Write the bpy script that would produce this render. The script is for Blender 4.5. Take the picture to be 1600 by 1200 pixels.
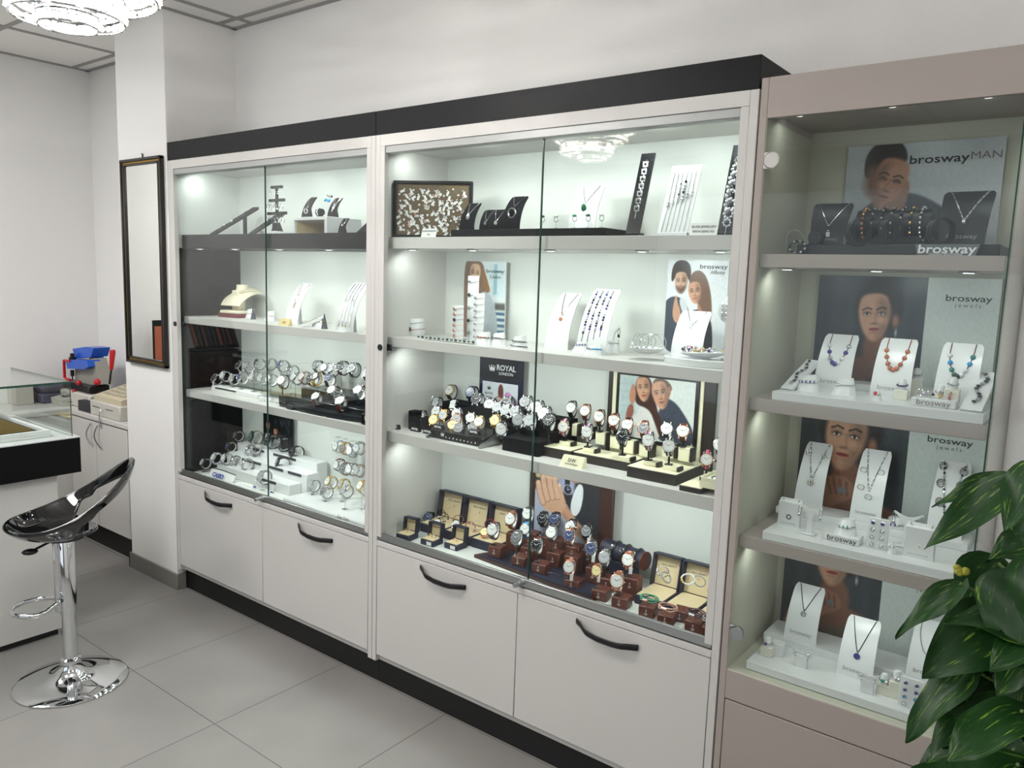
import bpy, bmesh, math, random
import numpy as np
from mathutils import Vector, Matrix, Euler
for o in list(bpy.data.objects): bpy.data.objects.remove(o)
SC = bpy.context.scene
COL = SC.collection
R = math.radians
PI = math.pi
rnd = random.Random(7)

# ------------------------------------------------------------------ camera
CAM = Vector((3.7272, -2.0614, 1.67)); FPX = 1225.31
YAW, PITCH, ROLL = .6541, -.1355, .032
_f = Vector((-math.sin(YAW)*math.cos(PITCH), math.cos(YAW)*math.cos(PITCH), math.sin(PITCH)))
_r = _f.cross(Vector((0,0,1))).normalized(); _u = _r.cross(_f)
CR = _r*math.cos(ROLL)+_u*math.sin(ROLL); CU = -_r*math.sin(ROLL)+_u*math.cos(ROLL)
cd = bpy.data.cameras.new('camera'); cam = bpy.data.objects.new('camera', cd); COL.objects.link(cam)
cd.sensor_width = 36; cd.lens = FPX/1600*36; cd.clip_start = .02
m3 = Matrix((CR, CU, -_f)).transposed()
cam.matrix_world = Matrix.Translation(CAM) @ m3.to_4x4()
SC.camera = cam
def at(px, py, **k):
    """the point of a plane x=, y= or z= seen at a photo position: used to measure the place"""
    d = _f*FPX + CR*(px-800) - CU*(py-600)
    (a, v), = k.items(); i = 'xyz'.index(a)
    return CAM + d*((v-CAM[i])/d[i])

# ------------------------------------------------------------------ view, world, lights
SC.view_settings.view_transform = 'Standard'; SC.view_settings.look = 'None'
SC.view_settings.gamma = 1; SC.view_settings.use_curve_mapping = False
SC.view_settings.exposure = 0.50
cy = SC.cycles
cy.max_bounces = 9; cy.diffuse_bounces = 4; cy.glossy_bounces = 4; cy.transmission_bounces = 4; cy.transparent_max_bounces = 14
cy.caustics_reflective = False; cy.caustics_refractive = False; cy.use_denoising = True
cy.sample_clamp_indirect = 4
w = bpy.data.worlds.new('world'); SC.world = w; w.use_nodes = True
w.node_tree.nodes['Background'].inputs[0].default_value = (.8,.86,1,1)
w.node_tree.nodes['Background'].inputs[1].default_value = .5
def area(name, loc, rot, sx, sy, watt, col=(1,1,1), shape='RECTANGLE', spread=180):
    l = bpy.data.lights.new(name, 'AREA'); l.shape = shape; l.size = sx; l.size_y = sy; l.energy = watt; l.color = col
    l.spread = R(spread)
    o = bpy.data.objects.new(name, l); o.location = loc; o.rotation_euler = rot; COL.objects.link(o); return o
CEIL = 2.881
WARM = (1,.93,.85)
# added unseen fill panels (their housings are built further down at the same places)
FILL_PANELS = [(.9,-2.35), (3.9,-1.2), (2.6,-3.0), (-.7,-1.7), (3.9,-4.3)]
for i,(x,y) in enumerate(FILL_PANELS):
    area('fill_panel_lamp', (x,y,CEIL-.03), (0,0,0), .58, .58, (17,4,11,27,9)[i], (1,.985,.97))
for k in range(12):   # the chandelier's own small bulbs
    rr_=(.205,.105)[k%2]; l = bpy.data.lights.new('chandelier_bulb','POINT'); l.energy = 3.3; l.color = (1,.985,.965); l.shadow_soft_size = .004
    o = bpy.data.objects.new('chandelier_bulb', l); o.location = (1.63+rr_*math.cos(k*PI/6), -1.13+rr_*math.sin(k*PI/6), (2.385,2.285)[k%2]); COL.objects.link(o)
# added fill standing in for daylight, far behind the camera
area('added_daylight_fill', (1.5,-5.15,1.5), (R(90),0,0), 3.0, 1.9, 4, (.93,.97,1))

# ------------------------------------------------------------------ materials
def lin(c):
    c = [x/255 for x in c]
    return tuple((x/12.92 if x <= .04045 else ((x+.055)/1.055)**2.4) for x in c)
MATS = {}
def mat(name, rgb, rough=.5, metal=0, bump=None, emit=0, spec=.5, var=None, coat=0):
    if name in MATS: return MATS[name]
    m = bpy.data.materials.new(name); m.use_nodes = True; nt = m.node_tree; b = nt.nodes['Principled BSDF']
    c = lin(rgb)+(1,)
    b.inputs['Base Color'].default_value = c; b.inputs['Roughness'].default_value = rough
    b.inputs['Metallic'].default_value = metal; b.inputs['Specular IOR Level'].default_value = spec
    b.inputs['Coat Weight'].default_value = coat
    if emit:
        b.inputs['Emission Color'].default_value = c; b.inputs['Emission Strength'].default_value = emit
    if bump or var:
        tc = nt.nodes.new('ShaderNodeTexCoord')
    if bump:
        s, st = bump; n = nt.nodes.new('ShaderNodeTexNoise'); n.inputs['Scale'].default_value = s; n.inputs['Detail'].default_value = 4
        bp = nt.nodes.new('ShaderNodeBump'); bp.inputs['Strength'].default_value = st; bp.inputs['Distance'].default_value = .003
        nt.links.new(tc.outputs['Object'], n.inputs['Vector']); nt.links.new(n.outputs['Fac'], bp.inputs['Height']); nt.links.new(bp.outputs['Normal'], b.inputs['Normal'])
    if var:
        s, rgb2 = var; n = nt.nodes.new('ShaderNodeTexNoise'); n.inputs['Scale'].default_value = s; n.inputs['Detail'].default_value = 5
        mx = nt.nodes.new('ShaderNodeMix'); mx.data_type = 'RGBA'; mx.inputs[6].default_value = c; mx.inputs[7].default_value = lin(rgb2)+(1,)
        nt.links.new(tc.outputs['Object'], n.inputs['Vector']); nt.links.new(n.outputs['Fac'], mx.inputs[0]); nt.links.new(mx.outputs[2], b.inputs['Base Color'])
    MATS[name] = m; return m
def glass(name, tint, ior=1.5, gloss=1.0):
    m = bpy.data.materials.new(name); m.use_nodes = True; nt = m.node_tree; nt.nodes.clear()
    o = nt.nodes.new('ShaderNodeOutputMaterial'); t = nt.nodes.new('ShaderNodeBsdfTransparent'); g = nt.nodes.new('ShaderNodeBsdfGlossy')
    mx = nt.nodes.new('ShaderNodeMixShader'); fr = nt.nodes.new('ShaderNodeFresnel'); fr.inputs[0].default_value = ior
    t.inputs[0].default_value = tint+(1,); g.inputs['Roughness'].default_value = 0.0; g.inputs[0].default_value = (gloss,gloss,gloss,1)
    ge = nt.nodes.new('ShaderNodeNewGeometry'); mr_ = nt.nodes.new('ShaderNodeMapRange'); mr_.inputs[3].default_value = ior; mr_.inputs[4].default_value = 1/ior
    nt.links.new(ge.outputs['Backfacing'], mr_.inputs[0]); nt.links.new(mr_.outputs[0], fr.inputs[0])
    nt.links.new(fr.outputs[0], mx.inputs[0]); nt.links.new(t.outputs[0], mx.inputs[1]); nt.links.new(g.outputs[0], mx.inputs[2]); nt.links.new(mx.outputs[0], o.inputs[0])
    MATS[name] = m; return m
GLASS = glass('pane_glass', (.955,.975,.965), 1.34)
ACRYL = glass('clear_acrylic', (.9,.93,.92), 1.5)
EDGE = mat('glass_edge', (38,72,62), .15)
wall_m = mat('wall_plaster', (236,235,233), .9, bump=(140,.55))
ceil_m = mat('ceiling_tile', (240,238,235), .95, bump=(300,.2))
tbar_m = mat('ceiling_bar', (150,148,145), .5)
white = mat('white_laminate', (208,206,203), .42)
whitein = mat('white_interior', (220,223,219), .4)
black = mat('black_laminate', (13,15,19), .5, spec=.22)
plinth_m = mat('black_plinth', (14,14,16), .5)
dark = mat('dark_grey_laminate', (58,63,66), .3)
dove = mat('dove_laminate', (168,158,152), .4)
dovein = mat('dove_interior', (188,187,172), .45)
alu = mat('brushed_aluminium', (188,192,192), .3, 1)
chrome = mat('chrome', (225,227,230), .06, 1)
steel = mat('steel', (205,207,210), .16, 1)
gold = mat('gold', (222,188,112), .2, 1)
rose = mat('rose_gold', (226,172,148), .2, 1)
gunm = mat('gunmetal', (70,72,78), .25, 1)
velvet = mat('black_velvet', (17,18,23), .85, spec=.2)
navy = mat('navy_card', (24,28,52), .55)
cream = mat('cream_leatherette', (228,220,196), .5)
dwcream = mat('cream_block', (238,234,204), .45)
tan = mat('tan_lining', (214,196,158), .7)
brown = mat('brown_leather', (92,44,32), .5, bump=(90,.3))
maroon = mat('burgundy', (108,30,38), .45)
paper = mat('white_card', (228,229,228), .55)
dispw = mat('white_display_gloss', (218,220,221), .3)
blackg = mat('gloss_black', (12,12,14), .05, coat=.6)
blackp = mat('black_plastic', (18,18,20), .35)
ink = mat('ink_dark', (46,48,54), .6)
inkl = mat('ink_light', (222,224,230), .5)
inkb = mat('ink_blue', (30,50,150), .6)
inkt = mat('ink_taupe', (120,112,104), .6)
mirror_m = mat('mirror_silver', (238,240,238), .0, 1)

# ------------------------------------------------------------------ mesh helper
class MB:
    def __init__(s): s.v=[]; s.f=[]; s.mi=[]; s.mats=[]
    def _m(s, m):
        if m is None: return 0
        if m not in s.mats: s.mats.append(m)
        return s.mats.index(m)
    def add(s, vs, fs, m=None, M=None):
        b = len(s.v); k = s._m(m)
        s.v += [tuple(M @ Vector(p)) if M is not None else tuple(p) for p in vs]
        s.f += [tuple(b+i for i in f) for f in fs]; s.mi += [k]*len(fs); return s
    def box(s, c, d, ch=0, m=None, M=None):
        hx,hy,hz = d[0]/2,d[1]/2,d[2]/2; cx,cy_,cz = c
        if not ch:
            vs=[(cx+a*hx,cy_+b*hy,cz+e*hz) for a in(-1,1) for b in(-1,1) for e in(-1,1)]
            return s.add(vs,[(0,1,3,2),(4,6,7,5),(0,4,5,1),(2,3,7,6),(0,2,6,4),(1,5,7,3)],m,M)
        ch=min(ch,hx*.9,hy*.9,hz*.9); vs=[]; ix={}
        for a in(-1,1):
            for b in(-1,1):
                for e in(-1,1):
                    for ax in range(3):
                        q=[a*(hx-ch),b*(hy-ch),e*(hz-ch)]; q[ax]+= (a,b,e)[ax]*ch
                        ix[(a,b,e,ax)]=len(vs); vs.append((cx+q[0],cy_+q[1],cz+q[2]))
        fs=[]
        for ax in range(3):
            o=[i for i in range(3) if i!=ax]
            for sg in(-1,1):
                q=[]
                for p,r_ in((-1,-1),(1,-1),(1,1),(-1,1)):
                    k=[0,0,0]; k[ax]=sg; k[o[0]]=p; k[o[1]]=r_; q.append(ix[(k[0],k[1],k[2],ax)])
                fs.append(tuple(q))
        for ax in range(3):
            o=[i for i in range(3) if i!=ax]
            for p in(-1,1):
                for r_ in(-1,1):
                    k0=[0,0,0]; k0[o[0]]=p; k0[o[1]]=r_; k1=list(k0); k0[ax]=-1; k1[ax]=1
                    fs.append((ix[(*k0,o[0])],ix[(*k1,o[0])],ix[(*k1,o[1])],ix[(*k0,o[1])]))
        for a in(-1,1):
            for b in(-1,1):
                for e in(-1,1): fs.append((ix[(a,b,e,0)],ix[(a,b,e,1)],ix[(a,b,e,2)]))
        return s.add(vs,fs,m,M)
    def bb(s, x0,x1,y0,y1,z0,z1, ch=0, m=None, M=None):
        return s.box(((x0+x1)/2,(y0+y1)/2,(z0+z1)/2),(abs(x1-x0),abs(y1-y0),abs(z1-z0)),ch,m,M)
    def tube(s, pts, r, n=8, closed=False, m=None, M=None):
        pts=[Vector(p) for p in pts]; N=len(pts)
        if closed: T=[(pts[(i+1)%N]-pts[i-1]).normalized() for i in range(N)]
        else: T=[(pts[min(i+1,N-1)]-pts[max(i-1,0)]).normalized() for i in range(N)]
        a=Vector((0,0,1)) if abs(T[0].z)<.9 else Vector((1,0,0)); nr=(a-T[0]*a.dot(T[0])).normalized(); vs=[]
        for i,p in enumerate(pts):
            nr=(nr-T[i]*nr.dot(T[i])).normalized(); b=T[i].cross(nr); rr=r[i] if isinstance(r,(list,tuple)) else r
            vs+=[p+(nr*math.cos(2*PI*j/n)+b*math.sin(2*PI*j/n))*rr for j in range(n)]
        fs=[]
        for i in range(N if closed else N-1):
            k=(i+1)%N
            fs+=[(i*n+j,i*n+(j+1)%n,k*n+(j+1)%n,k*n+j) for j in range(n)]
        if not closed: fs+=[tuple(range(n))[::-1],tuple((N-1)*n+j for j in range(n))]
        return s.add(vs,fs,m,M)
    def cyl(s, p0,p1,r0,r1=None,n=20,m=None,M=None): return s.tube([p0,p1],[r0,r0 if r1 is None else r1],n,False,m,M)
    def lathe(s, prof, n=28, m=None, M=None):
        vs=[];fs=[]; N=len(prof)
        for r_,z in prof: vs+=[(max(r_,1e-5)*math.cos(2*PI*j/n),max(r_,1e-5)*math.sin(2*PI*j/n),z) for j in range(n)]
        for i in range(N-1): fs+=[(i*n+j,i*n+(j+1)%n,(i+1)*n+(j+1)%n,(i+1)*n+j) for j in range(n)]
        fs+=[tuple(range(n))[::-1],tuple((N-1)*n+j for j in range(n))]
        return s.add(vs,fs,m,M)
    def ball(s, c, r, n=10, m=None, M=None):
        r=r if isinstance(r,(list,tuple)) else (r,r,r); k=max(4,n//2+1); vs=[];fs=[]
        for i in range(1,k):
            t=PI*i/k; vs+=[(c[0]+r[0]*math.sin(t)*math.cos(2*PI*j/n),c[1]+r[1]*math.sin(t)*math.sin(2*PI*j/n),c[2]+r[2]*math.cos(t)) for j in range(n)]
        T=len(vs); vs+=[(c[0],c[1],c[2]+r[2]),(c[0],c[1],c[2]-r[2])]
        for i in range(k-2): fs+=[(i*n+j,(i+1)*n+j,(i+1)*n+(j+1)%n,i*n+(j+1)%n) for j in range(n)]
        for j in range(n): fs+=[(T,j,(j+1)%n),(T+1,(k-2)*n+(j+1)%n,(k-2)*n+j)]
        return s.add(vs,fs,m,M)
    def surf(s, fn, nu, nv, th=0, m=None, M=None, closed_u=False):
        P=[[Vector(fn(i/nu,j/nv)) for j in range(nv+1)] for i in range(nu+(0 if closed_u else 1))]
        NU=len(P); W=nv+1; vs=[p for r_ in P for p in r_]; fs=[]
        for i in range(nu):
            k=(i+1)%NU
            fs+=[(i*W+j,k*W+j,k*W+j+1,i*W+j+1) for j in range(nv)]
        if th:
            Nn=[]
            for i in range(NU):
                for j in range(W):
                    a=P[(i+1)%NU if closed_u else min(i+1,NU-1)][j]-P[i-1 if (closed_u or i) else 0][j]; b=P[i][min(j+1,nv)]-P[i][max(j-1,0)]
                    n_=a.cross(b); Nn.append(n_.normalized() if n_.length>1e-12 else Vector((0,0,1)))
            o=len(vs); vs+=[vs[q]+Nn[q]*th for q in range(o)]
            fs+=[tuple(o+q for q in f[::-1]) for f in fs]
            for i in range(nu):
                k=(i+1)%NU
                for j in(0,nv): fs.append((i*W+j,k*W+j,o+k*W+j,o+i*W+j))
            if not closed_u:
                for i in(0,nu):
                    for j in range(nv): fs.append((i*W+j,i*W+j+1,o+i*W+j+1,o+i*W+j))
        return s.add(vs,fs,m,M)
    def prism(s, poly, z0, z1, m=None, M=None):
        n=len(poly); vs=[(x,y,z0) for x,y in poly]+[(x,y,z1) for x,y in poly]
        fs=[tuple(range(n))[::-1],tuple(range(n,2*n))]+[(i,(i+1)%n,n+(i+1)%n,n+i) for i in range(n)]
        return s.add(vs,fs,m,M)
    def mesh(s, name, m=None):
        me=bpy.data.meshes.new(name); me.from_pydata(s.v,[],s.f)
        ms = s.mats or [m]
        if m is not None and s.mats and m not in s.mats: pass
        for q in ms: me.materials.append(q)
        me.polygons.foreach_set('material_index', s.mi)
        me.polygons.foreach_set('use_smooth',[True]*len(me.polygons))
        b=bmesh.new(); b.from_mesh(me); bmesh.ops.recalc_face_normals(b,faces=b.faces); b.to_mesh(me); b.free()
        me.set_sharp_from_angle(angle=R(38)); me.update(); return me
    def obj(s, name, m=None, parent=None, loc=None, rot=None):
        return link(name, s.mesh(name, m), parent, loc, rot)
def link(name, me, parent=None, loc=None, rot=None, M=None):
    o=bpy.data.objects.new(name, me); COL.objects.link(o)
    if parent is not None: o.parent=parent
    if M is not None: o.matrix_basis=M
    if loc is not None: o.location=loc
    if rot is not None: o.rotation_euler=rot
    return o
def tag(o, label, cat, group=None):
    o['label']=label; o['category']=cat
    if group: o['group']=group
    return o
def thing(name, label, cat, loc=(0,0,0), rz=0, group=None):
    o=bpy.data.objects.new(name,None); o.empty_display_size=.05; COL.objects.link(o); o.location=loc; o.rotation_euler=(0,0,rz)
    return tag(o,label,cat,group)
def struct(o): o['kind']='structure'; return o
TEXTS={}
def text(body, size, m, parent, M, name='lettering', th=.0003, squash=1, bold=0, width=None):
    key=(body,size,m.name,squash,bold,width)
    if key not in TEXTS:
        c=bpy.data.curves.new('t','FONT'); c.body=body; c.size=size; c.align_x='CENTER'; c.align_y='CENTER'; c.extrude=th; c.resolution_u=3; c.offset=bold
        t=bpy.data.objects.new('t',c); COL.objects.link(t); dg=bpy.context.evaluated_depsgraph_get()
        me=bpy.data.meshes.new_from_object(t.evaluated_get(dg)); me.materials.clear(); me.materials.append(m)
        if squash!=1:
            for v in me.vertices: v.co.x*=squash
        if width:
            xs=[v.co.x for v in me.vertices]; k=width/(max(xs)-min(xs)); mx_=(max(xs)+min(xs))/2
            for v in me.vertices: v.co=((v.co.x-mx_)*k,v.co.y*k/squash if squash!=1 else v.co.y*k,v.co.z)
        bpy.data.objects.remove(t); TEXTS[key]=me
    return link(name,TEXTS[key],parent,M=M)
def face_on(x,y,z, rx=90, rz=0):   # matrix for lettering that stands upright facing -y
    return Matrix.Translation((x,y,z)) @ Matrix.Rotation(R(rz),4,'Z') @ Matrix.Rotation(R(rx),4,'X')

def ptext(body,pl,pr,py,y,m,parent,squash=1,bold=0):
    """lettering on an upright board at depth y, spanning the measured stretch"""
    A,B=at(pl,py,y=y),at(pr,py,y=y); q=(A+B)/2-Vector(parent.location); text(body,.03,m,parent,face_on(q.x,y-parent.location.y,q.z),squash=squash,bold=bold,width=B.x-A.x)

# ------------------------------------------------------------------ the room
def tile_floor():
    m=bpy.data.materials.new('floor_tiles'); m.use_nodes=True; nt=m.node_tree; b=nt.nodes['Principled BSDF']
    tc=nt.nodes.new('ShaderNodeTexCoord'); mp=nt.nodes.new('ShaderNodeMapping'); mp.inputs['Location'].default_value=(-.047,.565,0)
    br=nt.nodes.new('ShaderNodeTexBrick'); br.offset=0; br.inputs['Scale'].default_value=1; br.inputs['Brick Width'].default_value=.6; br.inputs['Row Height'].default_value=.6
    br.inputs['Mortar Size'].default_value=.0022; br.inputs['Mortar Smooth'].default_value=.3; br.inputs['Bias'].default_value=0
    br.inputs['Color1'].default_value=lin((142,140,137))+(1,); br.inputs['Color2'].default_value=lin((139,137,134))+(1,); br.inputs['Mortar'].default_value=lin((94,92,89))+(1,)
    n=nt.nodes.new('ShaderNodeTexNoise'); n.inputs['Scale'].default_value=3.5; n.inputs['Detail'].default_value=8
    rp=nt.nodes.new('ShaderNodeMapRange'); rp.inputs[3].default_value=.84; rp.inputs[4].default_value=1.12
    mx=nt.nodes.new('ShaderNodeMix'); mx.data_type='RGBA'; mx.blend_type='MULTIPLY'; mx.inputs[0].default_value=1
    nt.links.new(tc.outputs['Object'],mp.inputs[0]); nt.links.new(mp.outputs[0],br.inputs['Vector']); nt.links.new(tc.outputs['Object'],n.inputs['Vector'])
    nt.links.new(n.outputs['Fac'],rp.inputs[0]); nt.links.new(br.outputs['Color'],mx.inputs[6]); nt.links.new(rp.outputs[0],mx.inputs[7]); nt.links.new(mx.outputs[2],b.inputs['Base Color'])
    b.inputs['Roughness'].default_value=.42
    bp=nt.nodes.new('ShaderNodeBump'); bp.inputs['Strength'].default_value=.5; bp.inputs['Distance'].default_value=.002; bp.invert=True
    nt.links.new(br.outputs['Fac'],bp.inputs['Height']); nt.links.new(bp.outputs[0],b.inputs['Normal'])
    return m
XL,XR,YB,YF=-1.62,4.75,.385,-5.2
struct(MB().bb(XL-.1,XR+.1,YF-.1,YB+.1,-.1,0).obj('floor',tile_floor()))
struct(MB().bb(XL-.1,XR+.1,YF-.1,YB+.1,CEIL,CEIL+.1).obj('ceiling',ceil_m))
struct(MB().bb(XL-.1,XR+.1,YB,YB+.1,0,CEIL).obj('wall_back',wall_m))
struct(MB().bb(XL-.1,XL,YF,YB,0,CEIL).obj('wall_left',wall_m))
struct(MB().bb(XR,XR+.1,YF,YB,0,CEIL).obj('wall_right',wall_m))
struct(MB().bb(XL,XR,YF-.1,YF,0,CEIL).obj('wall_front',mat('taupe_plaster',(128,120,112),.9,bump=(140,.5))))
struct(MB().bb(-.485,-.006,0,YB+.05,0,CEIL+.02,.003).obj('wall_pillar',wall_m))
base_m=mat('baseboard_tile',(126,123,119),.45,var=(6,(114,111,107)))
struct(MB().bb(-.497,.006,-.012,0,0,.085,.002).bb(-.497,-.485,-.012,YB,0,.085,.002).bb(-.006,.006,0,.04,0,.085,.002).obj('baseboard_pillar',base_m))
tb=MB()
for k in range(-1,6):
    x=.163+1.19*k-.0
    if XL<x<XR: tb.bb(x-.013,x+.013,YF,YB,CEIL-.006,CEIL)
for k in range(0,10):
    y=.285-.583*k
    if y>YF: tb.bb(XL,XR,y-.012,y+.012,CEIL-.0055,CEIL)
struct(tb.obj('trim_1',tbar_m))
t2=MB().bb(XL,XL+.022,YF,YB,CEIL-.007,CEIL).bb(XL,XR,YB-.022,YB,CEIL-.007,CEIL)
t2.bb(-.507,.016,-.022,0,CEIL-.007,CEIL).bb(-.507,-.485,-.022,YB,CEIL-.007,CEIL).bb(-.006,.016,-.0,YB,CEIL-.007,CEIL)
struct(t2.obj('trim_2',tbar_m))
# unseen glowing window behind the camera, added for daylight
wn=struct(MB().bb(-.1,3.1,YF-.02,YF+.03,.5,2.5).obj('added_window_1',mat('added_glow_pane',(216,230,244),.3,emit=.22)))
fr=MB()
for x in (-.1,3.1): fr.bb(x-.03,x+.03,YF,YF+.06,.47,2.53)
fr.bb(-.13,3.13,YF,YF+.06,.44,.5).bb(-.13,3.13,YF,YF+.06,2.5,2.56); fr.obj('added_window_frame',mat('added_frame_grey',(150,150,150),.5),wn)
for i,(x,y) in enumerate(FILL_PANELS):  # out-of-view panels added on the ceiling to brighten the room
    t=thing('fill_panel',['added square fill panel over the middle of the shop floor','added square fill panel in the corner behind the potted plant','added square fill panel behind the black bar stool','added square fill panel near the staff side counter','added square fill panel by the added window'][i],'ceiling light',(x,y,CEIL-.022))
    MB().bb(-.31,.31,-.31,.31,.004,.022,.003).obj('housing',white,t)
    MB().bb(-.285,.285,-.285,.285,0,.004).obj('diffuser',mat('fill_diffuser',(255,248,238),.5,emit=1.5),t)

# ------------------------------------------------------------------ display cabinets
spot_e=mat('led_lens',(250,255,252),.3,emit=2)
def handle_mesh():
    # flat black bow handle, bent in three
    pts=[(-.113,.006),(-.088,.004),(-.055,-.010),(-.02,-.016),(.03,-.017),(.08,-.013),(.113,-.013)]
    def fn(u,v):
        t=u*(len(pts)-1); i=min(int(t),len(pts)-2); f=t-i
        x=pts[i][0]*(1-f)+pts[i+1][0]*f; z=pts[i][1]*(1-f)+pts[i+1][1]*f
        out=-.004-.026*min(1,math.sin(PI*min(max((x+.113)/.226,0),1))*1.6)
        a=v*2*PI; return (x,out+.004*math.cos(a)*1.0,z+.0105*math.sin(a))
    return MB().surf(fn,24,8).mesh('handle',blackp)
HM=handle_mesh()
def led(parent,x,y,z,wt):
    s=MB().lathe([(.0,0),(.021,0),(.022,-.002),(.021,-.004),(.0,-.004)],24).obj('led_spot',alu,parent,(x,y,z))
    MB().lathe([(0,-.004),(.012,-.004),(.012,-.005),(0,-.005)],24).obj('lens',spot_e,s)
    area('cabinet_led',(x,y,z-.012),(R(22),0,0),.05,.05,wt,(.93,1,.965),'DISK')
def cabinet(x0,x1,lab,shelves,div,first):
    c=thing('display_cabinet',lab,'display cabinet',(0,0,0))
    w_=.024
    sidein = MB()
    MB().bb(x0,x0+w_,0,YB-.005,.1125,2.175,.0015).obj('side_panel',white,c)
    MB().bb(x1-w_,x1,0,YB-.005,.1125,2.175,.0015).obj('side_panel',white,c)
    # inner cheeks of the showcase part
    if first:
        MB().bb(x0+w_,x0+w_+.004,.03,YB-.012,1.825,2.14).obj('inner_cheek',whitein,c)
        d=MB().bb(x0+w_,x0+w_+.004,.03,YB-.012,.61,1.76).obj('inner_cheek',mat('dark_cheek',(12,14,16),.2,spec=.15),c); d['label']='dark grey glossy side lining'
        d=MB().bb(x1-w_-.004,x1-w_,.05,YB-.012,1.825,2.14).obj('inner_cheek',black,c)
    MB().bb(x0+w_,x1-w_,YB-.012,YB-.004,.60,2.15).obj('back_panel',whitein,c)
    MB().bb(x0+w_,x1-w_,.0,YB-.012,2.134,2.175,.001).obj('top_panel',white,c)
    MB().bb(x0+w_,x0+.048,.0,.022,.637,2.134,.001).obj('frame_stile',white,c)
    MB().bb(x1-.048,x1-w_,.0,.022,.637,2.134,.001).obj('frame_stile',white,c)
    MB().bb(x0+w_,x1-w_,.019,YB-.012,.578,.62,.001).obj('bottom_panel',whitein,c)
    MB().bb(x0+w_,x1-w_,-.001,.019,.5985,.6195,.002).obj('front_moulding',white,c)
    MB().bb(x0+w_,x1-w_,.02,YB-.02,.1125,.14,.001).obj('base_panel',white,c)
    MB().bb(x0,x1,.043,.06,0,.1125).obj('plinth',plinth_m,c)
    o=MB().bb(x0,x1-.001,-.0,YB-.006,2.175,2.261,.001).obj('cornice',black,c); o['label']='black cornice board'
    # aluminium tracks
    MB().bb(x0+.048,x1-.048,.004,.045,2.108,2.134,.002).obj('top_track',mat('track_white',(168,170,169),.4,.2),c)
    MB().bb(x0+.03,x1-.03,.006,.016,.62,.652,.001).bb(x0+.03,x1-.03,.006,.046,.6195,.624).obj('bottom_track',alu,c)
    for z,h,mm in shelves:
        s=MB().bb(x0+w_+(.005 if first else 0),x1-w_-(.005 if first else 0),.05,YB-.012,z-h,z,.001).obj('shelf',mm,c)
        if mm is black: s['label']='black shelf board'
    # glass sliding doors
    for a,b,y,k in ((x0+.03,div,.030,0),(div-.012,x1-.03,.040,1)):
        MBp=MB().bb(a,b,y-.0025,y+.0025,.628,2.128).obj('glass_door',GLASS,c)
        e=b-.0012 if k==0 else a+.0012
        if k==0: MB().bb(e-.0018,e+.0018,y-.003,y+.003,.628,2.128).obj('glass_edge',EDGE,MBp)
        if k==0:
            for zz,xx in ((.637,div-.012),): # lock barrel
                MB().cyl((xx,.030,zz),(xx,-.012,zz),.011,n=16).cyl((xx,-.012,zz),(xx,-.034,zz),.008,n=12).bb(xx-.03,xx+.012,.014,.026,zz-.012,zz+.012,.002).obj('lock',alu,MBp)
    MBq=MB().cyl((x0+.034,.026,1.388),(x0+.034,-.004,1.388),.012,n=16).bb(x0+.03,x0+.07,.024,.029,1.375,1.4,.002).obj('lock_stop',gunm,c)
    # cupboard doors
    xm=(x0+x1)/2
    for a,b in ((x0+.026,xm-.0015),(xm+.0015,x1-.026)):
        d=MB().bb(a,b,.0,.018,.143,.596,.0015).obj('cupboard_door',white,c)
        link('handle',HM,d,loc=((a+b)/2+.006+(0.0 if a<xm-.5 or not first else .02),0,.568))
    zz=[2.134]+[s[0]-s[1] for s in shelves]
    for z,pw in zip(zz,(1.75,2.3,2.3,2.3)):
        for x,k in ((x0+.10,.30 if z>2 or not first else .15),(x0+.40,.85),(x0+.74,.85),(x0+1.08,.85),(x1-.12,.55)): led(c,x,.10,z,pw*k*(.42 if z>2 else .27))
    return c
cab1=cabinet(0,1.472,'white glass fronted cabinet standing against the pillar',[(1.825,.064,black),(1.425,.035,white),(1.055,.036,white)],.745,True)
cab2=cabinet(1.473,2.926,'white glass fronted cabinet with four white shelf levels, beside the dove grey showcase',[(1.805,.042,white),(1.425,.036,white),(1.055,.04,white)],2.222,False)

# dove grey showcase
sx0,sx1=2.931,3.525
sc=thing('jewellery_showcase','narrow dove grey glass showcase beside the variegated plant','showcase',(0,0,0))
MB().bb(sx0,sx0+.02,-.002,YB-.005,0,2.2,.0015).obj('side_panel',dove,sc)
MB().bb(sx0+.02,sx1-.0,YB-.013,YB-.005,.1,2.2).obj('back_panel',dovein,sc)
MB().bb(sx0+.02,sx0+.0215,.0,YB-.013,.585,2.098).obj('inner_cheek',dovein,sc)
MB().bb(sx0+.02,sx1,-.002,.016,2.098,2.2,.001).bb(sx1-.018,sx1,.016,YB-.013,2.098,2.2,.001).bb(sx0+.02,sx1-.018,.016,YB-.013,2.118,2.2).obj('header_panel',dove,sc)
MB().bb(sx0+.02,sx1,.0,YB-.013,.55,.585,.001).obj('bottom_panel',dovein,sc)
MB().bb(sx0+.02,sx1,-.002,.016,.497,.583,.001).obj('front_rail',dove,sc)
MB().bb(sx0+.022,sx1-.001,-.002,.016,.09,.493,.001).obj('cupboard_door',dove,sc)
MB().bb(sx1-.018,sx1,.016,YB-.013,.09,.585,.001).obj('side_panel',dove,sc)
MB().bb(sx0+.02,sx1,.03,.05,0,.09).obj('plinth',plinth_m,sc)
for z in (1.752,1.365,.977):
    MB().bb(sx0+.022,sx1-.012,.016,YB-.013,z-.035,z,.001).obj('shelf',dove,sc)
g=MB().bb(sx0+.022,sx1-.004,-.002,.003,.59,2.096).obj('glass_door',GLASS,sc)
MB().bb(sx1-.0065,sx1-.0035,-.003,.004,.59,2.096).obj('glass_edge',EDGE,g)
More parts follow.
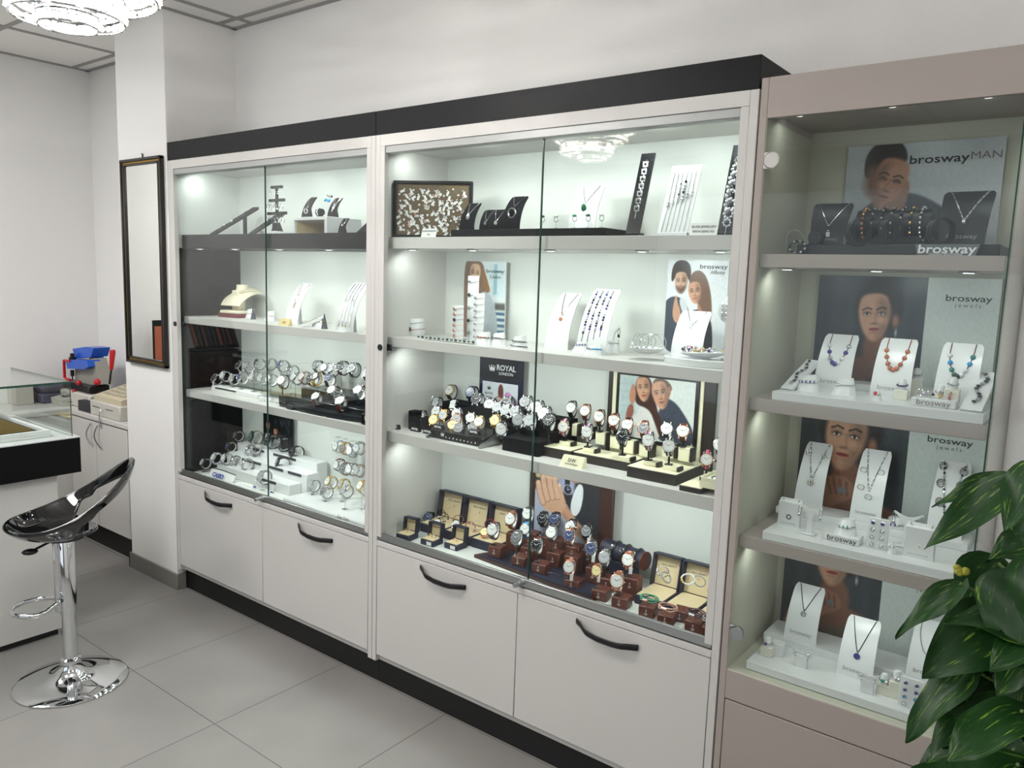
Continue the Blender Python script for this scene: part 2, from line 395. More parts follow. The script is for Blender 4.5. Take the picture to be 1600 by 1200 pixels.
for z in (1.99,.70):
    MB().cyl((sx0+.043,-.002,z),(sx0+.043,-.009,z),.021,n=32).bb(sx0+.022,sx0+.043,-.009,-.002,z-.021,z+.021,.001).cyl((sx0+.043,-.009,z),(sx0+.043,-.011,z),.019,n=32).obj('lock_cap',alu if z<1 else mat('lock_white',(206,204,200),.35),g)
g=MB().bb(sx1-.006,sx1-.001,.006,YB-.02,.59,2.096).obj('side_glass',GLASS,sc)
MB().bb(sx1-.006,sx1-.001,YB-.02,YB-.013,.59,2.096).obj('back_post',alu,sc)
for z,pw in ((2.118,.42),(1.717,.85),(1.33,.85),(.942,.8)):
    for x,k in ((sx0+.075,.35),(sx0+.30,.7),(sx1-.09,.5)): led(sc,x,.08,z,pw*k*.30)

# ------------------------------------------------------------------ wall mirror on the pillar
mr=thing('wall_mirror','tall narrow mirror in a black and gold frame hanging on the pillar','mirror',(-.23,0,1.68))
gf=mat('aged_gold',(150,118,48),.35,.9); bf=mat('frame_black',(30,26,22),.35)
f=MB(); W_,H_=.2,.521
for (dx,dy_,ww,mm) in ((0,.0,.014,bf),(.014,.006,.012,gf),(.024,.003,.010,bf)):
    a,b=W_-dx,H_-dx; y0=-.024+dy_-.0
    f.bb(-a,-a+ww,y0,-.002,-b,b,.002,mm).bb(a-ww,a,y0,-.002,-b,b,.002,mm).bb(-a,a,y0,-.002,b-ww,b,.002,mm).bb(-a,a,y0,-.002,-b,-b+ww,.002,mm)
f.obj('frame',None,mr)
MB().bb(-.168,.168,-.012,-.004,-.489,.489).obj('mirror_glass',mirror_m,mr)
MB().tube([(0,-.004,H_),(.006,-.006,H_+.02),(-.004,-.006,H_+.022)],.003,6).obj('hook',gunm,mr)

# ------------------------------------------------------------------ bar stool
st=thing('bar_stool','glossy black bar stool with open back on a chrome pedestal','bar stool',(.545,-.765,0),R(66))
MB().lathe([(0,0),(.205,0),(.207,.004),(.2,.009),(.15,.016),(.1,.026),(.06,.043),(.045,.062),(.038,.075),(.036,.085),(0,.085)],56).obj('base',chrome,st)
MB().lathe([(.036,.083),(.034,.096),(.037,.1),(.03,.104),(.0275,.106),(.0275,.30),(0,.3)],28).obj('column',chrome,st)
MB().lathe([(.0,.29),(.031,.29),(.0315,.294),(.031,.6),(.02,.615),(0,.615)],28).obj('sleeve',chrome,st)
MB().bb(-.045,-.02,-.018,.018,.30,.62,.006).obj('bracket',chrome,st)
fp=[(-.035,.03,.335),(-.08,.075,.335)]+[(-.15-.085*math.cos(a)*1.0,.10*math.sin(a),.335-.0) for a in [R(120-20*k) for k in range(0,13)]][::1]+[(-.08,-.075,.335),(-.035,-.03,.335)]
fp=[(-.03,.026,.35),(-.075,.075,.335)]+[(-.10-.092*math.cos(a),.088*math.sin(a),.332) for a in [R(90-15*k) for k in range(13)]]+[(-.075,-.075,.335),(-.03,-.026,.35)]
MB().tube(fp,.0095,12).obj('footrest',chrome,st)
MB().cyl((-.03,.0,.60),(-.10,-.06,.585),.005,n=8).ball((-.115,-.072,.582),(.028,.018,.012),12).obj('gas_lever',blackp,st)
def seat_mesh():
    # round shell tilted up towards the back, with an opening between pan and backrest
    rim_r=.235; b=MB()
    def rimp(a):
        x=.208*math.cos(a); y=.205*math.sin(a); lift=(x+.208)/.416
        return Vector((x+.012+.025*lift,y,.668+.235*lift**2.0+.016*(1-lift)**3))
    def pan(u,v):
        a=v*2*PI; p=rimp(a); 
        q=Vector((p.x*.55-.02,p.y*.55,.637)); k=u
        c=Vector((-.02,0,.632))
        if k<.5: t=k*2; o=c.lerp(q,t); o.z=.632+.006*t*t
        else:
            t=(k-.5)*2; o=q.lerp(p,t); o.z=.638+(p.z-.638)*(t**1.7)
        return o
    # surface; back sector between u .62 and .9 left open
    nu,nv=20,56; P=[[pan(i/nu,j/nv) for j in range(nv)] for i in range(nu+1)]
    th=.007; vs=[];fs=[]
    def opened(i,j):
        a=(j+.5)/nv*2*PI; a=(a+PI)%(2*PI)-PI
        return 10<=i<=17 and abs(a)<R(74 if 11<=i<=16 else 64)
    for i in range(nu+1):
        for j in range(nv): vs.append(P[i][j])
    N=[]
    for i in range(nu+1):
        for j in range(nv):
            a=P[min(i+1,nu)][j]-P[max(i-1,0)][j]; c=P[i][(j+1)%nv]-P[i][j-1]; n=a.cross(c); N.append(n.normalized() if n.length>1e-9 else Vector((0,0,1)))
    o=len(vs); vs+=[vs[q]-N[q]*(.012+.006*(q//nv)/nu) for q in range(o)]
    used=set()
    for i in range(nu):
        for j in range(nv):
            if opened(i,j): continue
            q=(i*nv+j,(i+1)*nv+j,(i+1)*nv+(j+1)%nv,i*nv+(j+1)%nv)
            fs+=[q,tuple(o+k for k in q[::-1])]
    # side walls
    for i in range(nu):
        for j in range(nv):
            if opened(i,j):
                for (di,dj,e) in ((-1,0,(i*nv+j,i*nv+(j+1)%nv)),(1,0,((i+1)*nv+j,(i+1)*nv+(j+1)%nv)),(0,-1,(i*nv+j,(i+1)*nv+j)),(0,1,(i*nv+(j+1)%nv,(i+1)*nv+(j+1)%nv))):
                    if not opened(i+di,(j+dj)%nv): fs.append((e[0],e[1],o+e[1],o+e[0]))
    for j in range(nv): fs.append((nu*nv+j,nu*nv+(j+1)%nv,o+nu*nv+(j+1)%nv,o+nu*nv+j))
    b.add(vs,fs)
    return b
se=seat_mesh().obj('seat',blackg,st)
s_=se.modifiers.new('s','SUBSURF'); s_.levels=1; s_.render_levels=2
MB().lathe([(0,.6),(.07,.6),(.075,.612),(.075,.622),(0,.622)],24).obj('swivel_plate',gunm,st)

# ------------------------------------------------------------------ staff glass counter on the left
gc=thing('glass_counter','glass topped counter with black band and jewellery trays, beside the bar stool','counter',(0,0,0))
MB().bb(-.58,.09,-2.4,-.60,.03,.745,.002).obj('body',white,gc)
MB().bb(-.56,.07,-2.38,-.62,0,.03).obj('plinth',plinth_m,gc)
o=MB().bb(-.60,.125,-2.42,-.512,.745,.902,.001).obj('band',mat('counter_black',(10,11,12),.6,spec=.15),gc)
MB().bb(-.60,.125,-2.42,-.512,.902,.907).obj('counter_top',dispw,gc)
gl=MB().bb(.094,.1,-2.4,-.533,.907,1.144).obj('glass_pane',GLASS,gc)
MB().bb(.0945,.1005,-.5345,-.5325,.907,1.15).obj('glass_edge',EDGE,gl)
gl=MB().bb(-.545,.094,-.539,-.533,.907,1.144).obj('glass_pane',GLASS,gc)
gl=MB().bb(-.545,-.539,-2.4,-.539,.907,1.144).obj('glass_pane',GLASS,gc)
gl=MB().bb(-.545,.1,-2.4,-.533,1.144,1.152).obj('glass_lid',GLASS,gc)
MB().bb(.0985,.101,-2.4,-.532,1.1435,1.1525).bb(-.545,.1,-.5335,-.5315,1.1435,1.1525).obj('glass_edge',EDGE,gl)
dbr=mat('dark_brown_tray',(38,31,28),.7)
for i,(ya,yb,lb) in enumerate([(-.98,-.60,'brown tray of gold chains at the end of the glass counter'),(-1.38,-1.0,'brown tray of gold chains in the middle of the glass counter')]):
    t=thing('jewellery_tray',lb,'tray',(0,0,.907))
    MB().bb(-.5,.05,ya,yb,0,.012,.002).bb(-.4795,.0295,yb-.02,yb,.0125,.0295,.001).bb(-.4795,.0295,ya,ya+.02,.0125,.0295,.001).bb(.03,.05,ya,yb,.0125,.03,.001).bb(-.5,-.48,ya,yb,.0125,.03,.001).obj('rim',paper,t)
    MB().bb(-.47,.02,ya+.03,yb-.03,.012,.022).obj('inlay',dbr,t)
    c=thing('gold_chains','rows of gold chains lying in the '+('end' if i==0 else 'middle')+' brown tray','chains',(0,0,.93)); b=MB()
    for k in range(20):
        x=-.44+k*.0225; b.tube([(x+.0015*math.sin(q*1.3+k),ya+.05+(yb-ya-.1)*q/8,.003+.001*math.sin(q*2+k)) for q in range(9)],.0034,6)
    o=b.obj('chain_rows',mat('old_gold',(206,180,120),.3,1),c); o['kind']='stuff'
t=tag(MB().lathe([(0,0),(.12,0),(.135,.008),(.14,.02),(.13,.012),(.0,.006)],40).obj('round_tray',dispw,None,(-.05,-.0,.802)),'x','tray') if 0 else None

# ------------------------------------------------------------------ back counter behind the pillar
bc=thing('wall_counter','long white counter with curved steel handles, along the walls behind the pillar','counter',(0,0,0))
MB().bb(XL+.005,-.488,.0,YB-.004,.775,.802,.002).bb(XL+.005,-1.2,-2.2,.0,.775,.802,.002).obj('counter_top',white,bc)
MB().bb(XL+.02,-.49,.02,YB-.006,.147,.775).bb(XL+.02,-1.22,-2.18,.02,.147,.775).obj('body',white,bc)
MB().bb(XL+.03,-.50,.055,YB-.01,0,.147).bb(XL+.03,-1.27,-2.16,.055,0,.147).obj('plinth',plinth_m,bc)
for a,b in ((-1.19,-.875),(-.87,-.505)):
    d=MB().bb(a,b,.004,.02,.15,.765,.001).obj('cupboard_door',white,bc)
    hx=b-.035 if a<-1 else a+.045
    MB().tube([(hx+ (.03 if a>-1 else 0.0)*(k/6)*(1)+.018*math.sin(PI*k/6)*(-1),-.004-.02*math.sin(PI*k/6),.755-.13*k/6) for k in range(7)],.0045,8).obj('handle',steel,d)
for ya,yb in ((-.94,-.47),(-1.41,-.945),(-1.9,-1.415)):
    d=MB().bb(-1.222,-1.206,ya,yb,.15,.765,.001).obj('cupboard_door',mat('side_door',(150,150,148),.4),bc)
    hy=ya+.04 if ya>-1 else yb-.04
    MB().tube([(-1.206-.0+.024*math.sin(PI*k/6),hy+.012*math.sin(PI*k/6),.75-.14*k/6) for k in range(7)],.0055,8).obj('handle',gunm,d)
# wooden slatted drawer unit with leather straps (seen mirrored in the first cabinet's glass)
wd=mat('dark_wood',(84,48,34),.45,var=(30,(58,32,24)))
t=thing('slatted_drawer_unit','brown wooden drawer unit with slatted fronts on the side counter','drawer unit',(-1.42,-1.0,.802))
MB().bb(-.15,.10,-.20,.19,0,.275,.002).obj('case',wd,t)
for k in range(7): MB().bb(.10,.108,-.19,.14,.012+k*.037,.042+k*.037,.002).obj('drawer_front',wd,t)
t=thing('strap_display','sloping black rack of leather watch straps on the drawer unit','strap rack',(-1.44,-1.0,1.077))
MB().surf(lambda u,v:(.10-.10*v,-.19+.34*u,.02+.20*v),1,1,.012).bb(-.1,.1,-.19,.15,0,.012).obj('rack',black,t)
for k in range(9):
    c=[(30,26,24),(110,58,36),(60,36,26),(150,84,44),(28,28,34)][k%5]
    y=-.17+k*.038; MB().surf(lambda u,v:(.112-.085*v,y+.02*u,.045+.165*v),1,1,.004).obj('leather_strap',mat('strap_%d_%d_%d'%c,c,.5),t)
t=thing('display_board','terracotta card panel in a black frame beside the strap rack','panel',(-1.44,-.73,.802))
MB().bb(-.02,.0,-.05,.04,.0,.50,.002).obj('frame',black,t); MB().bb(.0,.003,-.025,.035,.0,.46).obj('card',mat('terracotta',(166,88,60),.6),t)

# things on the back counter
Z=.802
blu=mat('machine_blue',(22,86,196),.3); redp=mat('red_plastic',(190,24,34),.35); mg=mat('machine_grey',(150,148,140),.5); beige=mat('beige_plastic',(200,190,164),.5); lgrey=mat('light_grey_plastic',(198,196,188),.5)
def W(px,py,y): return at(px,py,y=y)
km=thing('key_cutting_machine','blue key cutting machine with red levers on the counter behind the pillar','key machine',(0,0,0))
p=lambda a,b,y=.2: W(a,b,y)
def quadbox(corners_px, y0, y1, name, m, parent, ch=0):
    P=[p(a,b,y0) for a,b in corners_px]; n=len(P)
    return MB().add([(q.x,y0,q.z) for q in P]+[(q.x,y1,q.z) for q in P],[tuple(range(n))]+[tuple(range(n,2*n))[::-1]]+[(i,(i+1)%n,n+(i+1)%n,n+i) for i in range(n)]).obj(name,m,parent)
quadbox([(113,545),(133,542),(146,544),(142,558),(118,561)],.12,.22,'head_housing',blu,km)
quadbox([(103,566),(107,562),(136,563),(138,573),(132,577),(105,576)],.08,.155,'head_front',blu,km)
quadbox([(136,549),(146,544),(162,599),(150,600)],.20,.245,'side_cover',blu,km)
quadbox([(117,576),(138,562),(146,560),(157,601),(118,602)],.12,.197,'body',mg,km)
q=p(113,560,.1); MB().lathe([(0,-.02),(.018,-.02),(.02,-.004),(.02,.006),(.012,.012),(.012,.03),(0,.034)],20).obj('dial_knob',blackp,km,q)
q=p(113,583,.1); MB().lathe([(0,-.045),(.003,-.045),(.004,-.02),(.011,-.018),(.012,.02),(0,.02)],14).obj('spindle',gunm,km,q)
a=p(100,563,.08);b=p(101,590,.08);c=p(110,594,.08); MB().tube([p(110,564,.08),a,b,c],.009,8).obj('lever_frame',redp,km)
a=p(176,549,.14);b=p(174,577,.14);c=p(171,600,.14)
MB().cyl(b,c,.006,n=8).obj('lever_rod',blackp,km); MB().tube([a+Vector((0,0,.01)),a,b],[.012,.017,.011],12).obj('lever_grip',redp,km)
a=p(108,598,.12);b=p(150,600,.12); MB().bb(a.x,b.x,.08,.2,a.z-.02,a.z+.02,.004).obj('carriage',blackp,km)
for a,b,r_ in ((123,598,.016),(152,597,.02),(116,611,.012)): MB().ball(p(a,b,.07),r_,14).obj('red_knob',redp,km)
a=p(104,606,.1);b=p(150,616,.1); MB().bb(a.x,b.x,.06,.28,Z,a.z,.008).obj('base',lgrey,km)
cr=thing('cash_register','beige cash register with a keypad on the counter behind the pillar','cash register',(0,0,0))
a=W(146,622,.02);b=W(203,660,.02); 
MB().bb(-.955,-.60,.015,.30,Z,Z+.085,.006).obj('cash_drawer',lgrey,cr)
MB().bb(-.92,-.84,.0135,.015,Z+.05,Z+.054).bb(-.76,-.68,.0135,.015,Z+.05,Z+.054).obj('drawer_slot',ink,cr)
MB().surf(lambda u,v:(-.93+.32*u,.03+.26*v,Z+.115+.065*v),2,2,.0).add([(-.93,.03,Z+.085),(-.61,.03,Z+.085),(-.61,.29,Z+.085),(-.93,.29,Z+.085),(-.93,.03,Z+.115),(-.61,.03,Z+.115),(-.61,.29,Z+.18),(-.93,.29,Z+.18)],[(0,1,5,4),(1,2,6,5),(2,3,7,6),(3,0,4,7)]).obj('body',beige,cr)
kb=MB()
for i in range(6):
    for j in range(4): kb.box((-.88+.042*i,.08+.04*j,Z+.131+.0100*j),(.034,.03,.01),.002)
kb.obj('keypad',mat('keys_beige',(186,180,158),.5),cr)
q=Vector((-.80,.01,Z+.045)); MB().tube([q,q+Vector((.0,-.012,-.01)),q+Vector((.002,-.016,-.05))],.003,6).box(q+Vector((.004,-.016,-.075)),(.014,.003,.05),.001).obj('key',steel,cr)
def simple(name,label,cat,b,m,loc=None): return tag(b.obj(name,m,None,loc),label,cat)
a=at(118,640,z=Z); simple('black_box','small black box on the counter beside the cash register','box',MB().bb(-1.12,-.965,.02,.16,Z,Z+.062,.002),mat('dark_box',(34,36,44),.5))
a=W(188,587,.3); simple('dark_bowl','dark grey bowl on the counter behind the cash register','bowl',MB().lathe([(0,0),(.03,0),(.06,.03),(.075,.075),(.068,.075),(.05,.03),(0,.012)],28),mat('bowl_grey',(88,84,86),.4),(-.80,.325,Z))
a=at(22,632,z=Z); simple('beige_carton','pale carton seen through the glass counter, by the left wall','box',MB().box((a.x,a.y+.04,Z+.065),(.12,.1,.13),.003),lgrey)
a=at(58,626,z=Z); bag=thing('navy_case','navy jewellery case seen through the glass counter','case',(a.x,a.y+.05,Z)); MB().box((0,0,.03),(.30,.16,.06),.008).obj('base',mat('navy_case_m',(74,78,108),.6),bag); MB().box((0,0,.085),(.3,.16,.045),.012).obj('lid',mat('navy_lid',(62,62,84),.6),bag); MB().box((-.07,-.082,.045),(.03,.004,.014)).box((.08,-.082,.045),(.03,.004,.014)).obj('clasp',steel,bag)
a=at(100,632,z=Z); s=thing('weighing_scale','white weighing scale seen through the corner of the glass counter','scale',(a.x,a.y+.05,Z)); MB().surf(lambda u,v:(-.08+.16*u,-.09+.18*v,.02+.035*v),1,1,.02).box((0,0,.012),(.16,.18,.024),.004).obj('body',lgrey,s); MB().lathe([(0,.062),(.07,.062),(.07,.068),(0,.068)],24).obj('pan',steel,s)
q=W(158,616,.02); simple('price_roll','yellow roll by the cash register','roll',MB().cyl((-.965,.0,Z+.10),(-.93,.0,Z+.10),.02,n=16),mat('yellow',(226,218,60),.5)) if 0 else None
a=at(5,575,y=-.75); t=thing('tablet','grey tablet with a dark blue rim lying on the glass counter','tablet',(-.47,-.78,1.152),R(8)); MB().box((0,0,.007),(.17,.24,.014),.004).obj('body',mat('tablet_blue',(36,42,92),.4),t); MB().box((0,0,.0145),(.145,.21,.002)).obj('screen',mat('tablet_grey',(150,152,158),.3),t)

# ------------------------------------------------------------------ chandelier
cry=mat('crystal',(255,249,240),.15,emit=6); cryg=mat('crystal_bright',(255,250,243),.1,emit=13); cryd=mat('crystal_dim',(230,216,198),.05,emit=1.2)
ch=thing('crystal_chandelier','spiral crystal ring chandelier hanging from the ceiling','chandelier',(1.63,-1.13,0))
def ring(cx,cy_,rx,ry,z0,z1,nm,seed):
    rr=random.Random(seed); n=int(2*PI*max(rx,ry)/.017)
    rg=MB().tube([(cx+rx*math.cos(2*PI*k/72),cy_+ry*math.sin(2*PI*k/72),z1+.004) for k in range(72)],.006,8,True).tube([(cx+rx*math.cos(2*PI*k/72),cy_+ry*math.sin(2*PI*k/72),z0) for k in range(72)],.003,6,True).obj(nm,chrome,ch)
    b=MB(); rows=max(1,int((z1-z0)/.018))
    for k in range(n):
        a=2*PI*k/n
        for j in range(rows):
            zz=z0+(j+.5)*(z1-z0)/rows; s_=.0062+.002*rr.random()
            M=Matrix.Translation((cx+(rx+.003*rr.uniform(-1,1))*math.cos(a),cy_+(ry+.003*rr.uniform(-1,1))*math.sin(a),zz))@Euler((rr.random()*3,rr.random()*3,rr.random()*3)).to_matrix().to_4x4()
            b.add([(s_*1.2,0,0),(-s_*1.2,0,0),(0,s_*1.2,0),(0,-s_*1.2,0),(0,0,s_*1.5),(0,0,-s_*1.5)],[(0,2,4),(2,1,4),(1,3,4),(3,0,4),(2,0,5),(1,2,5),(3,1,5),(0,3,5)],rr.choice([cry,cryg,cryg,cryd]),M)
    o=b.obj('crystals',None,rg); o['kind']='stuff'
    MB().tube([(cx+(rx-.014)*math.cos(2*PI*k/72),cy_+(ry-.014)*math.sin(2*PI*k/72),(z0+z1)/2) for k in range(72)],.004,6,True).obj('led_strip',cryg,rg)
ring(.0,.0,.230,.230,2.37,2.43,'crystal_ring',1)
ring(.02,.01,.170,.170,2.315,2.355,'crystal_ring',4)
ring(-.01,-.01,.125,.125,2.26,2.31,'crystal_ring',2)
ring(.01,-.02,.065,.065,2.235,2.258,'crystal_ring',3)
MB().lathe([(0,2.835),(.16,2.835),(.17,2.845),(.17,2.881),(0,2.881)],40).obj('canopy',chrome,ch)
for k in range(3):
    a=2*PI*k/3+.5
    for (ox,oy,r_,zt_,rt) in ((0,0,.23,2.434,.13),(.02,.01,.17,2.359,.10),(-.01,-.01,.125,2.314,.07),(.01,-.02,.065,2.262,.04)):
        a+=.45; MB().cyl((ox+r_*math.cos(a),oy+r_*math.sin(a),zt_),(rt*math.cos(a),rt*math.sin(a),2.84),.0012,n=6).obj('wire',steel,ch)

# ================================================================== watches
SH = {'a':1.825,'b':1.425,'c':1.055,'d':.62}
ORD = ['first','second','third','fourth','fifth','sixth','seventh','eighth','ninth','tenth','eleventh','twelfth']
CASES = {'silver':steel,'gold':gold,'rose':rose,'black':gunm}
DIALS = {'white':mat('dial_white',(212,213,211),.45),'black':mat('dial_black',(28,30,34),.2),'blue':mat('dial_blue',(52,62,98),.2),'cream':mat('dial_cream',(232,218,160),.25),
         'silver':mat('dial_silver',(164,166,169),.4),'grey':mat('dial_grey',(110,112,116),.25),'green':mat('dial_green',(70,120,90),.25)}
STRAPS = {'black':mat('strap_black',(26,25,27),.5),'brown':mat('strap_brown',(86,44,34),.5),'silver':mat('strap_steel',(176,178,180),.24,1),'mesh':mat('strap_mesh',(160,162,166),.34,1),
          'gold':mat('strap_gold',(206,166,84),.25,1),'rose':mat('strap_rose',(206,140,112),.25,1),'tan':mat('strap_tan',(196,140,74),.5),'blue':mat('strap_blue',(70,140,196),.45),
          'navy':mat('strap_navy',(34,36,64),.5),'white':mat('strap_white',(228,228,226),.4),'clear':mat('strap_lilac',(196,200,222),.3),'gunmetal':gunm,'green':mat('strap_olive',(128,128,96),.5),
          'yellow':mat('strap_yellow',(224,182,34),.45),'burgundy':mat('strap_burgundy',(92,34,36),.5),'two_tone':mat('strap_dull',(168,150,110),.3,1),'purple':mat('strap_purple',(74,62,112),.5)}
pink = mat('stripe_pink',(206,92,148),.5); stripew = mat('stripe_white',(232,230,226),.5); striper = mat('stripe_red',(190,62,50),.5)
_mc = {}
def cache(k, fn):
    if k not in _mc: _mc[k] = fn()
    return _mc[k]
MY = Matrix.Rotation(R(90),4,'X')   # lathe axis z -> -y
def case_mesh(m, rect=False):
    b=MB()
    if rect:
        b.box((0,-.002,0),(.028,.010,.036),.003,m).bb(-.010,.010,-.001,.006,.017,.023,.002,m).bb(-.010,.010,-.001,.006,-.023,-.017,.002,m)
        b.cyl((.014,-.002,0),(.0175,-.002,0),.0022,n=8,m=m)
    else:
        b.lathe([(0,-.006),(.017,-.006),(.0195,-.003),(.0205,.001),(.0195,.0042),(.0182,.0046),(.0176,.0038),(0,.0036)],28,m,MY)
        for sx in(-1,1):
            for sz in(-1,1): b.box((sx*.0105,.0015,sz*.0198),(.0045,.006,.009),.0015,m,)
        b.cyl((.0195,0,0),(.0235,0,0),.0024,n=10,m=m)
    return b.mesh('case')
def dial_mesh(dm, rect=False, rs=0):
    b=MB(); hm = ink if dm.name in('dial_white','dial_cream','dial_silver') else inkl
    y=-.0039 if not rect else -.0074
    if rect: b.box((0,y,0),(.023,.0006,.030),0,dm)
    else: b.lathe([(0,.0036),(.0174,.0036),(.0174,.0040),(0,.0040)],28,dm,MY)
    for k in range(12):
        a=k*PI/6; rr=.0145; L_=.0026 if k%3 else .0036
        b.box((0,y-.0003,rr if not rect else .011),(.0009,.0003,L_),0,hm,Matrix.Rotation(a,4,'Y'))
    a=R(305); b.box((0,y-.0005,.0045),(.0013,.0003,.009),0,hm,Matrix.Rotation(a,4,'Y'))
    a=R(55); b.box((0,y-.0006,.006),(.0010,.0003,.013),0,hm,Matrix.Rotation(a,4,'Y'))
    if rs:
        for q in ((-.007,0),(.007,0),(0,-.007)): b.lathe([(0,0),(.0034,0),(.0034,.0004),(0,.0004)],14,DIALS['grey'],Matrix.Translation((q[0],y,q[1]))@MY)
    return b.mesh('dial')
def strap_mesh(m, style, wd=.0175):
    b=MB(); ry,rz=.0255,.0285; N=40
    link_=style in('silver','gold','rose','two_tone')
    def pt(t,off=0): return Vector((0,.024+(ry+off)*-math.cos(t),(rz+off)*math.sin(t)))
    def fn(u,v):
        t=R(28)+u*R(304); w_=wd*(1-.14*math.sin(u*PI)); q=pt(t); return ((v-.5)*w_,q.y,q.z)
    if link_:
        n=26
        for k in range(n):
            t=R(28)+R(304)*(k+.5)/n; q=pt(t,.001); w_=wd*(1-.14*math.sin(PI*k/n))
            M=Matrix.Translation(q)@Matrix.Rotation(-(t-PI/2)+PI,4,'X')
            b.box((0,0,0),(w_*.96,.0062,.0026),.0008,m,M).box((0,0,.0005),(w_*.4,.0066,.003),.0008,m,M)
    else:
        b.surf(fn,N,1,-.0022,m)
        if style in('pinknavy','whiteblack','pinkorange'):
            cs={'pinknavy':(pink,stripew),'whiteblack':(stripew,),'pinkorange':(pink,striper)}[style]
            for k,cc in enumerate(cs):
                o=(k-.5*(len(cs)-1))*.005
                b.surf(lambda u,v:(o+(v-.5)*.0034,pt(R(28)+u*R(304),.0004).y,pt(R(28)+u*R(304),.0004).z),N,1,-.003,cc)
    return b.mesh('strap')
def cuff_mesh():
    b=MB()
    b.surf(lambda u,v:((v-.5)*.013,.024-(.0225)*math.cos(R(40)+u*R(280)),.0252*math.sin(R(40)+u*R(280))),26,1,.0015)
    return b.mesh('cuff')
def post_mesh(): return MB().cyl((0,0,0),(0,0,1),.0035,n=8).mesh('post')
def foot_mesh(): return MB().box((0,0,.002),(.024,.022,.004),.0015).mesh('foot')
def tag_mesh(): return MB().box((0,0,-.016),(.011,.0008,.022),.0003).tube([(0,0,-.005),(.002,-.001,.003),(0,0,.01)],.0004,4).mesh('price_tag',paper)
WN=[0]
def watch(px,py,y,case,dial,strap,zs,where,yaw=14,tilt=26,sc=1.0,stand='clear',rect=False,subs=0,tagged=False,kind='watch'):
    """a wristwatch on its stand; zs is the height of what the stand rests on"""
    c=at(px,py,y=y); M=Matrix.Translation(c)@Matrix.Rotation(R(yaw),4,'Z')@Matrix.Rotation(R(tilt),4,'X')@Matrix.Scale(sc,4)   # dial turns up
    M=Matrix.Translation(c)@Matrix.Rotation(R(yaw),4,'Z')@Matrix.Rotation(R(-tilt),4,'X')@Matrix.Scale(sc,4)
    sname=strap.replace('_',' ').replace('pinknavy','pink and navy').replace('whiteblack','black and white').replace('pinkorange','pink and orange')
    sname={'mesh':'steel mesh','silver':'steel link','clear':'pale lilac','gold':'gold','rose':'rose gold','two tone':'two tone','green':'olive'}.get(sname,sname)
    lab=f"{'square ' if rect else ''}{case if case!='rose' else 'rose gold'} watch, {dial} dial, {sname} strap, {where}"
    cs_=case if case!='rose' else 'rose gold'; sq='square ' if rect else ''
    for lab in (lab,f"{sq}{cs_} watch, {dial} dial, {where}",f"{sq}{cs_} watch {where}"):
        if len(lab.split())<=16: break
    w_=bpy.data.objects.new('wristwatch',None); COL.objects.link(w_); w_.matrix_world=M; w_.empty_display_size=.02
    tag(w_,lab,'watch',WGROUP[0])
    link('case',cache(('case',case,rect),lambda:case_mesh(CASES[case],rect)),w_)
    link('dial',cache(('dial',dial,rect,subs),lambda:dial_mesh(DIALS[dial],rect,subs)),w_)
    sm=STRAPS.get(strap,STRAPS['navy'] if 'navy' in strap or 'orange' in strap else STRAPS['black'])
    link('strap',cache(('strap',strap),lambda:strap_mesh(sm,strap)),w_)
    if tagged: link('price_tag',cache('tag',tag_mesh),w_,loc=(.014,-.004,-.016),rot=(R(tilt),0,R(8)))
    # the stand
    if stand is None: return w_
    low=M@Vector((0,.024,-.0255)); st_=bpy.data.objects.new('watch_stand',None); COL.objects.link(st_); st_.location=(low.x,low.y,zs); st_.empty_display_size=.02
    mm={'clear':ACRYL,'black':blackp,'brown':ACRYL,'cream':blackp}[stand]
    tag(st_,f"{'black' if mm is blackp else 'clear'} watch stand, {where}",'watch stand',WGROUP[0].replace('watches','stands'))
    k=link('cuff',cache(('cuff',mm.name),lambda:(lambda q:(q.materials.append(mm) if not q.materials[0] else q.materials.__setitem__(0,mm),q)[1])(cuff_mesh())),st_)
    k.matrix_basis=Matrix.Translation((-low.x,-low.y,-zs))@M
    hgt=max(low.z-zs,.003)
    link('post',cache(('post',mm.name),lambda:(lambda q:(q.materials.__setitem__(0,mm),q)[1])(post_mesh())),st_).scale=(1,1,hgt)
    link('foot',cache(('foot',mm.name),lambda:(lambda q:(q.materials.__setitem__(0,mm),q)[1])(foot_mesh())),st_,rot=(0,0,R(yaw)))
    return w_
WGROUP=['watches']
def row(name, group, items, **kw):
    """items: (px,py,y,case,dial,strap,zs,{options}) in order from the pillar side"""
    WGROUP[0]=group
    n=len(items)
    for i,it in enumerate(items):
        o=dict(kw); o.update(it[7] if len(it)>7 else {})
        wh=(f"{ORD[i]} from pillar, {name}" if n>1 else name)
        watch(*it[:6],it[6],wh,**o)
def platform(name,label,cat,x0,x1,y0,y1,z0,h,m,top=None,ch=.0015,group=None):
    t=thing(name,label,cat,((x0+x1)/2,(y0+y1)/2,z0),0,group); X,Y=(x1-x0)/2,(y1-y0)/2
    MB().bb(-X,X,-Y,Y,0,h-(.002 if top else 0),ch).obj('body',m,t)
    if top: MB().bb(-X+.001,X-.001,-Y+.001,Y-.001,h-.002,h).obj('top_pad',top,t)
    return t
def block(label,x,y,z,sx,sy,h,m,rz=0,cap=None,mark=None,group=None,name='display_block'):
    t=thing(name,label,'display block',(x,y,z),R(rz),group)
    MB().box((0,0,h/2),(sx,sy,h),.0025).obj('body',m,t)
    if cap: MB().bb(sx/2,sx/2+.008,-sy/2,sy/2,0,h,.002).obj('end_cap',cap,t)
    if mark: text(mark,.018,inkl,t,face_on(0,-sy/2-.0006,h*.48),'emblem')
    return t

